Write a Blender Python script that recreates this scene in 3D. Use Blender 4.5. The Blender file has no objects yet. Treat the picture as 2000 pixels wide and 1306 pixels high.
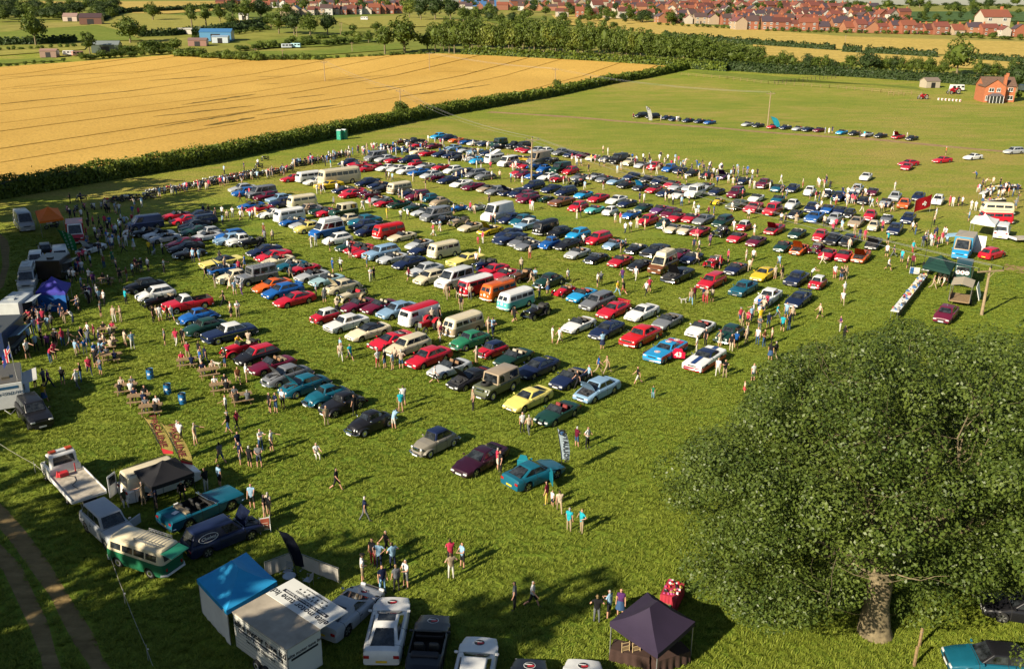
import bpy, bmesh, math, random
import numpy as np
from mathutils import Vector, Matrix

random.seed(7)
RNG = np.random.default_rng(7)
SC = bpy.context.scene
COL = SC.collection
TMP = bpy.data.scenes.new('workshop')          # curves and skins are turned into meshes here
def to_mesh(ob):
    TMP.collection.objects.link(ob)
    with bpy.context.temp_override(scene=TMP, view_layer=TMP.view_layers[0]):
        dg = bpy.context.evaluated_depsgraph_get(); dg.update()
        me = bpy.data.meshes.new_from_object(ob.evaluated_get(dg))
    bpy.data.objects.remove(ob)
    return me
PI = math.pi
R = math.radians

# ------------------------------------------------------------------ camera, sky, sun, exposure
FPX, CAMH, YH, ROLL = 1800.0, 30.0, 4.0, 0.007      # photo is 2000 x 1306
PITCH = math.atan((653 - YH) / FPX)
cam = bpy.data.cameras.new('camera')
cam.sensor_width = 36.0
cam.lens = FPX / 2000 * 36.0
cam.clip_start, cam.clip_end = 0.5, 30000
camo = bpy.data.objects.new('camera', cam)
COL.objects.link(camo)
camo.location = (0, 0, CAMH)
camo.rotation_mode = 'XYZ'
camo.rotation_euler = (Matrix.Rotation(PI / 2 - PITCH, 3, 'X') @ Matrix.Rotation(ROLL, 3, 'Z')).to_euler()
SC.camera = camo

SUN_EL, SUN_AZ = R(28.5), R(227)                    # azimuth clockwise from +Y
world = bpy.data.worlds.new('World')
SC.world = world
world.use_nodes = True
wn = world.node_tree
sky = wn.nodes.new('ShaderNodeTexSky')
sky.sky_type = 'NISHITA'
sky.sun_disc = False
sky.sun_elevation = SUN_EL
sky.sun_rotation = SUN_AZ
sky.air_density, sky.dust_density, sky.ozone_density = 1.0, 0.6, 1.4
wn.links.new(sky.outputs[0], wn.nodes['Background'].inputs[0])
wn.nodes['Background'].inputs[1].default_value = 0.05
sun = bpy.data.lights.new('sun', 'SUN')
sun.energy, sun.angle, sun.color = 5.0, R(0.55), (1.0, 0.88, 0.68)
suno = bpy.data.objects.new('sun', sun)
COL.objects.link(suno)
sdir = Vector((-math.sin(SUN_AZ) * math.cos(SUN_EL), -math.cos(SUN_AZ) * math.cos(SUN_EL), -math.sin(SUN_EL)))
suno.rotation_euler = sdir.to_track_quat('-Z', 'Y').to_euler()
suno.location = (-60, -60, 60)
SC.view_settings.view_transform = 'Standard'
SC.view_settings.look = 'None'
SC.view_settings.exposure = 0.9
SC.view_settings.gamma = 1.0
SC.view_settings.use_curve_mapping = False
SC.cycles.max_bounces = 5
SC.cycles.diffuse_bounces = 2
SC.cycles.glossy_bounces = 2
SC.cycles.transmission_bounces = 2
SC.cycles.transparent_max_bounces = 4
SC.cycles.caustics_reflective = False
SC.cycles.caustics_refractive = False

# ------------------------------------------------------------------ terrain: flat show field, land rising beyond it
_hk = [(-400, 0), (320, 0), (380, 1.6), (450, 6), (560, 13), (700, 18.5), (900, 23), (1300, 26), (2200, 27.0), (9000, 27.6)]
def hgt(Y):
    for (a, za), (b, zb) in zip(_hk, _hk[1:]):
        if Y <= b:
            t = max(0.0, (Y - a) / (b - a))
            return za + (zb - za) * t
    return _hk[-1][1]
KNOTS = [y for y, _ in _hk]
_c, _s = math.cos(ROLL), math.sin(ROLL)
_cp, _sp = math.cos(PITCH), math.sin(PITCH)
def ray(px, py):
    u, v = (px - 1000) / FPX, (py - 653) / FPX
    u, v = u * _c + v * _s, -u * _s + v * _c
    return Vector((u, _cp - v * _sp, -_sp - v * _cp))
def at(px, py, z=0.0):
    """point of the land (plus z) that the photograph shows at a pixel"""
    d = ray(px, py)
    t = (z - CAMH) / d.z if d.z < -1e-5 else 1e6
    if t * d.y <= 320:
        return Vector((d.x * t, d.y * t, z))
    Y0, prev = 300.0, None
    Y = 300.0
    while Y < 8900:
        t = Y / d.y
        e = CAMH + d.z * t - hgt(Y) - z
        if e <= 0:
            break
        prev = Y
        Y *= 1.01
    a, b = (prev or 300.0), Y
    for _ in range(30):
        m = (a + b) / 2
        t = m / d.y
        if CAMH + d.z * t - hgt(m) - z > 0: a = m
        else: b = m
    t = b / d.y
    return Vector((d.x * t, b, hgt(b) + z))
def pxm(p):
    """photo pixels per metre at a world point"""
    return FPX / max(1.0, p.y * _cp + (CAMH - p.z) * _sp)
def proj(p):
    q = Vector((p[0], p[1], p[2] - CAMH))
    zc = q.y * _cp - q.z * _sp
    if zc < 1: return -9999, -9999
    u, v = q.x / zc, (-q.z * _cp - q.y * _sp) / zc
    return 1000 + FPX * (u * _c - v * _s), 653 + FPX * (u * _s + v * _c)
def on_screen(p, m=40):
    x, y = proj(p)
    return -m < x < 2000 + m and -m < y < 1306 + m

# ------------------------------------------------------------------ object helpers
def tag(o, label=None, cat=None, group=None, kind=None):
    if label: o['label'] = label
    if cat: o['category'] = cat
    if group: o['group'] = group
    if kind: o['kind'] = kind
    return o
def link(name, mesh, parent=None, loc=None, rz=None, color=None):
    o = bpy.data.objects.new(name, mesh)
    COL.objects.link(o)
    if parent is not None: o.parent = parent
    if loc is not None: o.location = loc
    if rz is not None: o.rotation_euler = (0, 0, rz)
    if color is not None: o.color = (*color[:3], 1)
    return o
def empty(name, loc=(0, 0, 0), rz=0.0):
    o = link(name, None, None, loc, rz)
    o.empty_display_size = 0.3
    return o
def mesh_np(name, V, F, mats=(), mi=None, smooth=False):
    """V (n,3) and F (m,k) arrays -> mesh"""
    V = np.asarray(V, dtype=np.float32); F = np.asarray(F, dtype=np.int32)
    m = bpy.data.meshes.new(name)
    k = F.shape[1]
    m.vertices.add(len(V)); m.vertices.foreach_set('co', V.ravel())
    m.loops.add(F.size); m.loops.foreach_set('vertex_index', F.ravel())
    m.polygons.add(len(F))
    m.polygons.foreach_set('loop_start', np.arange(0, F.size, k, dtype=np.int32))
    m.polygons.foreach_set('loop_total', np.full(len(F), k, dtype=np.int32))
    for a in mats: m.materials.append(a)
    if mi is not None: m.polygons.foreach_set('material_index', np.asarray(mi, dtype=np.int32))
    if smooth: m.polygons.foreach_set('use_smooth', np.ones(len(F), dtype=bool))
    m.update(calc_edges=True); m.validate()
    return m
def bm_mesh(bm, name, mats, smooth=None):
    bmesh.ops.recalc_face_normals(bm, faces=bm.faces)
    m = bpy.data.meshes.new(name)
    bm.to_mesh(m); bm.free()
    for a in (mats if isinstance(mats, (list, tuple)) else [mats]): m.materials.append(a)
    if smooth is not None:
        m.polygons.foreach_set('use_smooth', np.ones(len(m.polygons), dtype=bool))
        m.set_sharp_from_angle(angle=R(smooth))
    return m
class MB:
    """gathers simple shapes into one mesh"""
    def __init__(s): s.bm = bmesh.new()
    def box(s, c, d, rz=0, ry=0, rx=0, mi=0, taper=None, bevel=0):
        g = bmesh.ops.create_cube(s.bm, size=1.0)
        M = Matrix.Translation(c) @ Matrix.Rotation(rz, 4, 'Z') @ Matrix.Rotation(ry, 4, 'Y') @ Matrix.Rotation(rx, 4, 'X') @ Matrix.Diagonal((*d, 1))
        for v in g['verts']:
            if taper and v.co.z > 0: v.co.x *= taper[0]; v.co.y *= taper[1]
        bmesh.ops.transform(s.bm, matrix=M, verts=g['verts'])
        fs = {f for v in g['verts'] for f in v.link_faces}
        for f in fs: f.material_index = mi
        if bevel:
            es = {e for f in fs for e in f.edges}
            r = bmesh.ops.bevel(s.bm, geom=list(es), offset=bevel, segments=1, affect='EDGES', profile=0.5)
            for f in r['faces']: f.material_index = mi
        return s
    def tube(s, pts, r, n=6, mi=0, cap=True):
        pts = [Vector(p) for p in pts]
        rs = r if isinstance(r, (list, tuple)) else [r] * len(pts)
        rings = []
        for i, p in enumerate(pts):
            t = (pts[min(i + 1, len(pts) - 1)] - pts[max(i - 1, 0)]).normalized()
            a = t.orthogonal().normalized() if abs(t.z) < 0.99 else Vector((1, 0, 0))
            if i and rings: 
                a = (pa - t * pa.dot(t))
                a = a.normalized() if a.length > 1e-6 else t.orthogonal().normalized()
            pa = a
            b = t.cross(a)
            rings.append([s.bm.verts.new(p + (a * math.cos(k * 2 * PI / n) + b * math.sin(k * 2 * PI / n)) * rs[i]) for k in range(n)])
        for A, B in zip(rings, rings[1:]):
            for k in range(n):
                s.bm.faces.new((A[k], A[(k + 1) % n], B[(k + 1) % n], B[k])).material_index = mi
        if cap:
            s.bm.faces.new(rings[0]).material_index = mi
            s.bm.faces.new(rings[-1]).material_index = mi
        return s
    def cyl(s, c, axis, r, h, n=12, mi=0, r2=None):
        a = Vector(axis).normalized(); c = Vector(c)
        return s.tube([c - a * h / 2, c + a * h / 2], [r, r if r2 is None else r2], n, mi)
    def ball(s, c, d, mi=0, u=10, v=6, rz=0, ry=0):
        g = bmesh.ops.create_uvsphere(s.bm, u_segments=u, v_segments=v, radius=1.0)
        M = Matrix.Translation(c) @ Matrix.Rotation(rz, 4, 'Z') @ Matrix.Rotation(ry, 4, 'Y') @ Matrix.Diagonal((*d, 1))
        bmesh.ops.transform(s.bm, matrix=M, verts=g['verts'])
        for f in {f for w in g['verts'] for f in w.link_faces}: f.material_index = mi
        return s
    def poly(s, pts, mi=0):
        f = s.bm.faces.new([s.bm.verts.new(p) for p in pts]); f.material_index = mi
        return s
    def slab(s, pts, n, t, mi=0):
        """polygon pts made t thick against direction n"""
        n = Vector(n).normalized(); k = len(pts)
        A = [s.bm.verts.new(Vector(p)) for p in pts]; B = [s.bm.verts.new(Vector(p) - n * t) for p in pts]
        fs = [s.bm.faces.new(A), s.bm.faces.new(B[::-1])]
        for i in range(k): fs.append(s.bm.faces.new((A[i], B[i], B[(i + 1) % k], A[(i + 1) % k])))
        for f in fs: f.material_index = mi
        return s
    def grid(s, rows, mi=0):
        vv = [[s.bm.verts.new(p) for p in r] for r in rows]
        for A, B in zip(vv, vv[1:]):
            for i in range(len(A) - 1):
                s.bm.faces.new((A[i], A[i + 1], B[i + 1], B[i])).material_index = mi
        return s
    def mesh(s, name, mats, smooth=None): return bm_mesh(s.bm, name, mats, smooth)
    def build(s, name, mats, parent=None, smooth=None, **k): return link(name, s.mesh(name, mats, smooth), parent, **k)
def copy_tree(o, parent=None):
    c = o.copy(); COL.objects.link(c); c.parent = parent
    for ch in o.children: copy_tree(ch, c)
    return c

# ------------------------------------------------------------------ materials
def srgb(*c):
    return tuple((v / 255 / 12.92 if v / 255 <= 0.04045 else ((v / 255 + 0.055) / 1.055) ** 2.4) for v in c)
class NT:
    def __init__(s, name):
        s.m = bpy.data.materials.new(name); s.m.use_nodes = True
        s.t = s.m.node_tree; s.p = s.t.nodes['Principled BSDF']
    def n(s, typ, **kw):
        x = s.t.nodes.new(typ)
        for k, v in kw.items():
            if k.startswith('i_'):
                key = k[2:]
                x.inputs[int(key) if key.isdigit() else key.replace('_', ' ')].default_value = v
            else: setattr(x, k, v)
        return x
    def l(s, a, b): s.t.links.new(a, b)
    def coords(s, kind='Object', scale=(1, 1, 1), rot=0):
        tc = s.n('ShaderNodeTexCoord'); mp = s.n('ShaderNodeMapping')
        mp.inputs['Scale'].default_value = scale; mp.inputs['Rotation'].default_value = (0, 0, rot)
        s.l(tc.outputs[kind], mp.inputs[0]); return mp.outputs[0]
    def noise(s, vec, scale, detail=4, rough=0.6):
        x = s.n('ShaderNodeTexNoise'); x.inputs['Scale'].default_value = scale
        x.inputs['Detail'].default_value = detail; x.inputs['Roughness'].default_value = rough
        if vec is not None: s.l(vec, x.inputs['Vector'])
        return x.outputs['Fac']
    def ramp(s, fac, stops):
        x = s.n('ShaderNodeValToRGB'); e = x.color_ramp.elements
        while len(e) < len(stops): e.new(0.5)
        for el, (p, c) in zip(e, stops): el.position = p; el.color = (*c, 1) if len(c) == 3 else c
        s.l(fac, x.inputs[0]); return x.outputs[0]
    def mix(s, fac, a, b, blend='MIX'):
        x = s.n('ShaderNodeMix', data_type='RGBA', blend_type=blend)
        for q, i in ((fac, 0), (a, 6), (b, 7)):
            if hasattr(q, 'node'): s.l(q, x.inputs[i])
            else: x.inputs[i].default_value = q if i == 0 else (*q[:3], 1)
        return x.outputs[2]
    def bump(s, h, strength, dist):
        x = s.n('ShaderNodeBump'); x.inputs['Strength'].default_value = strength; x.inputs['Distance'].default_value = dist
        s.l(h, x.inputs['Height']); s.l(x.outputs[0], s.p.inputs['Normal'])
    def set(s, base=None, rough=None, metal=None, spec=None, coat=None):
        for k, v in (('Base Color', base), ('Roughness', rough), ('Metallic', metal), ('Specular IOR Level', spec), ('Coat Weight', coat)):
            if v is None: continue
            if hasattr(v, 'node'): s.l(v, s.p.inputs[k])
            else: s.p.inputs[k].default_value = (*v[:3], 1) if k == 'Base Color' else v
        return s.m
_M = {}
def mat(name, color=None, rough=0.6, metal=0.0, var=0.15, vscale=3.0, coat=0, spec=0.5, bump=0):
    if name in _M: return _M[name]
    t = NT(name)
    f = t.noise(t.coords(), vscale, 3)
    c = t.ramp(f, [(0.3, tuple(x * (1 - var) for x in color)), (0.7, tuple(min(1, x * (1 + var)) for x in color))])
    t.set(c, rough, metal, spec, coat)
    if bump: t.bump(f, bump, 0.02)
    _M[name] = t.m
    return t.m
def objcolor(name, rough, metal=0.0, coat=0.0, var=0.14, vscale=2.0, spec=0.5):
    """colour of the object itself (obj.color), a little dust on it"""
    t = NT(name)
    oi = t.n('ShaderNodeObjectInfo')
    f = t.noise(t.coords(), vscale, 4)
    dust = t.ramp(f, [(0.35, (1 - var,) * 3), (0.7, (1, 1, 1))])
    t.set(t.mix(1.0, oi.outputs['Color'], dust, 'MULTIPLY'), rough, metal, spec, coat)
    t.p.inputs['Coat Roughness'].default_value = 0.08
    _M[name] = t.m
    return t.m

PAINT = objcolor('car_paint', 0.36, 0.0, 0.30, 0.12, 2.0, 0.3)
CLOTH_TOP = objcolor('cloth_top', 0.9, 0, 0, 0.4, 7, 0.2)
CANVAS = objcolor('canvas', 0.75, 0, 0, 0.12, 1.5, 0.3)
def attr_color(name, attr, rough):
    t = NT(name)
    a = t.n('ShaderNodeAttribute', attribute_type='OBJECT', attribute_name=attr)
    f = t.noise(t.coords(), 6, 3)
    t.set(t.mix(1.0, a.outputs['Color'], t.ramp(f, [(0.3, (0.8,) * 3), (0.7, (1, 1, 1))]), 'MULTIPLY'), rough, 0, 0.25)
    return t.m
CLOTH_LEG = attr_color('cloth_leg', 'leg_color', 0.9)
HAIR = attr_color('hair', 'hair_color', 0.6)
SKIN = mat('skin', (0.50, 0.27, 0.18), 0.55, var=0.12, vscale=8)
GLASS = mat('window_glass', (0.022, 0.026, 0.030), 0.05, 0, var=0.9, vscale=2.6, spec=0.8)
TYRE = mat('tyre_rubber', (0.018, 0.018, 0.018), 0.8)
RIMM = mat('rim_alloy', (0.55, 0.55, 0.56), 0.32, 0.8)
DARK = mat('dark_trim', (0.015, 0.015, 0.016), 0.55)
UNDER = mat('underbody', (0.012, 0.012, 0.012), 0.9)
CHROME = mat('chrome', (0.72, 0.72, 0.72), 0.15, 1.0, var=0.05)
LAMPW = mat('headlamp', (0.65, 0.66, 0.66), 0.12, 0.2, var=0.1)
LAMPR = mat('tail_lamp', (0.35, 0.012, 0.012), 0.2, coat=0.5)
PLATEW = mat('plate_white', (0.7, 0.7, 0.66), 0.5)
PLATEY = mat('plate_yellow', (0.75, 0.5, 0.03), 0.5)
SEATM = objcolor('seat_leather', 0.6)
ENGINE = mat('engine', (0.06, 0.06, 0.065), 0.45, 0.4, var=0.9, vscale=14)
STEEL = mat('galvanised', (0.42, 0.43, 0.44), 0.4, 0.7, var=0.1)
WHITE = mat('white_paint', (0.72, 0.72, 0.70), 0.5, var=0.06)
BLACKP = mat('black_print', (0.015, 0.015, 0.02), 0.6)
REDP = mat('red_print', (0.45, 0.02, 0.03), 0.6)
WOOD = mat('weathered_wood', (0.24, 0.16, 0.08), 0.8, var=0.35, vscale=6, bump=0.3)
POLE = mat('pole_wood', (0.30, 0.22, 0.13), 0.85, var=0.25, vscale=3)

def text(s, parent, size, loc, rot, m, name='lettering', align='CENTER', depth=0.004, shear=0.0, space=1.0, bold=0.0):
    """lettering: font outlines turned into a thin mesh"""
    c = bpy.data.curves.new('txt', 'FONT')
    c.body = s; c.size = size; c.extrude = depth; c.align_x = align; c.align_y = 'CENTER'
    c.shear = shear; c.space_character = space; c.offset = bold; c.resolution_u = 2
    me = to_mesh(bpy.data.objects.new('txt', c)); bpy.data.curves.remove(c)
    me.materials.clear(); me.materials.append(m)
    o = link(name, me, parent, loc)
    if isinstance(rot, Matrix): o.rotation_euler = rot.to_euler()
    else: o.rotation_euler = rot
    return o
# ------------------------------------------------------------------ land
def grass_mat():
    t = NT('meadow_grass')
    co = t.coords()
    big = t.noise(co, 0.016, 5, 0.6); mid = t.noise(t.coords('Object', (1, 2.6, 1), R(-50)), 0.09, 6, 0.72); fine = t.noise(co, 2.2, 5, 0.72)
    tc = t.n('ShaderNodeTexCoord'); sx = t.n('ShaderNodeSeparateXYZ'); t.l(tc.outputs['Object'], sx.inputs[0])
    mr = t.n('ShaderNodeMapRange'); t.l(sx.outputs['Y'], mr.inputs[0])
    mr.inputs[1].default_value, mr.inputs[2].default_value = 55, 150
    mr.inputs[3].default_value, mr.inputs[4].default_value = -0.62, -0.34
    m1 = t.n('ShaderNodeMath', operation='MULTIPLY_ADD'); t.l(big, m1.inputs[0]); m1.inputs[1].default_value = 1.15; t.l(mr.outputs[0], m1.inputs[2])
    m2 = t.n('ShaderNodeMath', operation='MULTIPLY_ADD'); t.l(mid, m2.inputs[0]); m2.inputs[1].default_value = 1.1; t.l(m1.outputs[0], m2.inputs[2])
    c = t.ramp(m2.outputs[0], [(0.34, (0.115, 0.185, 0.018)), (0.54, (0.165, 0.225, 0.026)), (0.76, (0.235, 0.26, 0.036)), (1.0, (0.33, 0.275, 0.07))])
    f = t.ramp(fine, [(0.30, (0.5, 0.52, 0.42)), (0.5, (1.0, 1.0, 0.95)), (0.72, (1.4, 1.32, 1.1))])
    t.set(t.mix(1.0, c, f, 'MULTIPLY'), 0.9, 0, 0.15)
    t.bump(fine, 0.9, 0.35)
    return t.m
GRASS = grass_mat()
def far_mat():
    t = NT('far_pasture')
    co = t.coords()
    n = t.noise(co, 0.006, 5, 0.6); f = t.noise(co, 0.12, 4, 0.7)
    c = t.ramp(n, [(0.35, (0.12, 0.17, 0.03)), (0.5, (0.20, 0.21, 0.04)), (0.65, (0.30, 0.26, 0.07))])
    t.set(t.mix(1.0, c, t.ramp(f, [(0.3, (0.7,) * 3), (0.7, (1.15,) * 3)]), 'MULTIPLY'), 0.95, 0, 0.1)
    return t.m
FARP = far_mat()
rowsY = sorted(set(KNOTS + [-100, 0, 60, 120, 180, 240, 350, 415, 500, 630, 800, 1050, 1600, 3500, 5500]))
mb = MB()
nx = 12
def xr(Y): return 260 + max(0, Y) * 1.0
rows = [[(-xr(Y) + 2 * xr(Y) * i / nx, Y, hgt(Y)) for i in range(nx + 1)] for Y in rowsY if Y <= 450]
tag(mb.grid(rows).build('ground', GRASS), kind='structure')
mb = MB()
rows = [[(-xr(Y) + 2 * xr(Y) * i / nx, Y, hgt(Y)) for i in range(nx + 1)] for Y in rowsY if Y >= 450]
tag(mb.grid(rows).build('terrain', FARP), kind='structure')

def sheet(name, pts, off, m, kind='structure', top=0.0, parent=None):
    """a field laid on the land; pts are world xy corners"""
    bm = bmesh.new()
    bm.faces.new([bm.verts.new((p[0], p[1], 0)) for p in pts])
    for Y in KNOTS[1:-1]:
        bmesh.ops.bisect_plane(bm, geom=bm.verts[:] + bm.edges[:] + bm.faces[:], plane_co=(0, Y, 0), plane_no=(0, 1, 0))
    if top:
        r = bmesh.ops.extrude_face_region(bm, geom=bm.faces[:])
        for v in r['geom']:
            if isinstance(v, bmesh.types.BMVert): v.co.z = top
    for v in bm.verts: v.co.z += hgt(v.co.y) + off
    o = link(name, bm_mesh(bm, name, m), parent)
    return tag(o, kind=kind)
def pxpts(s): return [at(*map(float, q.split(','))) for q in s.split()]

def field_mat(name, a, b, sc=0.05, rot=0.0, stretch=6):
    t = NT(name)
    n = t.noise(t.coords('Object', (1, stretch, 1), rot), sc, 5, 0.65); f = t.noise(t.coords(), 0.5, 4, 0.75)
    c = t.ramp(n, [(0.35, a), (0.65, b)])
    t.set(t.mix(1.0, c, t.ramp(f, [(0.3, (0.72,) * 3), (0.7, (1.15,) * 3)]), 'MULTIPLY'), 0.95, 0, 0.1)
    t.bump(f, 0.5, 0.4)
    return t.m
def wheat_mat():
    t = NT('ripe_wheat')
    co = t.coords()
    n = t.noise(co, 0.02, 5, 0.6); f = t.noise(co, 1.6, 5, 0.8)
    c = t.ramp(n, [(0.3, (0.50, 0.305, 0.065)), (0.7, (0.62, 0.395, 0.095))])
    t.set(t.mix(1.0, c, t.ramp(f, [(0.28, (0.5, 0.47, 0.36)), (0.5, (0.98,) * 3), (0.75, (1.16, 1.12, 1.0))]), 'MULTIPLY'), 0.9, 0, 0.15)
    t.bump(f, 0.8, 0.3)
    return t.m
WHEAT = wheat_mat()
STRAW = field_mat('straw_field', (0.40, 0.30, 0.075), (0.50, 0.36, 0.10))
OLIVE = field_mat('olive_pasture', (0.22, 0.22, 0.045), (0.33, 0.29, 0.07))
PAST = field_mat('green_pasture', (0.12, 0.17, 0.025), (0.19, 0.215, 0.038))
STALK = field_mat('wheat_tramline', (0.09, 0.075, 0.018), (0.20, 0.13, 0.03), 0.3)

# wheat: standing crop in strips with tramlines sunk between them
near = pxpts('-420,425 0,372 380,318 657,261 830,227 1000,198 1190,160 1296,140')
far = pxpts('1306,131 1000,114 860,108 720,113 600,121 350,110 0,135 -300,150')
outline = near + far
tag(sheet('wheat_stubble', outline, 0.02, STALK))
tag(bpy.data.objects['wheat_stubble'], kind='structure')
u = (Vector(at(1000, 120).xy) - Vector(at(300, 203).xy)); u = Vector((u.x, u.y)).normalized()
# tramline direction read from the photograph
d1 = at(0, 307).xy; d2 = at(500, 228).xy
u = (d2 - d1).normalized(); w = Vector((-u.y, u.x))
wfield = empty('wheat_field', at(600, 200)); tag(wfield, kind='structure')
base_w = w.dot(d1)
bm0 = bmesh.new(); bm0.faces.new([bm0.verts.new((p.x, p.y, 0)) for p in outline])
cuts = [base_w - 90]
for k in range(24): cuts.append(cuts[-1] + [13, 22, 17, 28, 15, 24][k % 6])
strips = []
for i, (a, b) in enumerate(zip(cuts, cuts[1:])):
    gap = [0.2, 0.5, 0.22, 0.35, 0.25, 0.6, 0.3][i % 7]
    bm = bm0.copy()
    for c, sgn in ((a + gap, 1), (b - gap, -1)):
        p = w * c
        bmesh.ops.bisect_plane(bm, geom=bm.verts[:] + bm.edges[:] + bm.faces[:], plane_co=(p.x, p.y, 0), plane_no=(w.x * sgn, w.y * sgn, 0), clear_inner=True)
    if not bm.faces: bm.free(); continue
    for Y in KNOTS[1:-1]:
        bmesh.ops.bisect_plane(bm, geom=bm.verts[:] + bm.edges[:] + bm.faces[:], plane_co=(0, Y, 0), plane_no=(0, 1, 0))
    r = bmesh.ops.extrude_face_region(bm, geom=bm.faces[:])
    for v in r['geom']:
        if isinstance(v, bmesh.types.BMVert): v.co.z = 0.75
    for v in bm.verts: v.co.z += hgt(v.co.y) + 0.03
    strips.append(link('crop_strip', bm_mesh(bm, 'crop_strip', WHEAT)))
    wl = wfield.location
    strips[-1].parent = wfield; strips[-1].location = -wl
bm0.free()
# pale walked wisps and lodged streaks: low flattened stalks lying in the crop
for (x0, y0, x1, y1, wd) in ((0, 151, 330, 137, 1.5), (290, 158, 420, 148, 2.2), (0, 203, 300, 172, 1.6), (355, 205, 500, 184, 2.5), (300, 228, 500, 206, 2.0),
                             (400, 246, 500, 229, 2.6), (500, 225, 670, 204, 2.4), (560, 193, 640, 184, 1.5), (715, 174, 805, 165, 1.6), (780, 188, 960, 165, 1.8),
                             (640, 158, 760, 146, 1.0), (500, 165, 550, 163, 1.6), (840, 140, 1000, 139, 0.9), (500, 150, 560, 149, 1.6), (300, 250, 520, 214, 1.4), (0, 176, 210, 160, 1.0)):
    a, b = at(x0, y0, 0.8), at(x1, y1, 0.8)
    n = max(6, int((b - a).length / 2.2)); mb = MB(); top, bot = [], []
    per = Vector((-(b - a).y, (b - a).x, 0)).normalized()
    for k in range(n + 1):
        p = a.lerp(b, k / n); p = p + per * random.uniform(-0.35, 0.35)
        ww = wd * math.sin(PI * min(1, max(0.02, k / n))) ** 0.5 * random.uniform(0.25, 0.6)
        z = hgt(p.y) + 0.80
        top.append((p.x + per.x * ww, p.y + per.y * ww, z)); bot.append((p.x - per.x * ww, p.y - per.y * ww, z))
    o = mb.grid([top, bot]).build('lodged_streak', STALK)
    o.parent = wfield; o.location = -wfield.location

for nm, pts, off, m in (
    ('straw_field', '1075,28 1300,44 1440,56 1640,72 2040,84 2300,92 2300,135 2040,118 1640,97 1480,82 1300,70 1090,47', 0.25, STRAW),
    ('straw_field', '1470,88 1640,100 2040,122 2040,140 1700,128 1480,118', 0.3, STRAW),
    ('far_wheat', '-100,2 120,4 420,3 420,7 330,8 -100,8', 0.4, STRAW),
    ('far_wheat', '215,8 450,6 560,9 430,21 330,28 260,27', 0.4, STRAW),
    ('olive_field', '190,45 260,26 350,31 520,40 560,52 380,58 230,80 110,74', 0.3, OLIVE),
    ('green_field', '-60,70 190,50 230,60 280,80 60,82 -60,86', 0.32, PAST),
    ('olive_field', '-60,100 60,96 170,92 165,98 -60,114', 0.33, OLIVE),
    ('green_field', '-60,122 100,114 120,120 -60,130', 0.34, PAST),
    ('green_field', '440,103 600,100 780,86 800,96 640,108 500,114', 0.3, PAST),
    ('green_field', '480,84 600,72 700,72 760,80 640,92 500,96', 0.36, PAST),
    ('olive_field', '650,40 700,34 820,30 900,40 860,52 700,56', 0.35, OLIVE),
    ('green_field', '940,36 1000,38 1090,48 1080,54 960,46', 0.36, PAST),
    ('meadow', '1330,137 1500,148 1700,166 1800,176 1790,170 1560,156 1500,158 1420,152', 0.05, PAST),
    ('green_field', '1640,32 1800,24 2000,24 2040,44 1900,42 1780,44 1690,44', 0.6, field_mat('dark_pasture', (0.05, 0.10, 0.03), (0.09, 0.14, 0.045)))):
    sheet(nm, pxpts(pts), off, m)

# track, ruts
DIRT = field_mat('dirt_track', (0.26, 0.165, 0.085), (0.36, 0.25, 0.13), 0.2)
RUT = field_mat('worn_rut', (0.20, 0.14, 0.06), (0.28, 0.20, 0.09), 0.3)
RUTS = []
def ribbon(name, pts, wd, off, m, jit=0.0):
    if name == 'rut': RUTS.append([Vector((p[0], p[1])) for p in pts])
    P = [Vector((p[0], p[1], 0)) for p in pts]; Q = []
    for a, b in zip(P, P[1:]):
        n = max(2, int((b - a).length / 4))
        Q += [a.lerp(b, k / n) for k in range(n)]
    Q.append(P[-1]); A, B = [], []
    for i, p in enumerate(Q):
        t = (Q[min(i + 1, len(Q) - 1)] - Q[max(0, i - 1)]).normalized(); n = Vector((-t.y, t.x, 0))
        a, b = wd / 2 * random.uniform(1 - jit, 1 + jit), wd / 2 * random.uniform(1 - jit, 1 + jit)
        q = p + n * a; A.append((q.x, q.y, hgt(q.y) + off)); q = p - n * b; B.append((q.x, q.y, hgt(q.y) + off))
    mb = MB(); mb.grid([A, B])
    return tag(mb.build(name, m), kind='structure')
ribbon('track', [p.xy for p in pxpts('955,219 1120,229 1250,240 1390,249 1500,259 1700,272 1900,291 2100,306')], 3.0, 0.004, DIRT, 0.3)
ribbon('rut', [p.xy for p in pxpts('-40,960 40,1050 110,1160 165,1250 205,1330')], 0.85, 0.004, RUT, 0.35)
ribbon('rut', [p.xy for p in pxpts('-60,1010 20,1110 75,1220 115,1340')], 0.85, 0.004, RUT, 0.35)
ribbon('rut', [p.xy for p in pxpts('-60,600 0,560 12,520 8,470 -40,430')], 0.9, 0.004, RUT, 0.35)
ribbon('track', [p.xy for p in pxpts('1960,522 2020,530 2100,536')], 3.2, 0.004, DIRT, 0.3)

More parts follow.
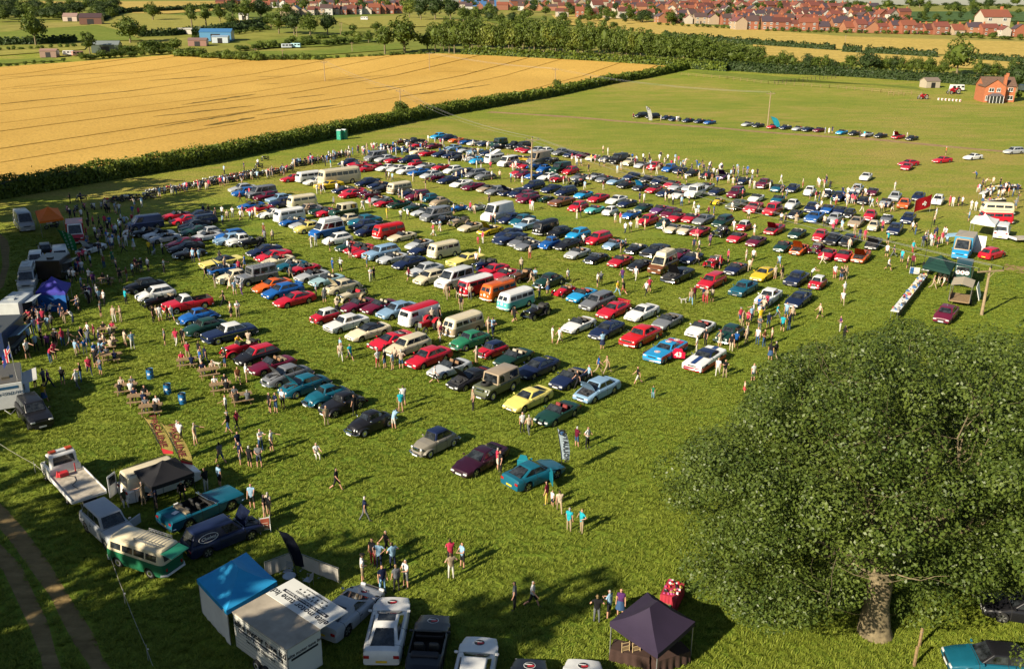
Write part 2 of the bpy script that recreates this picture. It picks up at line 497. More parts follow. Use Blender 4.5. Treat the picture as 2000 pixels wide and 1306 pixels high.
# ------------------------------------------------------------------ leaves, trees, hedges
def leaf_mat(name, a, b, rough=0.55, trans=0.25):
    t = NT(name)
    g = t.n('ShaderNodeNewGeometry')
    n = t.noise(t.coords(), 0.35, 3)
    c = t.mix(0.45, t.ramp(g.outputs['Random Per Island'], [(0.0, a), (1.0, b)]), t.ramp(n, [(0.3, a), (0.7, b)]))
    t.set(c, rough, 0, 0.3)
    tr = t.n('ShaderNodeBsdfTranslucent'); t.l(c, tr.inputs[0])
    ms = t.n('ShaderNodeMixShader'); ms.inputs[0].default_value = trans
    t.l(t.p.outputs[0], ms.inputs[1]); t.l(tr.outputs[0], ms.inputs[2])
    t.l(ms.outputs[0], t.t.nodes['Material Output'].inputs[0])
    return t.m
LEAF_OAK = leaf_mat('oak_leaf', (0.026, 0.052, 0.008), (0.110, 0.145, 0.024), 0.45, 0.10)
LEAF_MID = leaf_mat('tree_leaf', (0.045, 0.080, 0.010), (0.120, 0.155, 0.022))
LEAF_PALE = leaf_mat('pale_leaf', (0.10, 0.14, 0.018), (0.20, 0.22, 0.035))
LEAF_DARK = leaf_mat('dark_leaf', (0.022, 0.045, 0.012), (0.055, 0.085, 0.020))
LEAF_HEDGE = leaf_mat('hedge_leaf', (0.065, 0.105, 0.012), (0.16, 0.20, 0.025))
BARK = mat('bark', (0.17, 0.135, 0.075), 0.9, var=0.45, vscale=4, bump=0.8)
def leaf_quads(C, N, S, rng, asp=0.62, jit=0.75):
    """leaf-shaped quads at C facing roughly N with size S"""
    n = len(C)
    N = N + rng.normal(0, jit, (n, 3)); N /= np.linalg.norm(N, axis=1)[:, None] + 1e-9
    T = np.cross(N, rng.normal(0, 1, (n, 3))); T /= np.linalg.norm(T, axis=1)[:, None] + 1e-9
    B = np.cross(N, T)
    S = np.broadcast_to(np.asarray(S), (n,))[:, None]
    droop = N * S * 0.18
    V = np.stack([C - T * S, C + B * S * asp + droop, C + T * S, C - B * S * asp + droop], 1).reshape(-1, 3)
    return V, np.arange(4 * n).reshape(-1, 4)
def clump_cloud(clumps, per, size, rng, fill=0.35, jit=0.7):
    Cs, Ns = [], []
    for c, r in clumps:
        k = max(4, int(per * r * r))
        d = rng.normal(0, 1, (k, 3)); d /= np.linalg.norm(d, axis=1)[:, None]
        rad = r * (1 - fill * rng.random(k) ** 1.6)
        flat = np.array([1, 1, 0.78])
        Cs.append(np.asarray(c) + d * rad[:, None] * flat); Ns.append(d + np.array([0, 0, 0.35]))
    C, N = np.concatenate(Cs), np.concatenate(Ns)
    return leaf_quads(C, N, size * rng.uniform(0.6, 1.25, len(C)), rng, jit=jit)
def blob(c, r, rng, n=2):
    """lumpy inner mass that stops light passing straight through a crown"""
    bm = bmesh.new(); bmesh.ops.create_icosphere(bm, subdivisions=n, radius=1.0)
    V = np.array([v.co[:] for v in bm.verts]); F = np.array([[v.index for v in f.verts] for f in bm.faces]); bm.free()
    V = V * (1 + rng.normal(0, 0.10, len(V)))[:, None] * np.asarray(r) + np.asarray(c)
    return V, F
def tree_proto(name, h, w, leaf, seed, nclump=34, per=28, size=0.42, bare=0.22, shape=1.0):
    rng = np.random.default_rng(seed)
    cz, rz, rx = h * (1 + bare) / 2, h * (1 - bare) / 2, w / 2
    cl = []
    for i in range(nclump):
        d = rng.normal(0, 1, 3); d /= np.linalg.norm(d)
        d[2] = d[2] * 0.9 + 0.1
        k = rng.uniform(0.55, 0.88)
        taper = 1 - 0.28 * shape * max(0, d[2])
        cl.append((np.array([d[0] * rx * k * taper, d[1] * rx * k * taper, cz + d[2] * rz * k]), rng.uniform(0.20, 0.36) * rx))
    V, F = clump_cloud(cl, per / (rx * rx * 0.08), size, rng)
    Vb, Fb = blob((0, 0, cz), (rx * 0.55, rx * 0.55, rz * 0.6), rng)
    Fb4 = np.concatenate([Fb, Fb[:, 2:3]], 1)
    m = bpy.data.meshes.new('crown')
    verts = np.concatenate([V, Vb]); faces = F.tolist() + (Fb + len(V)).tolist()
    m.from_pydata(verts.tolist(), [], faces); m.materials.append(leaf)
    mb = MB()
    mb.tube([(0, 0, -0.3), (0.05, 0, h * 0.2), (-0.05, 0.05, h * 0.45), (0, 0, h * 0.7)], [h * 0.032, h * 0.024, h * 0.018, h * 0.006], 7)
    for k in range(5):
        a = rng.uniform(0, 2 * PI); z0 = h * rng.uniform(0.25, 0.5)
        mb.tube([(0, 0, z0), (math.cos(a) * rx * 0.35, math.sin(a) * rx * 0.35, z0 + h * 0.12), (math.cos(a) * rx * 0.7, math.sin(a) * rx * 0.7, z0 + h * 0.25)], [h * 0.012, h * 0.008, h * 0.003], 5)
    return (mb.mesh('trunk', BARK, 60), m, h, w)
TP = {}
for k, (h, w, lf, sd, n, per, sz, bare, sh) in enumerate(((11, 9, LEAF_MID, 1, 36, 26, .42, .12, .8), (11, 9.5, LEAF_MID, 2, 40, 26, .42, .10, .6), (12, 8, LEAF_MID, 3, 34, 26, .42, .15, 1),
                                                  (12, 10, LEAF_DARK, 4, 40, 26, .42, .12, .6), (10, 8, LEAF_PALE, 5, 34, 26, .40, .1, .6), (15, 7.5, LEAF_MID, 6, 36, 20, .45, .16, 1.1),
                                                  (5, 6, LEAF_MID, 7, 22, 30, .32, .0, .4), (4, 6, LEAF_HEDGE, 8, 22, 30, .30, .0, .3))):
    TP[k] = tree_proto('t%d' % k, h, w, lf, sd, n, per, sz, bare, sh)
def tree(p, h, w, kind, label, group=None, name='tree', rot=None):
    tm, cm, ph, pw = TP[kind]
    o = empty(name, p, random.uniform(0, 6.28) if rot is None else rot)
    for nm, me in (('trunk', tm), ('crown', cm)):
        c = link(nm, me, o); c.scale = (w / pw, w / pw, h / ph)
    return tag(o, label, 'bush' if name == 'bush' else 'tree', group)
def tpx(x, y, hp, wp, kind, label, group=None, name='tree'):
    p = at(x, y); s = pxm(p)
    return tree(p, hp / s, wp / s, kind, label, group, name)

def scatter(name, label, cat, items, meshes):
    """far growth that reads as one mass: crowns set on points (position, scale xyz)"""
    o = link(name, bpy.data.meshes.new(name)); me = o.data
    me.from_pydata([tuple(p) for p, s in items], [], [])
    at_ = me.attributes.new('scl', 'FLOAT_VECTOR', 'POINT'); at_.data.foreach_set('vector', np.array([s for p, s in items], dtype=np.float32).ravel())
    coll = bpy.data.collections.new(name + '_kinds')
    for m in meshes: coll.objects.link(bpy.data.objects.new('kind', m))
    ng = bpy.data.node_groups.new(name, 'GeometryNodeTree')
    for io in ('INPUT', 'OUTPUT'): ng.interface.new_socket('Geometry', in_out=io, socket_type='NodeSocketGeometry')
    N = ng.nodes.new; gi, go, ci, ip, rv, na = N('NodeGroupInput'), N('NodeGroupOutput'), N('GeometryNodeCollectionInfo'), N('GeometryNodeInstanceOnPoints'), N('FunctionNodeRandomValue'), N('GeometryNodeInputNamedAttribute')
    ci.inputs['Collection'].default_value = coll; ci.inputs['Separate Children'].default_value = True; ci.inputs['Reset Children'].default_value = True
    ip.inputs['Pick Instance'].default_value = True; rv.data_type = 'FLOAT_VECTOR'; rv.inputs[0].default_value = (0, 0, 0); rv.inputs[1].default_value = (0, 0, 6.28)
    na.data_type = 'FLOAT_VECTOR'; na.inputs['Name'].default_value = 'scl'
    for a, b in ((gi.outputs[0], ip.inputs['Points']), (ci.outputs[0], ip.inputs['Instance']), (rv.outputs[0], ip.inputs['Rotation']), (na.outputs[0], ip.inputs['Scale']), (ip.outputs[0], go.inputs[0])): ng.links.new(a, b)
    o.modifiers.new(name, 'NODES').node_group = ng
    return tag(o, label, cat, kind='stuff')
WOODS, TOWNT = [], []
def mass(store, x, y, hp, wp):
    p = at(x, y); s = pxm(p); store.append((p, (wp / s / 10, wp / s / 10, hp / s / 12)))
# single trees of the middle distance
for (x, y, h, w_, k, lab) in (
    (70, 88, 64, 54, 0, 'tall lone tree on the pasture near the far left corner'),
    (255, 84, 50, 62, 1, 'broad round lone tree standing on the olive pasture'),
    (176, 108, 48, 30, 2, 'slim tree rising behind the small grey farm shed'),
    (299, 40, 33, 38, 0, 'round tree against the far wheat strip'),
    (375, 54, 48, 28, 5, 'first of the three tall poplars on the far pasture'),
    (403, 52, 46, 28, 5, 'middle one of three tall poplars on the far pasture'),
    (430, 44, 34, 28, 0, 'shortest of three tall poplars on the far pasture'),
    (283, 72, 24, 16, 2, 'thin young tree next to the broad round lone tree'),
    (752, 106, 58, 42, 2, 'narrow tree at the corner of the wheat beside the biggest tree'),
    (790, 104, 68, 74, 0, 'biggest spreading tree at the far corner of the wheat field'),
    (1868, 148, 70, 66, 1, 'tall open-crowned tree rising above the belt near the brick house'),
    (1690, 148, 50, 48, 3, 'dense dark round tree in the belt by the trimmed hedge'),
    (1745, 63, 34, 34, 3, 'dark round tree among the nearest row of town houses'),
    (1838, 66, 18, 20, 3, 'small round tree in front of the town houses'),
    (1938, 52, 16, 28, 4, 'pale yellow willow beside the red roofed town building'),
    (782, 226, 30, 34, 6, 'bushy young tree in the hedge at the foot of a power pole'),
    (1088, 176, 22, 20, 6, 'bushy young tree in the hedge at its far power pole'),
    (1985, 182, 60, 60, 3, 'dark tree at the frame edge behind the brick house')):
    tpx(x, y, h, w_, k, lab)
rr = random.Random(3)
G1 = 'trees of the dense belt beyond the wheat field'
for i in range(46):                                       # the belt between wheat and far straw field
    t = i / 45; x = 850 + t * 625
    y = np.interp(x, [850, 1000, 1200, 1330, 1480], [103, 110, 120, 129, 137])
    hp = np.interp(x, [850, 950, 1150, 1300, 1400, 1480], [62, 68, 68, 64, 54, 42]) * rr.uniform(0.86, 1.1)
    tpx(x + rr.uniform(-4, 4), y, hp, rr.uniform(36, 50), rr.choice([0, 1, 4, 0, 1]), 'leafy tree in the dense belt between wheat and straw field', G1)
    if i % 5 < 3: tpx(x + rr.uniform(-6, 6), y - 12, hp * 0.88, rr.uniform(28, 38), rr.choice([0, 1, 4]), 'leafy tree in the dense belt between wheat and straw field', G1)
G2 = 'trees of the belt behind the trimmed hedge'
for i in range(34):
    x = 1478 + i * 16.5 + rr.uniform(-4, 4)
    if 1670 < x < 1712 or 1845 < x < 1890: continue
    y = np.interp(x, [1478, 1750, 2020], [138, 146, 158])
    tpx(x, y, rr.uniform(20, 40), rr.uniform(24, 36), rr.choice([0, 1, 2, 3, 0]), 'leafy tree of the belt behind the long trimmed hedge', G2)
G3 = 'trees of the dark far wood'
for i in range(70):
    x = rr.uniform(-10, 225); y = rr.uniform(20, 44) - max(0, x - 120) * 0.03
    mass(WOODS, x, y, rr.uniform(18, 28), rr.uniform(24, 34))
G4 = 'trees around the terrace'
for (x, y, h, w_, k) in ((455, 36, 38, 36, 3), (480, 42, 44, 44, 0), (510, 40, 40, 40, 3), (545, 66, 44, 40, 0), (575, 68, 46, 42, 3), (606, 70, 44, 44, 1), (640, 68, 42, 40, 3), (530, 56, 30, 34, 2), (452, 54, 26, 26, 1),
                         (800, 36, 36, 30, 4), (822, 40, 40, 36, 3), (850, 40, 46, 42, 3), (880, 40, 42, 40, 3), (905, 44, 30, 30, 0), (930, 42, 28, 28, 1), (955, 38, 26, 30, 0), (560, 32, 26, 30, 1), (835, 100, 40, 36, 0), (720, 84, 24, 26, 1), (700, 82, 22, 26, 4),
                         (690, 64, 16, 20, 0), (735, 62, 18, 24, 0), (1030, 38, 22, 26, 0), (1065, 30, 16, 22, 1), (1110, 34, 18, 24, 4), (1150, 36, 22, 24, 0), (1185, 38, 24, 26, 1), (1230, 42, 26, 26, 0), (1255, 44, 24, 30, 3), (1310, 48, 26, 30, 0), (1335, 46, 18, 20, 2)):
    tpx(x, y, h, w_, k, 'tree in the green fringe below the distant town', G4)
G5 = 'trees between the far houses'
for i in range(190):
    x = rr.uniform(480, 1990); y = rr.uniform(8, 44) * (0.7 if x > 1800 else 1)
    if x < 900: y = rr.uniform(4, 22)
    mass(TOWNT, x, y + 4, rr.uniform(12, 23), rr.uniform(13, 26))
for i in range(130):
    x = rr.uniform(1090, 1990); y = rr.uniform(24, 60 if x > 1440 else 46); mass(TOWNT, x, y + 3, rr.uniform(9, 17), rr.uniform(10, 22))
G6 = 'bushes of the field edges'
for (x0, y0, x1, y1, n, hh, wd) in ((350, 113, 500, 122, 16, 20, 'at the far left corner of the wheat'), (500, 121, 620, 120, 9, 14, 'at the dip in the far wheat edge'), (620, 118, 860, 107, 18, 10, 'along the far wheat edge before the biggest tree'), (470, 100, 620, 88, 12, 15, 'beside the turquoise trailer pasture'), (640, 90, 700, 84, 6, 14, 'on the small pasture behind the wheat'), (0, 100, 160, 92, 12, 8, 'in the low row left of the slim tree'), (160, 118, 330, 106, 14, 16, 'around the grey green farm shed'), (0, 132, 120, 122, 8, 9, 'at the left end of the far wheat edge'),
                                (380, 78, 520, 60, 12, 10, 'above the pale blue barn'), (1000, 44, 1300, 70, 10, 11, 'on the top of the dense belt'), (250, 104, 340, 98, 7, 22, 'between grey shed and reddish stable'), (560, 84, 700, 70, 10, 12, 'below the dark tree clump'), (1080, 50, 1200, 56, 6, 14, 'at the left end of the straw field'), (1290, 50, 1440, 58, 12, 8, 'in gardens above the straw field'), (1500, 62, 1990, 72, 34, 8, 'in front of the nearest town houses'), (1880, 74, 2010, 80, 8, 12, 'below the red roofed town building')):
    for i in range(n):
        t = (i + rr.uniform(-.3, .3)) / max(1, n - 1)
        tpx(x0 + (x1 - x0) * t, y0 + (y1 - y0) * t, hh * rr.uniform(0.6, 1.15), hh * rr.uniform(1.1, 1.7), rr.choice([6, 7, 6]), 'green bush ' + wd, G6, 'bush')
scatter('woodland', 'dark wood beyond the pastures at the far left', 'wood', WOODS, [TP[3][1], TP[0][1]])
def hedge(label, pts, wd, h, size, dens, seed, leaf=LEAF_HEDGE, wob=0.25, fade=1.0):
    """clipped or rough hedge along world points"""
    rng = np.random.default_rng(seed)
    P = [Vector((p[0], p[1], 0)) for p in pts]
    o = empty('hedge', (P[0].x, P[0].y, hgt(P[0].y))); O = o.location
    Cs, Ns = [], []; prev = []
    core = MB(); ringsA = []
    for a, b in zip(P, P[1:]):
        L = (b - a).length; t = (b - a) / L; n = Vector((-t.y, t.x, 0))
        k = int(L * (wd + 2 * h) * dens)
        s = rng.random(k); q = rng.random(k)
        per = wd + 2 * h
        d = q * per
        lat = np.where(d < h, -wd / 2, np.where(d > h + wd, wd / 2, d - h - wd / 2))
        z = np.where(d < h, d, np.where(d > h + wd, per - d, h))
        r = 1 - 0.12 * np.abs(lat / (wd / 2)) ** 3 * (z / h) ** 2
        lump = 1 + wob * np.sin(s * L * 0.9 + lat) * np.sin(s * L * 0.23 + 1.3) + rng.normal(0, 0.10, k)
        z = z * lump * r
        lat = lat * (1 + rng.normal(0, 0.12, k))
        X = a.x + t.x * s * L + n.x * lat; Y = a.y + t.y * s * L + n.y * lat
        Z = np.array([hgt(y) for y in Y]) + z
        Cs.append(np.stack([X - O.x, Y - O.y, Z - O.z], 1))
        nz = np.where((d >= h) & (d <= h + wd), 1.0, 0.25); sl = np.where(d < h, -1.0, np.where(d > h + wd, 1.0, 0.0))
        Ns.append(np.stack([n.x * sl, n.y * sl, nz], 1))
        m = max(2, int(L / 8))
        for i in range(m + (b is P[-1])):
            p = a.lerp(b, i / m); zz = hgt(p.y)
            ringsA.append([(p.x + n.x * e * wd * 0.42 - O.x, p.y + n.y * e * wd * 0.42 - O.y, zz + g * h * 0.86 - O.z) for e, g in ((-1, -0.05), (-1, .8), (-.6, 1), (.6, 1), (1, .8), (1, -0.05))])
    C, N = np.concatenate(Cs), np.concatenate(Ns)
    V, F = leaf_quads(C, N, size * rng.uniform(0.6, 1.3, len(C)), rng)
    link('foliage', mesh_np('foliage', V, F, [leaf]), o)
    link('stems', MB().grid(ringsA).mesh('stems', LEAF_DARK), o)
    return tag(o, label, 'hedge')
hl = pxpts('-160,412 0,386 190,353 380,322 524,293 657,265 826,231 1000,201')
hedge('long bushy hedge between the ripe wheat and the show field', [p.xy for p in hl], 3.4, 2.6, 0.25, 30, 11)
hl2 = pxpts('1000,201 1190,163 1303,143 1345,133')
hedge('farther bushy hedge run climbing to the corner of the wheat field', [p.xy for p in hl2], 3.2, 2.4, 0.5, 6, 12)
hedge('hedge strip along the foot of the dense tree belt', [p.xy for p in pxpts('905,107 1000,113 1150,121 1300,131 1420,139')], 4, 3.2, 0.6, 4, 13)
hedge('long trimmed hedge along the top of the green show field', [p.xy for p in pxpts('1365,133 1500,143 1650,149 1790,158 1900,166 2060,178')], 3, 3.4, 0.5, 5, 14, LEAF_DARK, 0.05)
hedge('thin dark hedge crossing the straw field beyond the belt', [p.xy for p in pxpts('1296,73 1400,82 1500,90 1630,99')], 3, 2.6, 0.6, 3, 15, LEAF_DARK)
hedge('short dark hedge piece near the bare pole in the straw field', [p.xy for p in pxpts('1645,102 1682,104')], 4, 3.2, 0.6, 3, 16, LEAF_DARK)
hedge('broken dark hedge running to the tall open tree', [p.xy for p in pxpts('1690,104 1770,109 1830,113')], 3, 2.8, 0.6, 3, 17, LEAF_DARK)
hedge('dark hedge line right of the tall open tree', [p.xy for p in pxpts('1895,116 2060,128')], 3, 2.6, 0.6, 3, 18, LEAF_DARK)
for k, (s, lab) in enumerate((('390,66 440,58 520,46 560,50', 'dark hedge below the three poplars'), ('0,88 80,86 150,82', 'dark hedge under the tall lone tree'), ('0,30 60,28 -20,26', 'hedge at the edge of the dark wood'), ('380,72 460,62 520,58', 'hedge bordering the narrow pasture left of the terrace'),
                              ('240,26 330,22 440,16', 'hedge between the two far wheat strips'), ('190,44 240,24', 'dark hedge climbing beside the far wood'), ('270,72 330,70 390,64', 'dark hedge beside the broad lone tree'))):
    hedge(lab, [p.xy for p in pxpts(s)], 4, 3.0, 0.8, 1.6, 20 + k, LEAF_DARK)

# the great oak of the foreground
def oak():
    rng = np.random.default_rng(42)
    base = at(1710, 1236)
    o = empty('oak_tree', base)
    c0 = np.array([2.6, 4.6, 8.4]); rad = np.array([13.6, 12.5, 7.4])
    SIL = [(1740, 612), (1850, 606), (1900, 625), (2000, 640), (2200, 700), (2200, 1190), (1990, 1168), (1890, 1178), (1840, 1222), (1790, 1232), (1765, 1196), (1700, 1176), (1640, 1200), (1600, 1228), (1520, 1240), (1440, 1232), (1400, 1190), (1335, 1172), (1322, 1080), (1272, 980), (1265, 930), (1330, 842), (1440, 792), (1484, 700), (1560, 662), (1650, 652), (1690, 622)]
    def inside(x, y):
        r = False
        for (xa, ya), (xb, yb) in zip(SIL, SIL[1:] + SIL[:1]):
            if (ya > y) != (yb > y) and x < (xb - xa) * (y - ya) / (yb - ya) + xa: r = not r
        return r
    cl = []; tries = 0
    while len(cl) < 560 and tries < 40000:
        tries += 1
        d = rng.normal(0, 1, 3); d /= np.linalg.norm(d)
        if d[2] < -0.6: continue
        ang = math.atan2(d[1], d[0])
        lump = 1 + 0.10 * math.sin(3 * ang + 0.7) + 0.08 * math.sin(5 * ang + 2.1) + 0.07 * math.sin(7 * ang) + 0.08 * math.sin(4 * d[2] * 3)
        k = rng.uniform(0.80, 1.0) if rng.random() < 0.72 else rng.uniform(0.35, 0.8)
        p = c0 + d * rad * k * lump
        if p[2] < 1.7: p[2] = 1.7 + rng.uniform(0, .8)
        if abs(p[0]) < 2.6 and p[1] < 1.5 and p[2] < 5.2: continue      # the bole stays in view
        r_ = rng.uniform(0.75, 1.5)
        w = Vector(p) + base; X, Y = proj(w); e = r_ * pxm(w) * 0.8
        if X < 2000 and not all(inside(X + a * e, Y + b * e) for a, b in ((0, 0), (1, 0), (-1, 0), (0, 1), (0, -1))): continue
        cl.append((p, r_))
    n0 = len(cl); tries = 0
    while len(cl) < n0 + 210 and tries < 16000:                          # low boughs sweeping out over the grass
        tries += 1
        X, Y = rng.uniform(1270, 2120), rng.uniform(900, 1235); w = at(X, Y, rng.uniform(1.6, 5.0)); r_ = rng.uniform(0.8, 1.3); e = r_ * pxm(w) * .75
        if 1640 < X < 1785 and Y > 1130: continue
        if (Vector((w.x, w.y)) - Vector((base.x + c0[0], base.y + c0[1]))).length > 13.5: continue
        if not all(inside(X + a * e, Y + b * e) for a, b in ((0, 0), (1, 0), (-1, 0), (0, 1), (0, -1))): continue
        cl.append((np.array(w - base), r_))
    V, F = clump_cloud(cl, 290, 0.088, rng, 0.28, 0.5)
    crown = link('crown', mesh_np('crown', V, F, [LEAF_OAK]), o)
    # shaded inner mass, in pieces so that gaps stay
    mb = MB()
    trunk = [(0, 0, -0.4), (-0.05, 0.1, 0.2), (-0.1, 0.2, 1.6), (0, 0.4, 3.2), (0.4, 0.9, 5.0)]
    mb.tube(trunk, [1.0, 0.82, 0.62, 0.6, 0.5], 14)
    link('trunk', mb.mesh('trunk', BARK, 60), o)
    lim = MB()
    def limb(p, d, L, r, depth):
        pts, rs = [Vector(p)], [r]
        d = Vector(d).normalized()
        for i in range(5):
            d = (d + Vector(rng.normal(0, 0.28, 3)) + Vector((0, 0, 0.06))).normalized()
            d.z = max(d.z, .12); pts.append(pts[-1] + d * L / 5); rs.append(r * (1 - (i + 1) / 5.6))
        lim.tube(pts, rs, 7 if depth == 0 else 5)
        if depth < 2:
            for i in (2, 3, 4, 5):
                dd = (d + Vector(rng.normal(0, 0.8, 3))).normalized()
                limb(pts[i], dd, L * 0.62, rs[i] * 0.75, depth + 1)
    for k in range(9):
        a = k * 2 * PI / 9 + rng.uniform(-.2, .2)
        el = rng.uniform(0.45, 1.1)
        limb((0.05, 0.35, rng.uniform(3.4, 4.8)), (math.cos(a), math.sin(a) + 0.25, el), rng.uniform(6, 8.5), 0.34, 0)
    link('limbs', lim.mesh('limbs', BARK, 60), o)
    tag(o, 'huge spreading oak tree beside the purple gazebo', 'tree')
oak()

# trees outside the picture on the sunward side: the photograph shows their shade
for i, (x, y, h, w_, k) in enumerate(((-90, 136, 21, 18, 3), (-83, 122, 23, 18, 0), (-78, 110, 25, 19, 3), (-74, 98, 25, 18, 1), (-70, 87, 24, 17, 3), (-69, 76, 22, 16, 0), (-86, 96, 23, 17, 3), (-82, 84, 23, 17, 0), (-64, 37, 20, 16, 3), (-57, 28, 22, 16, 0), (-49, 24, 22, 16, 3), (-52, 12, 20, 16, 1), (-41, 18, 22, 15, 3), (-35, 20, 21, 13, 0), (-33, 10, 23, 15, 3), (-28, 14, 24, 13, 1), (-60, 45, 15, 11, 0), (-40, 4, 22, 15, 3), (-25, 4, 23, 15, 0), (-20, 8, 22, 12, 3), (-68, 50, 19, 13, 3))):
    for q in range(5):
        e = Vector((x + w_ / 2 + 1, y, h * (.2 + .2 * q)))
        if on_screen(e, 10): print('TREE IN VIEW', x, y, proj(e))
    tree(Vector((x, y, 0)), h, w_, k, 'tall boundary tree just outside the picture, shading the stalls', 'boundary trees shading the stalls')
# ------------------------------------------------------------------ vehicles: front is +x, origin on the ground under the middle
def lerp(a, b, t): return a + (b - a) * t
def prof_z(prof, x):
    for (xa, za), (xb, zb) in zip(prof, prof[1:]):
        if xb <= x <= xa:
            t = (xa - x) / (xa - xb) if xa != xb else 0
            return za + (zb - za) * t
    return prof[0][1] if x > prof[0][0] else prof[-1][1]
def wheel_meshes(r, w, style):
    mb = MB(); n = 16
    pr = [(r * 0.66, -w / 2), (r * 0.9, -w / 2), (r, -w * 0.3), (r, w * 0.3), (r * 0.9, w / 2), (r * 0.66, w / 2)]
    rings = [[(a * math.cos(k * 2 * PI / n), y, a * math.sin(k * 2 * PI / n)) for k in range(n + 1)] for a, y in pr]
    mb.grid(rings); bmesh.ops.remove_doubles(mb.bm, verts=mb.bm.verts, dist=1e-4)
    tyre = mb.mesh('wheel', TYRE, 40)
    mb = MB(); rr_ = r * 0.67
    for sg in (1, -1):
        y = sg * w * 0.40
        c = mb.bm.verts.new((0, y + sg * 0.015, 0)); ring = [mb.bm.verts.new((rr_ * math.cos(k * PI / 10), y, rr_ * math.sin(k * PI / 10))) for k in range(20)]
        for k in range(20):
            f = mb.bm.faces.new((c, ring[k], ring[(k + 1) % 20]))
            if style == 'spoke': f.material_index = 0 if k % 4 < 2 else 1
            elif style == 'wire': f.material_index = k % 2
    if style == 'hub':
        for sg in (1, -1): mb.cyl((0, sg * w * 0.44, 0), (0, 1, 0), rr_ * 0.55, 0.03, 10, 2)
    return tyre, mb.mesh('rim', [RIMM if style != 'hub' else mat('steel_rim', (0.55, 0.53, 0.48), 0.5), DARK, CHROME])
_W = {}
def wheel(r, w, style):
    k = (r, w, style)
    if k not in _W: _W[k] = wheel_meshes(*k)
    return _W[k]

def loft_body(P):
    L, W, zb = P['L'], P['W'], P.get('clear', 0.2)
    prof = P['prof']; r = P['r']; xw = P['axles']; ra = r * P.get('arch', 1.16)
    cock = P.get('cock'); bed = P.get('bed')
    xs = set(x for x, _ in prof)
    for x0 in xw:
        for k in range(9): xs.add(x0 + ra * math.cos(PI * k / 8))
    for c in (cock, bed):
        if c: xs |= {c[0] + 0.02, c[0] - 0.02, c[1] + 0.02, c[1] - 0.02}
    seams = [a for a in P.get('seams', ())]
    for a in seams: xs |= {a, a - .028}
    for k in range(1, 12): xs.add(L / 2 - L * k / 12)
    xs = sorted((x for x in xs if -L / 2 - 1e-6 <= x <= L / 2 + 1e-6), reverse=True)
    out = [xs[0]]
    for x in xs[1:]:
        if out[-1] - x > 0.012: out.append(x)
    xs = out
    kn, kt, pw = P.get('nose', 0.14), P.get('tail', 0.10), P.get('pw', 5)
    wt = P.get('tumble', 0.90)
    bm = bmesh.new(); rows = []
    crown = P.get('crown', 0.04)
    for x in xs:
        q = abs(x) / (L / 2)
        hw = W / 2 * (1 - (kn if x > 0 else kt) * q ** pw)
        hw *= 1 - P.get('waist', 0.0) * (1 - q) ** 2
        zt = prof_z(prof, x)
        za = zb
        if q > 0.93: za = zb + (q - 0.93) / 0.07 * P.get('lip', 0.08)
        for x0 in xw:
            if abs(x - x0) < ra: za = max(za, r + math.sqrt(max(0, ra * ra - (x - x0) ** 2)) - 0.0)
        za = min(za, zt - 0.06)
        H = zt - zb
        pts = [(0, za), (hw * 0.86, za), (hw * 0.965, za + 0.03), (hw, max(za + 0.04, zb + H * 0.42)), (hw * 0.99, max(za + 0.05, zb + H * 0.70)), (hw * (wt + 0.06), max(za + 0.055, zb + H * 0.90)), (hw * (wt - 0.02), zt), (hw * 0.45, zt + crown * 0.8), (0, zt + crown)]
        inside = False
        for c in (cock, bed):
            if c and c[1] < x < c[0]:
                fl = c[2]; iw = hw * c[3]
                pts[6] = (iw + 0.05, zt); pts[7] = (iw, fl); pts[8] = (0, fl); inside = True
        rows.append((x, [bm.verts.new((x, y, z)) for y, z in pts], [bm.verts.new((x, -y, z)) if y else None for y, z in pts], inside))
    def half(r, sg):
        return r[1] if sg > 0 else [r[1][i] if r[2][i] is None else r[2][i] for i in range(len(r[1]))]
    for A, B in zip(rows, rows[1:]):
        for sg in (1, -1):
            a, b = half(A, sg), half(B, sg)
            for i in range(8):
                try: f = bm.faces.new((a[i], a[i + 1], b[i + 1], b[i]) if sg > 0 else (b[i], b[i + 1], a[i + 1], a[i]))
                except ValueError: continue
                if i == 0: f.material_index = 1
                xm = (A[0] + B[0]) / 2
                if any(a - .028 < xm < a for a in seams): f.material_index = 1
                if i >= 6 and (A[3] or B[3]): f.material_index = 1
    for r_ in (rows[0], rows[-1]):
        bm.faces.new(half(r_, 1) + half(r_, -1)[-2:0:-1])
    return bm_mesh(bm, 'body', [PAINT, UNDER], 38)

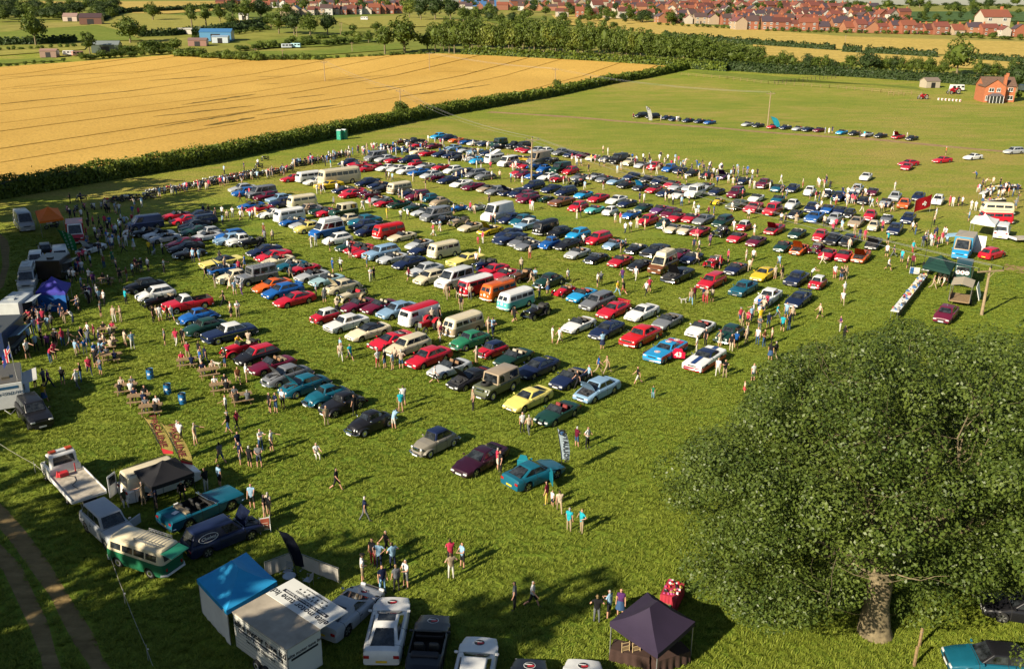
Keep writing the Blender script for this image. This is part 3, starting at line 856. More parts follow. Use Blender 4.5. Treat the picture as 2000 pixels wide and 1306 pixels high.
def cabin(P):
    """pillars and roof; returns the mesh and corner helpers for the panes"""
    xa, xb, xc, xd = P['cab']; zb = P['belt']; H = P['H']; W = P['W']
    wb_, wr = W / 2 * P.get('cabw', 0.86), W / 2 * P.get('roofw', 0.68)
    zs = P.get('scowl', zb)
    def c(s): return [Vector((xa, s * wb_ * P.get('cowlw', 0.95), zs)), Vector((xd, s * wb_ * P.get('rearw', 0.92), P.get('sdeck', zb))), Vector((xc, s * wr * 0.95, H - P.get('rdrop', 0.03))), Vector((xb, s * wr, H - 0.02))]
    Lc, Rc = c(1), c(-1)
    bm = bmesh.new()
    dn = Vector((0, 0, -0.12))
    v = {k: bm.verts.new(p) for k, p in (('a', Lc[0] + dn), ('d', Lc[1] + dn), ('c', Lc[2]), ('b', Lc[3]), ('A', Rc[0] + dn), ('D', Rc[1] + dn), ('C', Rc[2]), ('B', Rc[3]))}
    for q in ('adcb', 'ABCD', 'abBA', 'dDCc', 'bcCB', 'aADd'): bm.faces.new([v[k] for k in q])
    es = [e for e in bm.edges if not all(w in (v['a'], v['d'], v['A'], v['D']) for w in e.verts)]
    bmesh.ops.bevel(bm, geom=es, offset=P.get('cbev', 0.075), segments=3, profile=0.5, affect='EDGES', clamp_overlap=True)
    m = bm_mesh(bm, 'roof', [PAINT], 50)
    def side(s, u, t):
        q = Lc if s > 0 else Rc
        return q[0].lerp(q[1], u).lerp(q[3].lerp(q[2], u), t)
    def front(s, t): return Lc[0].lerp(Rc[0], s).lerp(Lc[3].lerp(Rc[3], s), t)
    def rear(s, t): return Lc[1].lerp(Rc[1], s).lerp(Lc[2].lerp(Rc[2], s), t)
    return m, side, front, rear
def pane(pts, out, t=0.03, lift=0.007, m=None, name='side_window'):
    n = (pts[1] - pts[0]).cross(pts[2] - pts[0]).normalized()
    if n.dot(Vector(out)) < 0: n = -n
    mb = MB(); mb.slab([p + n * lift for p in pts], n, t)
    return mb.mesh(name, m or GLASS)

def build_type(P):
    """list of (name, mesh, location, colour key, parent index, level)"""
    parts = []
    def add(name, mesh, loc=(0, 0, 0), col=None, par=None, lv=0, rot=None):
        parts.append((name, mesh, loc, col, par, lv, rot)); return len(parts) - 1
    L, W, H, r = P['L'], P['W'], P['H'], P['r']
    if 'seams' not in P:
        if P.get('cab'): P['seams'] = (P['cab'][0] - .02, lerp(P['cab'][0], P['cab'][3], .47), lerp(P['cab'][0], P['cab'][3], .9))
        elif P.get('cock'): P['seams'] = (P['cock'][0] + .1, P['cock'][0] - 1.0)
    bi = add('body', loft_body(P), col='c')
    if P.get('cab'):
        m, side, front, rear = cabin(P)
        add('roof', m, col='r')
        if P.get('split'):
            for a, b in ((0.08, 0.485), (0.515, 0.92)): add('windscreen', pane([front(a, .14), front(b, .14), front(b, .88), front(a, .88)], (1, 0, 0.3), name='windscreen'))
        else: add('windscreen', pane([front(.07, .13), front(.93, .13), front(.90, .90), front(.10, .90)], (1, 0, 0.3), name='windscreen'))
        if P.get('rearwin', 1): add('rear_window', pane([rear(.10, .25 if P.get('tallrear') else .14), rear(.90, .25 if P.get('tallrear') else .14), rear(.87, .88), rear(.13, .88)], (-1, 0, 0.3), name='rear_window'))
        for s in (1, -1):
            mb = MB()
            for a in ((.47, .9) if len(P.get('sw', (1, 1))) > 1 else (.47,)): q = side(s, a, 0); mb.box((q.x + .1, s * (P['W'] / 2 + .004), P['belt'] - .17), (.16, .03, .03))
            add('door_handle', mb.mesh('door_handle', CHROME if P.get('chrome') else DARK), lv=1)
            for a, b in P.get('sw', ((.10, .47), (.52, .90))):
                f0 = 0.06 if a < 0.2 else 0
                add('side_window', pane([side(s, a + f0 * .3, .15), side(s, b, .15), side(s, b, .86), side(s, a + f0 * .3, .86)], (0, s, 0.2)))
    if P.get('cock'):
        x0, x1, fl, iw = P['cock']; zt = prof_z(P['prof'], x0)
        ww = W / 2 * iw
        rake = P.get('rake', 0.42); hz = H - zt
        A = [Vector((x0 + 0.04, ww * 1.04, zt)), Vector((x0 + 0.04, -ww * 1.04, zt)), Vector((x0 - rake, -ww * 0.86, zt + hz)), Vector((x0 - rake, ww * 0.86, zt + hz))]
        add('windscreen', pane(A, (1, 0, .4), .02, 0, name='windscreen'))
        mb = MB(); mb.tube([A[0], A[3], A[2], A[1]], 0.028, 5); add('windscreen_frame', mb.mesh('windscreen_frame', CHROME if P.get('chrome') else DARK))
        nrow = P.get('seats', 1)
        mb = MB(); mb.box((0, 0, 0.16), (0.5, 0.46, 0.2), bevel=0.05); mb.box((-0.24, 0, 0.45), (0.16, 0.44, 0.62), ry=-0.25, bevel=0.05)
        sm = mb.mesh('seat', SEATM)
        for k in range(nrow):
            for s in (1, -1): add('seat', sm, (lerp(x0, x1, 0.55 if nrow == 1 else 0.38 + 0.42 * k), s * ww * 0.5, fl), 's')
        mb = MB(); mb.box((x0 - 0.12, 0, zt - 0.08), (0.3, ww * 1.9, 0.14), bevel=0.03); add('dashboard', mb.mesh('dashboard', DARK), lv=1)
        if P.get('hoodfold', 1):
            mb = MB(); mb.box((x1 - 0.12, 0, zt + 0.05), (0.34, ww * 1.85, 0.16), bevel=0.05); add('folded_hood', mb.mesh('folded_hood', CANVAS), col='h')
    ty, rim = wheel(r, P.get('tw', 0.2), P.get('rim', 'spoke'))
    tr = W / 2 - P.get('tw', 0.2) / 2 - P.get('inset', 0.035)
    for x0 in P['axles']:
        for s in (1, -1):
            i = add('wheel', ty, (x0, s * tr, r)); add('rim', rim, (0, 0, 0), None, i)
    xf, xr_ = L / 2, -L / 2
    zf = P.get('lz', prof_z(P['prof'], L / 2 - 0.08) - 0.10)
    lw = W / 2 * (1 - P.get('nose', .14)) * P.get('ly', 0.78)
    if not P.get('nolamps'):
        mb = MB()
        if P.get('round'): mb.ball((0, 0, 0), (0.07, 0.105, 0.105), u=10, v=6)
        else: mb.box((0, 0, 0), (0.16, 0.34, 0.13), taper=(0.8, 0.9), bevel=0.03)
        hm = mb.mesh('headlight', LAMPW, 40)
        for s in (1, -1): add('headlight', hm, (xf - P.get('lx', 0.06), s * lw, zf), None, None, 0)
        mb = MB(); mb.box((0, 0, 0), (0.06, 0.26 if not P.get('round') else 0.13, 0.16), bevel=0.02)
        tm = mb.mesh('tail_light', LAMPR)
        for s in (1, -1): add('tail_light', tm, (xr_ + 0.012, s * W / 2 * 0.74, prof_z(P['prof'], xr_ + 0.08) - 0.16), None, None, 0)
    mb = MB()
    if P.get('round'): mb.box((0, 0, 0), (0.05, W * P.get('gw', 0.36), P.get('gh', 0.26)), bevel=0.04)
    else: mb.box((0, 0, 0), (0.05, W * 0.42, 0.12), bevel=0.02)
    add('grille', mb.mesh('grille', CHROME if P.get('round') else DARK), (xf - 0.005, 0, zf - P.get('gz', 0.03)), None, None, 1)
    mb = MB(); mb.box((0, 0, 0), (0.02, 0.5, 0.11)); pm = mb.mesh('number_plate', PLATEW)
    add('number_plate', pm, (xf + 0.10 if P.get('round') else xf + 0.012, 0, 0.36 if not P.get('pz') else P['pz']), None, None, 0)
    mb = MB(); mb.box((0, 0, 0), (0.02, 0.5, 0.11)); add('number_plate', mb.mesh('number_plate', PLATEY), (xr_ - 0.012 if not P.get('round') else xr_ - 0.1, 0, 0.45), None, None, 0)
    if P.get('bumper', 'body') != 'body':
        bmat = CHROME if P['bumper'] == 'chrome' else DARK
        for sx in (1, -1):
            mb = MB(); hw = W / 2 * 0.97; xo = sx * (L / 2 + 0.05)
            mb.tube([(xo - sx * 0.30, hw, 0), (xo - sx * 0.07, hw * 0.92, 0), (xo, hw * 0.5, 0), (xo, -hw * 0.5, 0), (xo - sx * 0.07, -hw * 0.92, 0), (xo - sx * 0.30, -hw, 0)], 0.055, 6)
            add('bumper', mb.mesh('bumper', bmat, 50), (0, 0, 0.42), None, None, 0)
    else:
        mb = MB(); mb.box((0, 0, 0), (0.04, W * 0.62, 0.10), bevel=0.02); add('air_intake', mb.mesh('air_intake', DARK), (xf - 0.005, 0, 0.27), None, None, 1)
    if P.get('cab') or P.get('cock'):
        xm = (P['cab'][0] - 0.15) if P.get('cab') else P['cock'][0] - 0.1
        zm = (P['belt'] if P.get('cab') else prof_z(P['prof'], xm)) + 0.1
        mb = MB(); mb.box((0, 0, 0), (0.1, 0.17, 0.12), bevel=0.03); mm = mb.mesh('mirror', PAINT if not P.get('chrome') else CHROME)
        for s in (1, -1): add('mirror', mm, (xm, s * (W / 2 + 0.02), zm), 'c', None, 1)
    for f in P.get('extra', ()): f(P, add)
    return parts

# extras ---------------------------------------------------------
def x_fenders(P, add):
    for x0 in P['axles']:
        mb = MB(); fl, fw = P.get('fl', 0.58), P.get('fw', 0.17)
        rows = []
        for k in range(9):
            a = PI * (k / 8) * 1.0
            rows.append([(x0 + math.cos(a) * fl, y, max(0.22, P['r'] + math.sin(a) * (P['r'] + 0.12) * zz)) for y, zz in ((-fw, .55), (-fw * .8, .92), (0, 1.02), (fw * .7, .95), (fw, .8), (fw * 1.02, .70))])
        mb.grid(rows); m = mb.mesh('fender', PAINT, 60)
        add('fender', m, (0, P['W'] / 2 - 0.17, 0), 'f'); mb = MB()
        mb.grid([[(p[0], -p[1], p[2]) for p in rw] for rw in rows]); add('fender', mb.mesh('fender', PAINT, 60), (0, -P['W'] / 2 + 0.17, 0), 'f')
def x_chrome_strip(P, add):
    mb = MB()
    for s in (1, -1): mb.box((0, s * (P['W'] / 2 + 0.005), P['belt'] - 0.22), (P['L'] * 0.8, 0.015, 0.03))
    add('chrome_strip', mb.mesh('chrome_strip', CHROME), lv=0)
def x_spare(P, add):
    ty, rim = wheel(P['r'], P.get('tw', .2), P.get('rim', 'hub'))
    add('spare_wheel', ty, (1.35, 0, 1.30), None, None, 0, (R(90), 0, 0))
def x_wing(P, add):
    mb = MB(); z = prof_z(P['prof'], -P['L'] / 2 + 0.2) + 0.22
    mb.box((-P['L'] / 2 + 0.18, 0, z), (0.28, P['W'] * 0.82, 0.04), ry=0.12)
    for s in (1, -1): mb.box((-P['L'] / 2 + 0.2, s * P['W'] * 0.3, z - 0.11), (0.14, 0.04, 0.22))
    add('rear_wing', mb.mesh('rear_wing', PAINT), (0, 0, 0), 'c')
def x_hood(P, add):
    """raised bonnet over an open engine bay"""
    x0, x1 = P.get('cowl', 0.75), P['L'] / 2 - 0.25; z0, z1 = prof_z(P['prof'], x0) + 0.05, prof_z(P['prof'], x1) + 0.03
    w_ = P['W'] * 0.36
    mb = MB(); mb.slab([(x0 + .1, -w_, z0 + .02), (x1, -w_ * .9, z1 + .02), (x1, w_ * .9, z1 + .02), (x0 + .1, w_, z0 + .02)], (0, 0, 1), 0.05)
    for k in range(5): mb.box((lerp(x0 + .25, x1 - .15, k / 4), random.uniform(-.25, .25), (z0 + z1) / 2 + .07), (0.22, random.uniform(.2, .5), 0.12), bevel=0.02)
    add('engine', mb.mesh('engine', ENGINE))
    mb = MB(); Lh = (x1 - x0) * 0.98; a = R(P.get('hoodang', 52))
    rows = [[(lerp(0, Lh, u), v * w_ * lerp(1.02, 0.9, u), 0.05 * math.sin(PI * u) - 0.06 * v * v) for v in (-1, -.5, 0, .5, 1)] for u in (0, .25, .5, .75, 1)]
    mb.grid(rows)
    bmesh.ops.solidify(mb.bm, geom=mb.bm.faces[:], thickness=0.03)
    add('bonnet', mb.mesh('bonnet', PAINT, 50), (x0 + 0.02, 0, z0 + 0.03), 'b', None, 0, (0, -a, 0))
def x_rack(P, add):
    mb = MB(); z = P['H'] + 0.1; xa, xb = P['cab'][1] - .15, P['cab'][2] + .1; w_ = P['W'] * .32
    for s in (1, -1): mb.tube([(xa, s * w_, z), (xb, s * w_, z)], .02, 4)
    for k in range(8): x = lerp(xa, xb, k / 7); mb.tube([(x, -w_, z), (x, w_, z)], .018, 4)
    for s in (1, -1):
        for x in (xa, xb, (xa + xb) / 2): mb.tube([(x, s * w_, z - .14), (x, s * w_, z + .1)], .018, 4)
        mb.tube([(xa, s * w_, z + .1), (xb, s * w_, z + .1)], .018, 4)
    add('roof_rack', mb.mesh('roof_rack', STEEL))

T = {}
def deft(name, noun, cat, **P):
    P['noun'], P['cat'] = noun, cat
    T[name] = P
deft('sal', 'saloon', 'car', L=4.5, W=1.75, H=1.40, r=.31, axles=(1.38, -1.27), prof=[(2.25, .48), (2.19, .64), (1.6, .78), (.95, .90), (-1.5, .93), (-2.12, .92), (-2.25, .74)], cab=(1.05, .38, -.95, -1.72), belt=.90)
deft('box', 'boxy saloon', 'car', L=4.4, W=1.70, H=1.39, r=.30, axles=(1.32, -1.22), prof=[(2.2, .58), (2.17, .74), (1.6, .80), (.85, .88), (-1.4, .90), (-2.12, .88), (-2.2, .66)], cab=(.90, .42, -.95, -1.50), belt=.88, nose=.05, tail=.05, bumper='dark', tumble=.93)
deft('hat', 'hatchback', 'car', L=3.95, W=1.68, H=1.43, r=.30, axles=(1.2, -1.25), prof=[(1.97, .5), (1.92, .66), (1.4, .82), (.85, .93), (-1.75, .96), (-1.92, .85), (-1.97, .55)], cab=(.92, .3, -1.35, -1.9), belt=.92)
deft('est', 'estate car', 'car', L=4.6, W=1.75, H=1.45, r=.31, axles=(1.4, -1.3), prof=[(2.3, .48), (2.24, .66), (1.6, .80), (1.0, .92), (-2.15, .94), (-2.27, .8), (-2.3, .55)], cab=(1.08, .45, -1.85, -2.24), belt=.92, sw=((.07, .34), (.37, .64), (.67, .93)))
deft('cou', 'coupe', 'car', L=4.4, W=1.77, H=1.27, r=.32, axles=(1.32, -1.25), prof=[(2.2, .42), (2.1, .58), (1.4, .72), (.72, .85), (-1.6, .90), (-2.08, .91), (-2.2, .70)], cab=(.78, .02, -.75, -1.92), belt=.85, sdeck=.89, sw=((.10, .50), (.55, .84)), nose=.2, roofw=.62)
deft('con', 'convertible', 'car', L=4.05, W=1.67, H=1.18, r=.30, axles=(1.2, -1.18), prof=[(2.02, .44), (1.94, .60), (1.3, .72), (.6, .82), (-.95, .82), (-1.7, .84), (-1.95, .76), (-2.02, .58)], cock=(.52, -.92, .36, .80), nose=.2, tail=.16)
deft('rod', 'classic roadster', 'car', L=3.95, W=1.52, H=1.16, r=.31, axles=(1.2, -1.1), prof=[(1.97, .46), (1.9, .66), (1.3, .76), (.55, .82), (-.9, .78), (-1.6, .80), (-1.88, .70), (-1.97, .55)], cock=(.48, -.8, .34, .78), nose=.24, tail=.2, round=1, chrome=1, bumper='chrome', rim='wire', rake=.28, gh=.2)
deft('cls', 'rounded classic saloon', 'car', L=4.4, W=1.66, H=1.46, r=.33, axles=(1.32, -1.3), prof=[(2.2, .52), (2.12, .76), (1.6, .90), (.85, .99), (-1.2, .98), (-1.8, .86), (-2.1, .66), (-2.2, .48)], cab=(.92, .50, -.70, -1.52), belt=.96, sdeck=.92, nose=.30, tail=.34, pw=3.5, round=1, chrome=1, bumper='chrome', rim='hub', cbev=.13, crown=.09, ly=.86)
deft('fif', 'fifties saloon', 'car', L=5.0, W=1.9, H=1.52, r=.35, axles=(1.55, -1.4), prof=[(2.5, .62), (2.45, .86), (1.7, .96), (.85, 1.0), (-1.3, 1.0), (-2.3, .94), (-2.5, .72)], cab=(.9, .5, -.9, -1.6), belt=.98, round=1, chrome=1, bumper='chrome', rim='hub', nose=.07, tail=.08, cbev=.12, extra=(x_chrome_strip,), gw=.6, gh=.2)
deft('wag', 'fifties estate', 'car', L=4.9, W=1.88, H=1.56, r=.35, axles=(1.5, -1.4), prof=[(2.45, .6), (2.4, .86), (1.7, .96), (.95, 1.0), (-2.3, 1.0), (-2.45, .72)], cab=(1.0, .55, -1.95, -2.35), belt=.98, round=1, chrome=1, bumper='chrome', rim='hub', nose=.07, tail=.06, sw=((.07, .34), (.37, .62), (.65, .93)), extra=(x_chrome_strip,), gw=.6)
deft('mus', 'American muscle coupe', 'car', L=5.0, W=1.93, H=1.32, r=.35, axles=(1.55, -1.38), prof=[(2.5, .60), (2.46, .82), (1.6, .88), (.7, .93), (-1.5, .95), (-2.4, .96), (-2.5, .7)], cab=(.7, .05, -.9, -1.75), belt=.93, nose=.05, tail=.05, bumper='chrome', chrome=1, tumble=.94, sw=((.10, .52), (.57, .86)), pw=8)
deft('bee', 'rounded beetle-shaped car', 'car', L=4.05, W=1.54, H=1.50, r=.33, axles=(1.2, -1.2), prof=[(1.95, .5), (1.8, .78), (1.35, .94), (.72, 1.02), (-.9, 1.04), (-1.45, .88), (-1.85, .6), (-2.02, .42)], cab=(.76, .46, -.45, -1.42), belt=.99, sdeck=.93, cabw=.70, roofw=.56, nose=.5, tail=.5, pw=2.6, waist=.0, round=1, chrome=1, bumper='chrome', rim='hub', cbev=.17, crown=.12, extra=(x_fenders,), ly=1.2, lz=.62, lx=.3, inset=.03, arch=1.02)
deft('two', 'tall round-roofed economy car', 'car', L=3.85, W=1.48, H=1.6, r=.31, axles=(1.15, -1.2), prof=[(1.85, .5), (1.75, .85), (1.2, .98), (.55, 1.02), (-1.0, 1.02), (-1.5, .95), (-1.85, .55), (-1.92, .4)], cab=(.6, .38, -.75, -1.62), belt=.98, sdeck=.7, cabw=.82, roofw=.70, nose=.45, tail=.3, pw=3, round=1, rim='hub', bumper='chrome', cbev=.15, extra=(x_fenders,), ly=1.1, lz=.8, lx=.1, arch=1.02)
deft('min', 'small square mini car', 'car', L=3.05, W=1.41, H=1.35, r=.25, axles=(1.02, -1.01), prof=[(1.52, .5), (1.49, .74), (1.2, .80), (.7, .88), (-1.2, .88), (-1.46, .78), (-1.52, .45)], cab=(.76, .42, -.86, -1.38), belt=.86, round=1, chrome=1, bumper='chrome', nose=.12, tail=.12, tw=.15, cbev=.09)
deft('nmi', 'modern small hatchback', 'car', L=3.7, W=1.69, H=1.41, r=.31, axles=(1.2, -1.25), prof=[(1.85, .5), (1.8, .76), (1.3, .88), (.75, .94), (-1.6, .95), (-1.8, .85), (-1.85, .5)], cab=(.85, .4, -1.3, -1.72), belt=.93, round=1, cbev=.1)
deft('wed', 'low wedge supercar', 'car', L=4.45, W=1.95, H=1.15, r=.33, axles=(1.35, -1.25), prof=[(2.22, .34), (2.1, .46), (1.3, .66), (.95, .73), (-1.6, .90), (-2.1, .88), (-2.22, .62)], cab=(1.05, .08, -.45, -1.75), belt=.76, sdeck=.9, sw=((.12, .50),), nose=.22, tail=.06, roofw=.56, clear=.13, tw=.27, lz=.5)
deft('suv', 'off-road car', 'car', L=4.6, W=1.83, H=1.70, r=.36, axles=(1.38, -1.3), prof=[(2.3, .6), (2.25, .88), (1.6, 1.0), (.95, 1.06), (-2.2, 1.1), (-2.28, .85), (-2.3, .6)], cab=(1.02, .45, -1.8, -2.2), belt=1.05, clear=.28, sw=((.07, .34), (.37, .64), (.67, .93)), roofw=.74)
deft('lan', 'square off-roader', 'car', L=4.2, W=1.76, H=1.98, r=.39, axles=(1.35, -1.2), prof=[(2.1, .7), (2.09, 1.1), (.75, 1.14), (-2.05, 1.14), (-2.1, .7)], cab=(.78, .62, -1.98, -2.06), belt=1.13, clear=.4, nose=.03, tail=.01, pw=9, tumble=.97, cabw=.97, roofw=.90, cowlw=.98, rearw=.98, rim='hub', round=1, bumper='dark', sw=((.05, .28), (.55, .92)), cbev=.06, crown=.02, extra=(x_spare,), gw=.4, tallrear=1)
deft('van', 'panel van', 'van', L=4.85, W=1.86, H=1.95, r=.33, axles=(1.5, -1.45), prof=[(2.42, .55), (2.36, .85), (1.8, 1.04), (1.5, 1.10), (-2.36, 1.1), (-2.42, .55)], cab=(1.72, .95, -2.2, -2.36), belt=1.08, nose=.1, tail=.02, pw=7, cabw=.95, roofw=.84, rearw=.98, tumble=.95, sw=((.06, .26),), cbev=.12, tallrear=1)
deft('vaw', 'window van', 'van', L=4.85, W=1.86, H=1.97, r=.33, axles=(1.5, -1.45), prof=[(2.42, .55), (2.36, .85), (1.8, 1.04), (1.5, 1.10), (-2.36, 1.1), (-2.42, .55)], cab=(1.72, .95, -2.2, -2.36), belt=1.08, nose=.1, tail=.02, pw=7, cabw=.95, roofw=.84, rearw=.98, tumble=.95, sw=((.06, .26), (.30, .58), (.62, .93)), cbev=.12, tallrear=1)
deft('spr', 'large high-roofed van', 'van', L=5.6, W=2.0, H=2.5, r=.35, axles=(1.8, -1.7), prof=[(2.8, .6), (2.74, .95), (2.2, 1.18), (1.9, 1.22), (-2.75, 1.22), (-2.8, .6)], cab=(2.1, 1.35, -2.55, -2.74), belt=1.2, nose=.1, tail=.02, pw=7, cabw=.96, roofw=.86, rearw=.98, tumble=.95, sw=((.05, .22),), cbev=.13, tallrear=1)
deft('hot', 'hot rod with open engine', 'car', L=3.9, W=1.5, H=1.5, r=.34, axles=(1.3, -1.1), prof=[(1.9, .6), (1.85, .86), (.6, 1.0), (-1.0, 1.0), (-1.6, .8), (-1.95, .5)], cab=(.6, .42, -.6, -1.35), belt=.98, cabw=.84, roofw=.66, nose=.45, tail=.3, pw=2.5, round=1, chrome=1, cbev=.14, extra=(x_fenders,), ly=1.15, lz=.72, arch=1.02)
deft('pic', 'pickup truck', 'pickup', L=4.9, W=1.85, H=1.68, r=.36, axles=(1.5, -1.45), prof=[(2.45, .65), (2.4, .95), (1.7, 1.05), (1.0, 1.1), (-2.4, 1.05), (-2.45, .65)], cab=(1.05, .55, -.2, -.42), belt=1.06, bed=(-.5, -2.33, .68, .86), clear=.3, nose=.12, tail=.02, pw=6, round=1, chrome=1, bumper='chrome', rim='hub', sw=((.12, .9),), cbev=.12)

def vintage(open_=True):
    """upright pre-war car with separate wings"""
    P = dict(L=3.7, W=1.5, H=1.35, r=.35, noun='vintage open tourer', cat='car')
    parts = []
    def add(name, mesh, loc=(0, 0, 0), col=None, par=None, lv=0, rot=None): parts.append((name, mesh, loc, col, par, lv, rot)); return len(parts) - 1
    B = dict(L=3.2, W=.98, r=.05, axles=(), prof=[(1.6, .96), (.55, 1.04), (-1.0, 1.0), (-1.5, .85), (-1.6, .55)], clear=.42, nose=.22, tail=.25, cock=(.4, -1.0, .5, .82), tumble=.9, crown=.06, pw=2)
    add('body', loft_body(B), col='c')
    for x0, fl in ((1.25, .62), (-1.1, .6)):
        for s in (1, -1):
            mb = MB(); rows = []
            for k in range(10):
                a = PI * (0.02 + 0.98 * k / 9)
                x, z = x0 + math.cos(a) * fl, .36 + math.sin(a) * .46
                if x0 > 0 and k > 6: x, z = x0 - fl * (0.6 + (k - 6) * 0.28), lerp(.62, .36, (k - 6) / 3)
                rows.append([(x, s * .42, z - .02), (x, s * .58, z + .02), (x, s * .74, z - .05)])
            mb.grid(rows); bmesh.ops.solidify(mb.bm, geom=mb.bm.faces[:], thickness=.02)
            add('fender', mb.mesh('fender', PAINT, 60), col='f')
    mb = MB()
    for s in (1, -1): mb.box((-.05, s * .58, .34), (1.3, .28, .04))
    add('running_board', mb.mesh('running_board', DARK))
    mb = MB(); mb.box((1.6, 0, .72), (.10, .5, .62), bevel=.04); add('radiator_grille', mb.mesh('radiator_grille', CHROME))
    ty, rim = wheel(.36, .13, 'wire')
    for x0 in (1.25, -1.1):
        for s in (1, -1): i = add('wheel', ty, (x0, s * .62, .36)); add('rim', rim, (0, 0, 0), None, i)
    mb = MB(); mb.ball((0, 0, 0), (.12, .12, .12)); mb.tube([(-.1, 0, -.1), (-.12, 0, -.3)], .02, 5); hm = mb.mesh('headlight', CHROME, 60)
    for s in (1, -1): add('headlight', hm, (1.66, s * .36, .92))
    A = [Vector((.42, .42, 1.02)), Vector((.42, -.42, 1.02)), Vector((.30, -.40, 1.36)), Vector((.30, .40, 1.36))]
    add('windscreen', pane(A, (1, 0, .2), .015, 0, name='windscreen'))
    mb = MB(); mb.tube([A[0], A[3], A[2], A[1]], .022, 5); add('windscreen_frame', mb.mesh('windscreen_frame', CHROME))
    mb = MB(); mb.box((0, 0, .16), (.5, .75, .2), bevel=.05); mb.box((-.26, 0, .42), (.14, .75, .5), ry=-.2, bevel=.05); add('seat', mb.mesh('seat', SEATM), (-.45, 0, .5), 's')
    mb = MB(); mb.box((-1.2, 0, 1.08), (.4, .95, .18), bevel=.05); add('folded_hood', mb.mesh('folded_hood', CANVAS), col='h')
    i = add('spare_wheel', ty, (-1.72, 0, .75), None, None, 0, (0, 0, R(90)))
    mb = MB(); mb.tube([(1.75, .65, 0), (1.8, 0, 0), (1.75, -.65, 0)], .04, 5); add('bumper', mb.mesh('bumper', CHROME), (0, 0, .45))
    return P, parts
def kitcar():
    P = dict(L=3.3, W=1.5, H=1.0, r=.29, noun='open-wheeled kit car', cat='car'); parts = []
    def add(name, mesh, loc=(0, 0, 0), col=None, par=None, lv=0, rot=None): parts.append((name, mesh, loc, col, par, lv, rot)); return len(parts) - 1
    B = dict(L=3.1, W=1.0, r=.05, axles=(), prof=[(1.55, .5), (.3, .72), (-1.1, .72), (-1.55, .6)], clear=.16, nose=.42, tail=.02, cock=(.15, -1.05, .25, .84), crown=.06, pw=1.6)
    add('body', loft_body(B), col='c')
    ty, rim = wheel(.29, .19, 'spoke')
    for x0 in (1.15, -1.15):
        for s in (1, -1):
            i = add('wheel', ty, (x0, s * .66, .29)); add('rim', rim, (0, 0, 0), None, i)
            mb = MB(); rows = [[(x0 + math.cos(a) * .36, s * .66 - .11, .29 + math.sin(a) * .36), (x0 + math.cos(a) * .36, s * .66 + .11, .29 + math.sin(a) * .36)] for a in [PI * (.1 + .8 * k / 6) for k in range(7)]]
            mb.grid(rows); bmesh.ops.solidify(mb.bm, geom=mb.bm.faces[:], thickness=.02); add('fender', mb.mesh('fender', PAINT, 60), col='f')
    mb = MB()
    for s in (1, -1): mb.tube([(1.15, s * .3, .35), (1.15, s * .6, .29)], .025, 5)
    mb.tube([(-.75, .42, .7), (-.78, .36, 1.08), (-.78, -.36, 1.08), (-.75, -.42, .7)], .03, 6); add('roll_bar', mb.mesh('roll_bar', STEEL))
    for s in (1, -1):
        mb = MB(); mb.ball((0, 0, 0), (.1, .1, .1)); add('headlight', mb.mesh('headlight', CHROME, 60), (1.25, s * .42, .62))
        mb = MB(); mb.box((0, 0, .12), (.45, .36, .18), bevel=.04); mb.box((-.22, 0, .36), (.12, .36, .5), ry=-.2, bevel=.04); add('seat', mb.mesh('seat', SEATM), (-.45, s * .21, .25), 's')
    A = [Vector((.15, .42, .74)), Vector((.15, -.42, .74)), Vector((.0, -.38, .98)), Vector((.0, .38, .98))]
    add('windscreen', pane(A, (1, 0, .2), .015, 0, name='windscreen'))
    return P, parts

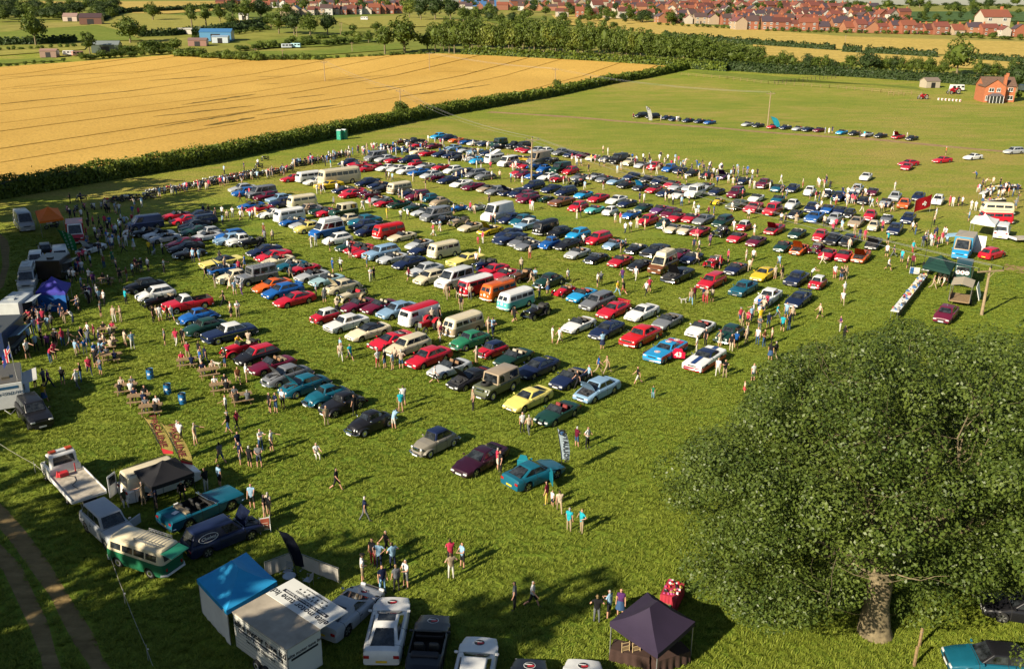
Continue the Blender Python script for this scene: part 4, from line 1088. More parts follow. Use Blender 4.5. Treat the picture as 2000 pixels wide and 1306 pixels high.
def busvan(L=4.3, W=1.74, H=1.94, split=True, nwin=4, belt=1.08, r=.33, xaxle=(1.3, -1.1), rack=False, poptop=None, panel=False):
    """forward-control camper: rounded box, V or bay front"""
    P = dict(L=L, W=W, H=H, r=r, noun='camper van', cat='camper van'); parts = []
    def add(name, mesh, loc=(0, 0, 0), col=None, par=None, lv=0, rot=None): parts.append((name, mesh, loc, col, par, lv, rot)); return len(parts) - 1
    hr = H - belt
    zl = [.28, .5, .8, belt, belt + hr * .16, belt + hr * .62, belt + hr * .80, belt + hr * .93, H]
    wl = [.94, 1, 1, .985, .97, .90, .84, .70, .0]
    ra = r * 1.18
    st = [(L / 2, .74), (L / 2 - .04, .84), (L / 2 - .14, .93), (L / 2 - .34, .985), (L / 2 - .6, 1)]
    xs = sorted({x for x, _ in st} | {-x for x, _ in st} | {x0 + ra * math.cos(PI * k / 8) for x0 in xaxle for k in range(9)} | {L / 2 - L * k / 10 for k in range(2, 9)}, reverse=True)
    def kx(x):
        return float(np.interp(abs(x), [q[0] for q in st[::-1]], [q[1] for q in st[::-1]]))
    def pt(x, i, s):
        z = zl[i]
        lean = 0
        if x > L / 2 - .7: lean = -max(0, z - belt) / hr * .42 * (1 - (L / 2 - x) / .7) + (0.03 if z < belt else 0)
        if x < -L / 2 + .6: lean = max(0, z - belt) / hr * .22 * (1 - (L / 2 + x) / .6)
        za = z
        for x0 in xaxle:
            if abs(x - x0) < ra: za = max(za, r + math.sqrt(ra * ra - (x - x0) ** 2) + .012 * i)
        q = kx(x)
        return (x + lean, s * W / 2 * wl[i] * q, za + (0 if i < 8 else -.06 * (1 - q) * 4))
    for nm, i0, i1, col in (('body', 0, 3, 'c'), ('upper_body', 3, 6, 'u'), ('roof', 6, 8, 'r')):
        bm = bmesh.new(); V = {}
        def gv(k, p):
            if k not in V: V[k] = bm.verts.new(p)
            return V[k]
        for a in range(len(xs) - 1):
            for i in range(i0, i1):
                for s in (1, -1):
                    ks = [(a, i), (a, i + 1), (a + 1, i + 1), (a + 1, i)]
                    vs = [gv((n_, j, 0 if (j == 8) else s), pt(xs[n_], j, s)) for n_, j in ks]
                    vs2 = []
                    for v_ in vs:
                        if v_ not in vs2: vs2.append(v_)
                    try: bm.faces.new(vs2)
                    except ValueError: pass
        for a in (0, len(xs) - 1):
            for i in range(i0, i1):
                vs2 = []
                for v_ in (gv((a, i, 0 if i == 8 else 1), pt(xs[a], i, 1)), gv((a, i + 1, 0 if i + 1 == 8 else 1), pt(xs[a], i + 1, 1)), gv((a, i + 1, 0 if i + 1 == 8 else -1), pt(xs[a], i + 1, -1)), gv((a, i, 0 if i == 8 else -1), pt(xs[a], i, -1))):
                    if v_ not in vs2: vs2.append(v_)
                try: bm.faces.new(vs2)
                except ValueError: pass
        if i0 == 0:
            for a in range(len(xs) - 1):
                f = bm.faces.new((gv((a, 0, 1), None), gv((a + 1, 0, 1), None), gv((a + 1, 0, -1), None), gv((a, 0, -1), None))); f.material_index = 1
        add(nm, bm_mesh(bm, nm, [PAINT, UNDER], 45), col=col)
    z0, z1 = belt + hr * .18, belt + hr * .60
    def sp(x, z, s):
        t = (z - zl[4]) / (zl[5] - zl[4]); return Vector((x, s * W / 2 * lerp(wl[4], wl[5], t) * kx(x), z))
    span = (L / 2 - .42, -L / 2 + .35); n = nwin
    for s in (1, -1):
        for k in range(n):
            if panel and k > 0: break
            a = lerp(*span, (k + .06) / n); b = lerp(*span, (k + .94) / n)
            add('side_window', pane([sp(a, z0, s), sp(b, z0, s), sp(b, z1, s), sp(a, z1, s)], (0, s, .2)))
    def fp(y, z): 
        lean = -max(0, z - belt) / hr * .42
        return Vector((L / 2 + lean + .004, y, z))
    wq = W / 2 * .74 * .92
    for a, b in (((-wq, -.04), (.04, wq)) if split else ((-wq, wq),)):
        add('windscreen', pane([fp(a, z0), fp(b, z0), fp(b * .93, z1 + .02), fp(a * .93, z1 + .02)], (1, 0, .3), .03, .012, name='windscreen'))
    def rp(y, z): return Vector((-L / 2 + max(0, z - belt) / hr * .22 - .004, y, z))
    add('rear_window', pane([rp(-wq, z0), rp(wq, z0), rp(wq * .95, z1), rp(-wq * .95, z1)], (-1, 0, .3), .03, .012, name='rear_window'))
    ty, rim = wheel(r, .17, 'hub')
    for x0 in xaxle:
        for s in (1, -1): i = add('wheel', ty, (x0, s * (W / 2 - .13), r)); add('rim', rim, (0, 0, 0), None, i)
    mb = MB(); mb.ball((0, 0, 0), (.05, .11, .11)); hm = mb.mesh('headlight', LAMPW, 40)
    for s in (1, -1): add('headlight', hm, (L / 2 + .02, s * W / 2 * .56, .78))
    mb = MB(); mb.cyl((0, 0, 0), (1, 0, 0), .17, .03, 14); mb.box((0.02, 0, 0), (.02, .05, .26), rx=.35, mi=1); add('front_badge', mb.mesh('front_badge', [WHITE, DARK]), (L / 2 + .03, 0, .86))
    for sx in (1, -1):
        mb = MB(); xo = sx * (L / 2 + .1); hw = W / 2
        mb.tube([(xo - sx * .3, hw * .95, 0), (xo, hw * .72, 0), (xo, -hw * .72, 0), (xo - sx * .3, -hw * .95, 0)], .07, 6); add('bumper', mb.mesh('bumper', PAINT, 50), (0, 0, .42), 'w')
    mb = MB(); mb.box((0, 0, 0), (.02, .5, .11)); add('number_plate', mb.mesh('number_plate', PLATEW), (L / 2 + .18, 0, .40))
    mb = MB(); mb.box((0, 0, 0), (.05, .12, .2), bevel=.02); tm = mb.mesh('tail_light', LAMPR)
    for s in (1, -1): add('tail_light', tm, (-L / 2 - .01, s * W / 2 * .62, .7))
    if rack:
        P['cab'] = (0, .2, -L / 2 + .4, 0); x_rack(P, add)
    if poptop:
        mb = MB(); mb.slab([(.8, -.6, H + .03), (-1.3, -.6, H + .65), (-1.3, .6, H + .65), (.8, .6, H + .03)], (0, 0, 1), .06)
        mb.poly([(.75, -.58, H), (-1.25, -.58, H), (-1.25, -.58, H + .62)]); mb.poly([(.75, .58, H), (-1.25, .58, H), (-1.25, .58, H + .62)]); mb.poly([(-1.25, -.58, H), (-1.25, .58, H), (-1.25, .58, H + .62), (-1.25, -.58, H + .62)])
        add('raised_roof', mb.mesh('raised_roof', CANVAS), col='r')
    if not split and not panel:
        pass
    return P, parts

TYPES = {}
def reg(k, P, parts): TYPES[k] = (P, parts)
for k, P in list(T.items()): reg(k, P, build_type(P))
for k in ('cou', 'con', 'sal', 'cls', 'mus', 'rod', 'hat'):
    P = dict(T[k]); P['extra'] = tuple(P.get('extra', ())) + (x_hood,); P['cowl'] = (P['cab'][0] if P.get('cab') else P['cock'][0]) - .02
    P['noun'] = P['noun'] + ' with its bonnet up'
    reg(k + 'o', P, build_type(P))
for k in ('cou', 'sal', 'hat'):
    P = dict(T[k]); P['extra'] = tuple(P.get('extra', ())) + (x_wing,); P['noun'] = P['noun'] + ' with a rear wing'
    reg(k + 'w', P, build_type(P))
P = dict(T['vaw']); P['H'] = 2.02; P['extra'] = ()
def x_hightop(P, add):
    mb = MB(); mb.box((-.6, 0, P['H'] + .2), (3.0, P['W'] * .78, .46), taper=(.86, .82), bevel=.08); mb.box((-.5, 0, P['H'] + .45), (.7, .5, .05), bevel=.01)
    add('high_top', mb.mesh('high_top', PAINT), (0, 0, 0), 'r')
P['extra'] = (x_hightop,); P['noun'] = 'high-topped camper van'; P['cat'] = 'camper van'; reg('cam', P, build_type(P))
P = dict(T['lan']); P['extra'] = (x_rack,); P['noun'] = 'square off-roader with roof rack'; P['L'] = 4.6; P['axles'] = (1.5, -1.3); P['prof'] = [(2.3, .7), (2.29, 1.1), (.95, 1.14), (-2.25, 1.14), (-2.3, .7)]; P['cab'] = (.98, .8, -2.18, -2.26); P['sw'] = ((.05, .3), (.36, .62), (.7, .93)); reg('def', P, build_type(P))
reg('vin', *vintage()); reg('kit', *kitcar())
reg('bus', *busvan()); reg('bay', *busvan(L=4.5, W=1.76, H=1.95, split=False, nwin=3)); reg('pop', *busvan(L=4.5, W=1.76, H=1.95, split=False, nwin=3, poptop=1))
reg('rac', *busvan(rack=True)); reg('pan', *busvan(panel=True, split=False, L=4.5))
reg('coa', *busvan(L=7.6, W=2.3, H=2.85, split=True, nwin=6, belt=1.5, r=.43, xaxle=(2.3, -1.9)))
TYPES['bay'][0]['noun'] = 'bay-fronted camper van'; TYPES['pop'][0]['noun'] = 'camper van with its roof raised'; TYPES['rac'][0]['noun'] = 'camper van with a roof rack'
TYPES['pan'][0]['noun'] = 'old delivery van'; TYPES['pan'][0]['cat'] = 'van'; TYPES['coa'][0]['noun'] = 'vintage coach'; TYPES['coa'][0]['cat'] = 'coach'

CC = dict(W=((.74, .74, .72), 'white'), C=((.66, .58, .40), 'cream'), S=((.42, .44, .46), 'silver'), G=((.16, .17, .19), 'grey'), K=((.012, .012, .015), 'black'), R=((.50, .012, .03), 'red'),
          M=((.13, .008, .03), 'maroon'), B=((.012, .10, .36), 'blue'), N=((.010, .018, .060), 'navy'), L=((.22, .36, .52), 'light blue'), T=((.008, .105, .165), 'teal'), E=((.02, .16, .08), 'green'),
          D=((.010, .045, .035), 'dark green'), Y=((.72, .50, .02), 'yellow'), O=((.62, .11, .012), 'orange'), Z=((.16, .06, .025), 'brown'), V=((.36, .28, .19), 'beige'), U=((.10, .03, .14), 'purple'),
          A=((.02, .30, .62), 'bright blue'), Q=((.10, .45, .45), 'turquoise'), P=((.72, .62, .16), 'pale yellow'), F=((.55, .010, .012), 'scarlet'), I=((.10, .11, .06), 'olive'), X=((.30, .46, .50), 'pale teal'), H=((.030, .006, .018), 'aubergine'), J=((.24, .22, .18), 'grey beige'))
VEH = []          # every placed vehicle: dict with object, position, heading, description
def place(kind, p, hd, col, roof=None, seat=None, full=True, label=None, name=None, upper=None, group='cars on show', bonnet=None, fend=None, hoodc=None):
    P, parts = TYPES[kind]
    nm = name or P['noun'].split(' with')[0].replace('-', '_').replace(' ', '_')
    o = empty(nm, p, hd)
    c = CC[col][0]; j = random.Random(len(VEH) * 7 + 1); k = j.uniform(.88, 1.12); c = tuple(min(.85, v * k) for v in c)
    rc = CC[roof][0] if roof else c
    uc = CC[upper][0] if upper else (rc if kind in ('bus', 'rac') else c)
    sc = CC[seat][0] if seat else j.choice([(.03, .03, .03), (.03, .03, .03), (.25, .14, .07), (.4, .36, .28), (.2, .02, .02)])
    cols = dict(c=c, r=rc, u=uc, s=sc, h=CC[hoodc][0] if hoodc else j.choice([(.02, .02, .02), (.03, .03, .035), (.25, .2, .13)]), f=CC[fend][0] if fend else c, b=CC[bonnet][0] if bonnet else c, w=(.7, .7, .68))
    made = []
    for (n, m, loc, ck, par, lv, rot) in parts:
        if lv > 0 and not full: made.append(None); continue
        if par is not None and made[par] is None: made.append(None); continue
        q = link(n, m, made[par] if par is not None else o, loc, color=cols.get(ck, (1, 1, 1)))
        if rot: q.rotation_euler = rot
        made.append(q)
    tag(o, label, P['cat'], group)
    cn = CC[col][1]
    VEH.append(dict(o=o, p=Vector(p), hd=hd, L=P['L'], W=P['W'], desc=(cn + ' ' + P['noun']), roof=roof, rn=CC[roof][1] if roof else None, label=label))
    return o
# ------------------------------------------------------------------ people: one continuous skinned mesh each, front is +x
def person_mesh(name, pose, shorts=True, skirt=False, hat=False, long_hair=False, sleeves=True):
    g = dict(arm=(0, 0), fore=(0, 0), leg=(0, 0), knee=(0, 0), out=(.12, .12), bend=0.0, sit=False)
    g.update(pose)
    J = {}; Ed = []; Rd = {}; lab = {}
    def v(k, p, r, par=None, bone=None):
        J[k] = Vector(p); Rd[k] = r if isinstance(r, tuple) else (r, r)
        if par: Ed.append((par, k)); lab[(par, k)] = bone
    pz = 0.94 if not g['sit'] else 0.50
    bd = g['bend']
    def up(h): return Vector((math.sin(bd) * h, 0, math.cos(bd) * h))
    pel = Vector((0, 0, pz))
    v('pel', pel, (.14, .175))
    v('waist', pel + up(.16), (.135, .165), 'pel', 'top'); v('chest', pel + up(.36), (.14, .19), 'waist', 'top'); v('sho', pel + up(.50), (.09, .12), 'chest', 'top')
    v('neck', pel + up(.575), .052, 'sho', 'skin'); v('head', pel + up(.68) + Vector((.02, 0, 0)), (.092, .08), 'neck', 'head'); v('crown', pel + up(.785) + Vector((.005, 0, 0)), (.075, .068), 'head', 'head')
    for i, s in ((0, 1), (1, -1)):
        sh = pel + up(.475) + Vector((0, s * .19, 0)); v('sh%d' % i, sh, .058, 'chest', 'top')
        a, o_ = g['arm'][i], g['out'][i]
        d = Vector((math.sin(a + bd), s * math.sin(o_), -math.cos(a + bd) * math.cos(o_))).normalized(); el = sh + d * .28; v('el%d' % i, el, .040, 'sh%d' % i, 'sleeve')
        f = a + g['fore'][i]; yo = g.get('in', (0, 0))[i]
        d2 = Vector((math.sin(f + bd), s * (math.sin(o_) * .5 - yo), -math.cos(f + bd))).normalized(); wr = el + d2 * .24; v('wr%d' % i, wr, .028, 'el%d' % i, 'skin')
        v('ha%d' % i, wr + d2 * .08, (.034, .024), 'wr%d' % i, 'skin'); v('fi%d' % i, wr + d2 * .16 + Vector((.02, 0, -.01)), .016, 'ha%d' % i, 'skin')
        v('th%d' % i, wr + d2 * .09 + Vector((.045, -s * .02, 0)), .012, 'ha%d' % i, 'skin')
        hp = pel + Vector((0, s * .095, -.04)); v('hp%d' % i, hp, .098, 'pel', 'leg')
        l = g['leg'][i]; so = g.get('stance', .06)
        d = Vector((math.sin(l), s * so, -math.cos(l))).normalized(); kn = hp + d * .42; v('kn%d' % i, kn, .062, 'hp%d' % i, 'leg')
        k = l - g['knee'][i]; d = Vector((math.sin(k), s * so * .4, -math.cos(k))).normalized(); an = kn + d * .41; v('an%d' % i, an, .040, 'kn%d' % i, 'calf')
        v('to%d' % i, an + Vector((.15, s * .02, -.035)), (.042, .03), 'an%d' % i, 'shoe')
    keys = list(J); me = bpy.data.meshes.new(name)
    me.from_pydata([J[k][:] for k in keys], [(keys.index(a), keys.index(b)) for a, b in Ed], [])
    ob = bpy.data.objects.new('tmp', me)
    ob.modifiers.new('s', 'SKIN').use_smooth_shade = True
    sv = me.skin_vertices[0].data
    for i, k in enumerate(keys): sv[i].radius = Rd[k]; sv[i].use_root = (k == 'pel')
    su = ob.modifiers.new('u', 'SUBSURF'); su.levels = 1; su.render_levels = 1
    out = to_mesh(ob); bpy.data.meshes.remove(me)
    out.name = name; out.materials.clear()
    for m_ in (SKIN, CLOTH_TOP, CLOTH_LEG, HAIR, mat('shoe', (.05, .045, .04), .7)): out.materials.append(m_)
    segs = [(J[a], J[b], lab[(a, b)], a, b) for a, b in Ed]
    hc = J['head']
    for f in out.polygons:
        c = f.center; best = None
        for A, B, lb, ka, kb in segs:
            ab = B - A; t = max(0, min(1, (c - A).dot(ab) / max(1e-6, ab.length_squared))); dd = (c - A - ab * t).length - (Rd[ka][0] * (1 - t) + Rd[kb][0] * t)
            if best is None or dd < best[0]: best = (dd, lb, t)
        lb, t = best[1], best[2]
        mi = 0
        if lb == 'top': mi = 1
        elif lb == 'sleeve': mi = 1 if (sleeves and t < .62) else 0
        elif lb == 'leg': mi = 2
        elif lb == 'calf': mi = 2 if not shorts else 0
        elif lb == 'shoe': mi = 4
        elif lb == 'head': mi = 3 if (c.z > hc.z + .075 or c.x < hc.x - .02) else 0
        if lb == 'skin' and long_hair and c.x < J['neck'].x - .01 and c.z > J['sho'].z + .02: mi = 3
        f.material_index = mi
    # face: nose, ears, and hat brim or skirt hem where worn
    mb = MB(); n0 = len(out.vertices)
    mb.ball((hc.x + .098, 0, hc.z + .0), (.02, .014, .022), 0, 6, 4)
    for s in (1, -1): mb.ball((hc.x - .005, s * .083, hc.z), (.018, .01, .028), 0, 6, 4); mb.ball((hc.x + .082, s * .032, hc.z + .028), (.008, .012, .007), 4, 6, 4)
    if hat: mb.cyl((hc.x + .02, 0, hc.z + .095), (0.1, 0, 1), .15, .015, 12, 3)
    if skirt:
        rows = [[(math.cos(a) * r_ + pel.x, math.sin(a) * r_ * 1.15, z) for a in [2 * PI * k / 14 for k in range(15)]] for r_, z in ((.13, pz + .08), (.18, pz - .08), (.24, pz - .42))]
        mb.grid(rows, 2)
    bm = bmesh.new(); bm.from_mesh(out)
    t2 = bpy.data.meshes.new('t'); mb.bm.to_mesh(t2); mb.bm.free(); bm.from_mesh(t2); bpy.data.meshes.remove(t2)
    zmin = min(v_.co.z for v_ in bm.verts)
    sh_ = 0 if g['sit'] else -zmin
    for v_ in bm.verts: v_.co.z += sh_
    bm.to_mesh(out); bm.free()
    out.polygons.foreach_set('use_smooth', np.ones(len(out.polygons), dtype=bool))
    return out
POSES = dict(
    stand=dict(arm=(.05, -.05), fore=(.25, .2), leg=(.04, -.04), knee=(.02, .02)),
    hips=dict(arm=(-.25, -.25), fore=(1.5, 1.5), out=(.75, .75), leg=(.05, -.05), **{'in': (.9, .9)}),
    fold=dict(arm=(.35, .35), fore=(1.3, 1.2), out=(.2, .2), leg=(.0, .06), **{'in': (.8, .8)}),
    walk=dict(arm=(-.45, .45), fore=(.3, .35), leg=(.45, -.38), knee=(.08, .5)),
    stroll=dict(arm=(.3, -.3), fore=(.4, .3), leg=(-.25, .32), knee=(.35, .05)),
    photo=dict(arm=(.9, .9), fore=(1.2, 1.2), out=(.25, .25), leg=(.05, -.08), **{'in': (.4, .4)}),
    point=dict(arm=(1.2, .05), fore=(.2, .3), leg=(.08, -.06)),
    lean=dict(arm=(.7, .6), fore=(.3, .3), leg=(.02, .1), bend=.55),
    sit=dict(arm=(.5, .5), fore=(.9, .9), leg=(1.45, 1.4), knee=(1.4, 1.45), sit=True, bend=.1))
PM = {}
def pmesh(pose, bottom):
    k = (pose, bottom)
    if k not in PM:
        PM[k] = person_mesh('person_' + pose, POSES[pose], shorts=bottom in ('s', 'k'), skirt=bottom == 'k', hat=(pose in ('hips', 'stroll') and bottom == 's'), long_hair=bottom == 'k')
    return PM[k]
LEGC = dict(k=(.015, .015, .018), b=(.035, .08, .18), w=(.58, .56, .50), g=(.12, .13, .14), n=(.015, .022, .06), V=(.36, .28, .18), R=(.42, .05, .06), L=(.2, .38, .55), Y=(.6, .45, .1), U=(.12, .05, .18), C=(.6, .52, .38), N=(.015, .022, .06))
LEGN = dict(k='black', b='blue', w='white', g='grey', n='navy', V='beige', R='red', L='light blue', Y='yellow', U='purple', C='cream', N='navy')
TOPC = {k: v for k, v in CC.items()}
TOPC['K'] = ((.014, .014, .017), 'black'); TOPC['R'] = ((.52, .04, .09), 'red'); TOPC['C'] = ((.62, .50, .38), 'cream'); TOPC['T'] = ((.02, .42, .52), 'turquoise'); TOPC['L'] = ((.30, .48, .66), 'light blue'); TOPC['W'] = ((.76, .76, .76), 'white')
PEOPLE = []
def person(p, top, bot, pose='stand', hd=0.0, scale=1.0, shorts=None):
    rs = random.Random(int(p[0] * 131 + p[1] * 977)); sk = False
    if shorts is None: shorts = rs.random() < .4
    b = 's' if shorts else 't'
    if rs.random() < .07 and pose in ('stand', 'stroll', 'fold'): b = 'k'
    m = pmesh(pose, b)
    h = rs.choice([(.03, .02, .012), (.02, .015, .01), (.09, .055, .025), (.22, .15, .07), (.35, .34, .32), (.35, .34, .32), (.5, .5, .5), (.03, .03, .05), (.3, .03, .04) if rs.random() < .3 else (.05, .03, .02)])
    PEOPLE.append(dict(p=Vector(p), m=m, top=top, bot=bot, pose=pose, hd=hd, s=scale * rs.uniform(.95, 1.04), hair=h, b=b))
def make_person(d):
    o = link('person', d['m'], None, d['p'], d['hd'], TOPC[d['top']][0])
    o.scale = (d['s'],) * 3
    o['leg_color'] = list(LEGC.get(d['bot'], (.05, .05, .05))); o['hair_color'] = list(d['hair'])
    d['o'] = o
    return o

# ------------------------------------------------------------------ motorcycles
def bike_parts():
    parts = []
    def add(n, m, loc=(0, 0, 0), c=None): parts.append((n, m, loc, c))
    mb = MB(); n = 14; pr = [(.31, 0)]
    for k in range(n): pass
    rings = [[(a * math.cos(k * 2 * PI / n), y, a * math.sin(k * 2 * PI / n)) for k in range(n + 1)] for a, y in ((.22, -.05), (.29, -.055), (.31, 0), (.29, .055), (.22, .05), (.22, -.05))]
    mb.grid(rings)
    for k in range(5): a = k * 2 * PI / 5; mb.box((math.cos(a) * .12, 0, math.sin(a) * .12), (.24, .02, .03), ry=-a, mi=1)
    wm = mb.mesh('wheel', [TYRE, RIMM])
    add('wheel', wm, (.70, 0, .31)); add('wheel', wm, (-.70, 0, .31))
    mb = MB(); mb.box((-.05, 0, .42), (.5, .26, .34), bevel=.05); mb.tube([(-.1, .16, .3), (-.9, .18, .42)], .045, 6); mb.tube([(-.1, -.16, .3), (-.9, -.18, .42)], .045, 6); add('engine', mb.mesh('engine', ENGINE))
    mb = MB(); mb.ball((.12, 0, .82), (.30, .15, .15)); add('fuel_tank', mb.mesh('fuel_tank', PAINT, 60), c=1)
    mb = MB(); mb.box((-.42, 0, .80), (.62, .24, .12), bevel=.04, ry=.12); add('seat', mb.mesh('seat', DARK))
    mb = MB(); mb.tube([(.70, .09, .31), (.42, .09, .98)], .025, 5); mb.tube([(.70, -.09, .31), (.42, -.09, .98)], .025, 5); mb.tube([(.34, .36, 1.02), (.44, .12, .98), (.44, -.12, .98), (.34, -.36, 1.02)], .02, 5); add('fork', mb.mesh('fork', STEEL))
    mb = MB(); mb.ball((.52, 0, .86), (.16, .15, .20)); mb.ball((.64, 0, .86), (.07, .09, .09), 1); add('fairing', mb.mesh('fairing', [PAINT, LAMPW], 60), c=1)
    mb = MB(); rows = [[(.70 + math.cos(a) * .35, -.07, .31 + math.sin(a) * .35), (.70 + math.cos(a) * .35, .07, .31 + math.sin(a) * .35)] for a in [PI * (.25 + .6 * k / 5) for k in range(6)]]; mb.grid(rows)
    mb.box((-.86, 0, .72), (.24, .16, .06), ry=.5); add('mudguard', mb.mesh('mudguard', PAINT, 60), c=1)
    return parts
BIKE = bike_parts()
BIKES = []
def bike(p, hd, col, label=None):
    o = empty('motorcycle', p, hd)
    for n, m, loc, c in BIKE:
        link(n, m, o, loc, color=CC[col][0] if c else (1, 1, 1))
    o.rotation_euler = (R(-7), 0, hd)
    tag(o, label, 'motorcycle', 'motorcycles along the hedge'); BIKES.append((o, Vector(p), CC[col][1]))
    return o
# ------------------------------------------------------------------ vehicles on the field; each block reads positions off one patch of the photograph
CARS = []
def cars(x0, y0, s, txt):
    for e in txt.split():
        q = e.split(','); x, y, k, c = x0 + float(q[0]) * s, y0 + float(q[1]) * s, q[2], q[3]
        opt = {}
        for a in q[4:]:
            opt[a[0]] = a[1:]
        CARS.append((x, y, k, c, opt))
# options: rX roof colour, sX seat, hN heading in degrees, uX upper body, bX bonnet, fX wings, tX folded hood
cars(0, 340, .2, """1410,475,van,N 1765,425,con,R 1825,455,cou,R 1895,495,cou,K 1430,565,rod,K 1550,590,con,W,tK 1605,625,con,S 1775,665,cou,M 1815,715,cou,K 1850,775,rod,K 1935,545,rod,D 1985,595,con,S
 1420,1085,cls,K 1520,1165,hat,W 1560,1240,vin,K 1830,1255,pic,R,rW""")
cars(380, 260, .17, """550,632,sal,S 590,675,sal,B 770,680,vaw,G 840,725,box,M 980,752,box,L 1010,800,cls,N 1235,785,bay,C 1130,518,cou,R 1310,505,bay,W 1400,555,cou,W 1680,505,coa,C 1520,590,mus,Y
 655,832,con,B 750,868,con,R 830,910,kit,Y 895,925,cou,W 1090,945,bay,W 1320,875,box,V 1445,885,rod,D 1525,910,con,R 1705,890,lan,D,rC 1780,990,cls,C
 1130,1018,rod,B 1255,1048,con,S 1320,1082,cls,P 1520,1105,cam,B,rW 1640,1215,hat,W 1910,1040,box,N 90,1015,est,N 155,1125,min,S 330,1135,hat,B 395,1205,box,L 535,1235,two,W 640,1245,vin,K 40,1120,cou,D 60,960,cou,N
 1815,345,sal,N 1895,375,rod,R 1965,405,con,R 1765,665,con,N 1815,700,cou,R 1955,690,vin,M""")
cars(690, 250, .17, """985,92,sal,A 1085,112,sal,N 1185,138,con,O 1300,158,con,B 1400,172,con,S 1520,182,con,N 1670,175,lan,D 1700,222,rod,K 1890,200,pic,K 1960,250,con,R
 705,155,pic,K 560,162,vin,Z 740,198,con,R 920,208,con,M 370,218,con,D 530,248,vin,B 660,248,con,N 760,275,cls,C 850,290,con,R 1010,298,cou,N 1130,312,cou,N 1140,228,cou,L 1290,256,con,S 1400,268,con,L 1550,288,con,N 1210,342,con,K 1370,346,con,W 1450,376,bee,A 1600,350,pop,W 1780,385,vaw,W 1950,358,con,Y 1950,428,con,R
 260,325,vaw,G 370,352,sal,S 470,370,con,R 640,360,est,N 715,410,min,R 830,436,con,S 1010,450,con,R 1145,482,hat,W 210,432,con,R 80,420,con,R 350,450,cou,W 500,462,cou,W 615,490,hat,W 750,506,cou,B 900,536,sal,S 960,575,vin,M 1090,596,cou,N 1270,516,est,N 1400,522,est,G 1520,550,cls,G 1240,636,wed,W 1375,670,wed,M 1540,696,con,V 1690,725,sal,G 1830,745,cono,N 1940,795,sal,M 1920,528,cou,M
 165,622,sal,N 290,655,con,N 350,695,con,K 530,692,bus,V,rC 650,745,con,N 740,775,est,M 880,805,min,T 1000,848,bee,V 40,728,con,R 140,762,vin,M 280,825,con,S 370,858,con,R 530,876,cono,D,bE 710,912,rod,D 810,966,con,S 950,990,vaw,G 1040,1055,rod,K 1220,1076,vin,V 1350,1135,con,C 1570,1170,cono,Y 1660,965,spr,W 1860,1046,sal,N 1240,925,kit,B 1385,905,kit,S
 180,1076,fif,T 180,1178,hat,N 410,1185,bay,F 560,1246,con,C 1890,1290,mus,N""")
cars(1000, 260, .17, """80,142,suv,K 150,186,con,R 280,196,sal,S 390,206,cls,W 560,216,sal,G 680,242,cou,N 800,256,con,M 930,280,con,C 1080,296,con,G 1230,296,van,K 1360,330,cls,C 1490,366,con,S 1640,376,sal,R 1810,402,hat,B 1930,428,con,N
 150,298,con,Y 320,292,spr,G,rV 450,318,vin,K 560,398,van,D 670,430,hat,R 140,372,con,R 250,378,vin,B 380,408,bee,B 110,456,con,R 250,486,con,B 410,502,cou,W 540,526,rod,R 780,506,con,G 760,566,vin,K 940,496,con,S 1060,526,con,G 1190,552,con,L 1370,496,cou,N 1560,526,con,K 1690,546,sal,N 1840,586,con,R 1310,592,con,K 1480,618,cono,N,bA 1630,646,con,R 1760,686,con,N 1930,708,con,W 1950,628,con,S
 250,598,est,N 60,678,sal,N 180,708,box,M 450,638,cou,N 620,668,est,N 390,756,kit,D 570,786,mus,Z 820,706,con,A 990,746,cou,R 760,842,hat,R 950,876,rod,Q 1200,766,cou,W 1320,806,con,N 1130,896,min,W 1370,936,rod,B 1560,998,hat,R 1510,856,con,D 1700,876,con,U 1840,916,sal,M 1950,976,con,R
 70,986,sal,T 180,1045,box,L,rW 390,1085,bus,K 540,1138,nmi,K 760,1158,hat,A 990,1205,est,R 350,1240,hot,B 1170,1276,rod,L 1740,1046,min,D 1920,1106,rod,C 600,1268,cou,K 130,1246,con,G 50,1178,cou,N""")
cars(1310, 300, .17, """250,220,con,K 420,246,con,K 600,256,cono,U 830,312,con,N 1070,342,fif,M 1230,396,con,T 1400,396,cou,N 1600,428,cls,W 1810,456,rod,K 1990,496,sal,N
 170,380,con,S 270,440,def,W 400,376,con,S 520,436,con,N 750,446,suv,M 980,510,con,W 1230,526,con,T 540,550,kit,Y 760,586,mus,I 950,616,mus,R 1170,640,suv,R 1400,582,cls,W 1620,616,sal,N 1870,646,con,N 1430,696,con,K 1650,726,mus,B 1880,746,cls,S
 160,728,con,R 370,756,cou,G 600,776,est,D 840,830,min,R,rW 1190,866,couo,R 1450,916,con,D 1730,936,cls,R 120,866,rod,C 340,890,con,R 580,896,vin,K 760,962,con,R 980,1006,con,M 1290,1066,con,D 1540,1106,cono,O 1700,1088,vin,M 1870,1156,con,R 1930,986,box,K 240,1196,con,N 500,1240,vin,R""")
cars(1600, 320, .2, """455,125,cou,W 860,22,cou,R 370,242,box,S 265,318,sal,N 520,272,con,M 435,356,con,K 650,376,con,S 740,318,box,S 830,386,box,O 970,318,cou,N 1160,352,hat,W
 140,446,con,B 300,486,min,K 360,566,cou,V 500,500,cls,R 530,606,min,C 660,536,rod,G 870,528,sal,N 740,632,sal,N 230,738,box,K 530,776,couo,K 380,896,couo,O 130,886,con,R""")
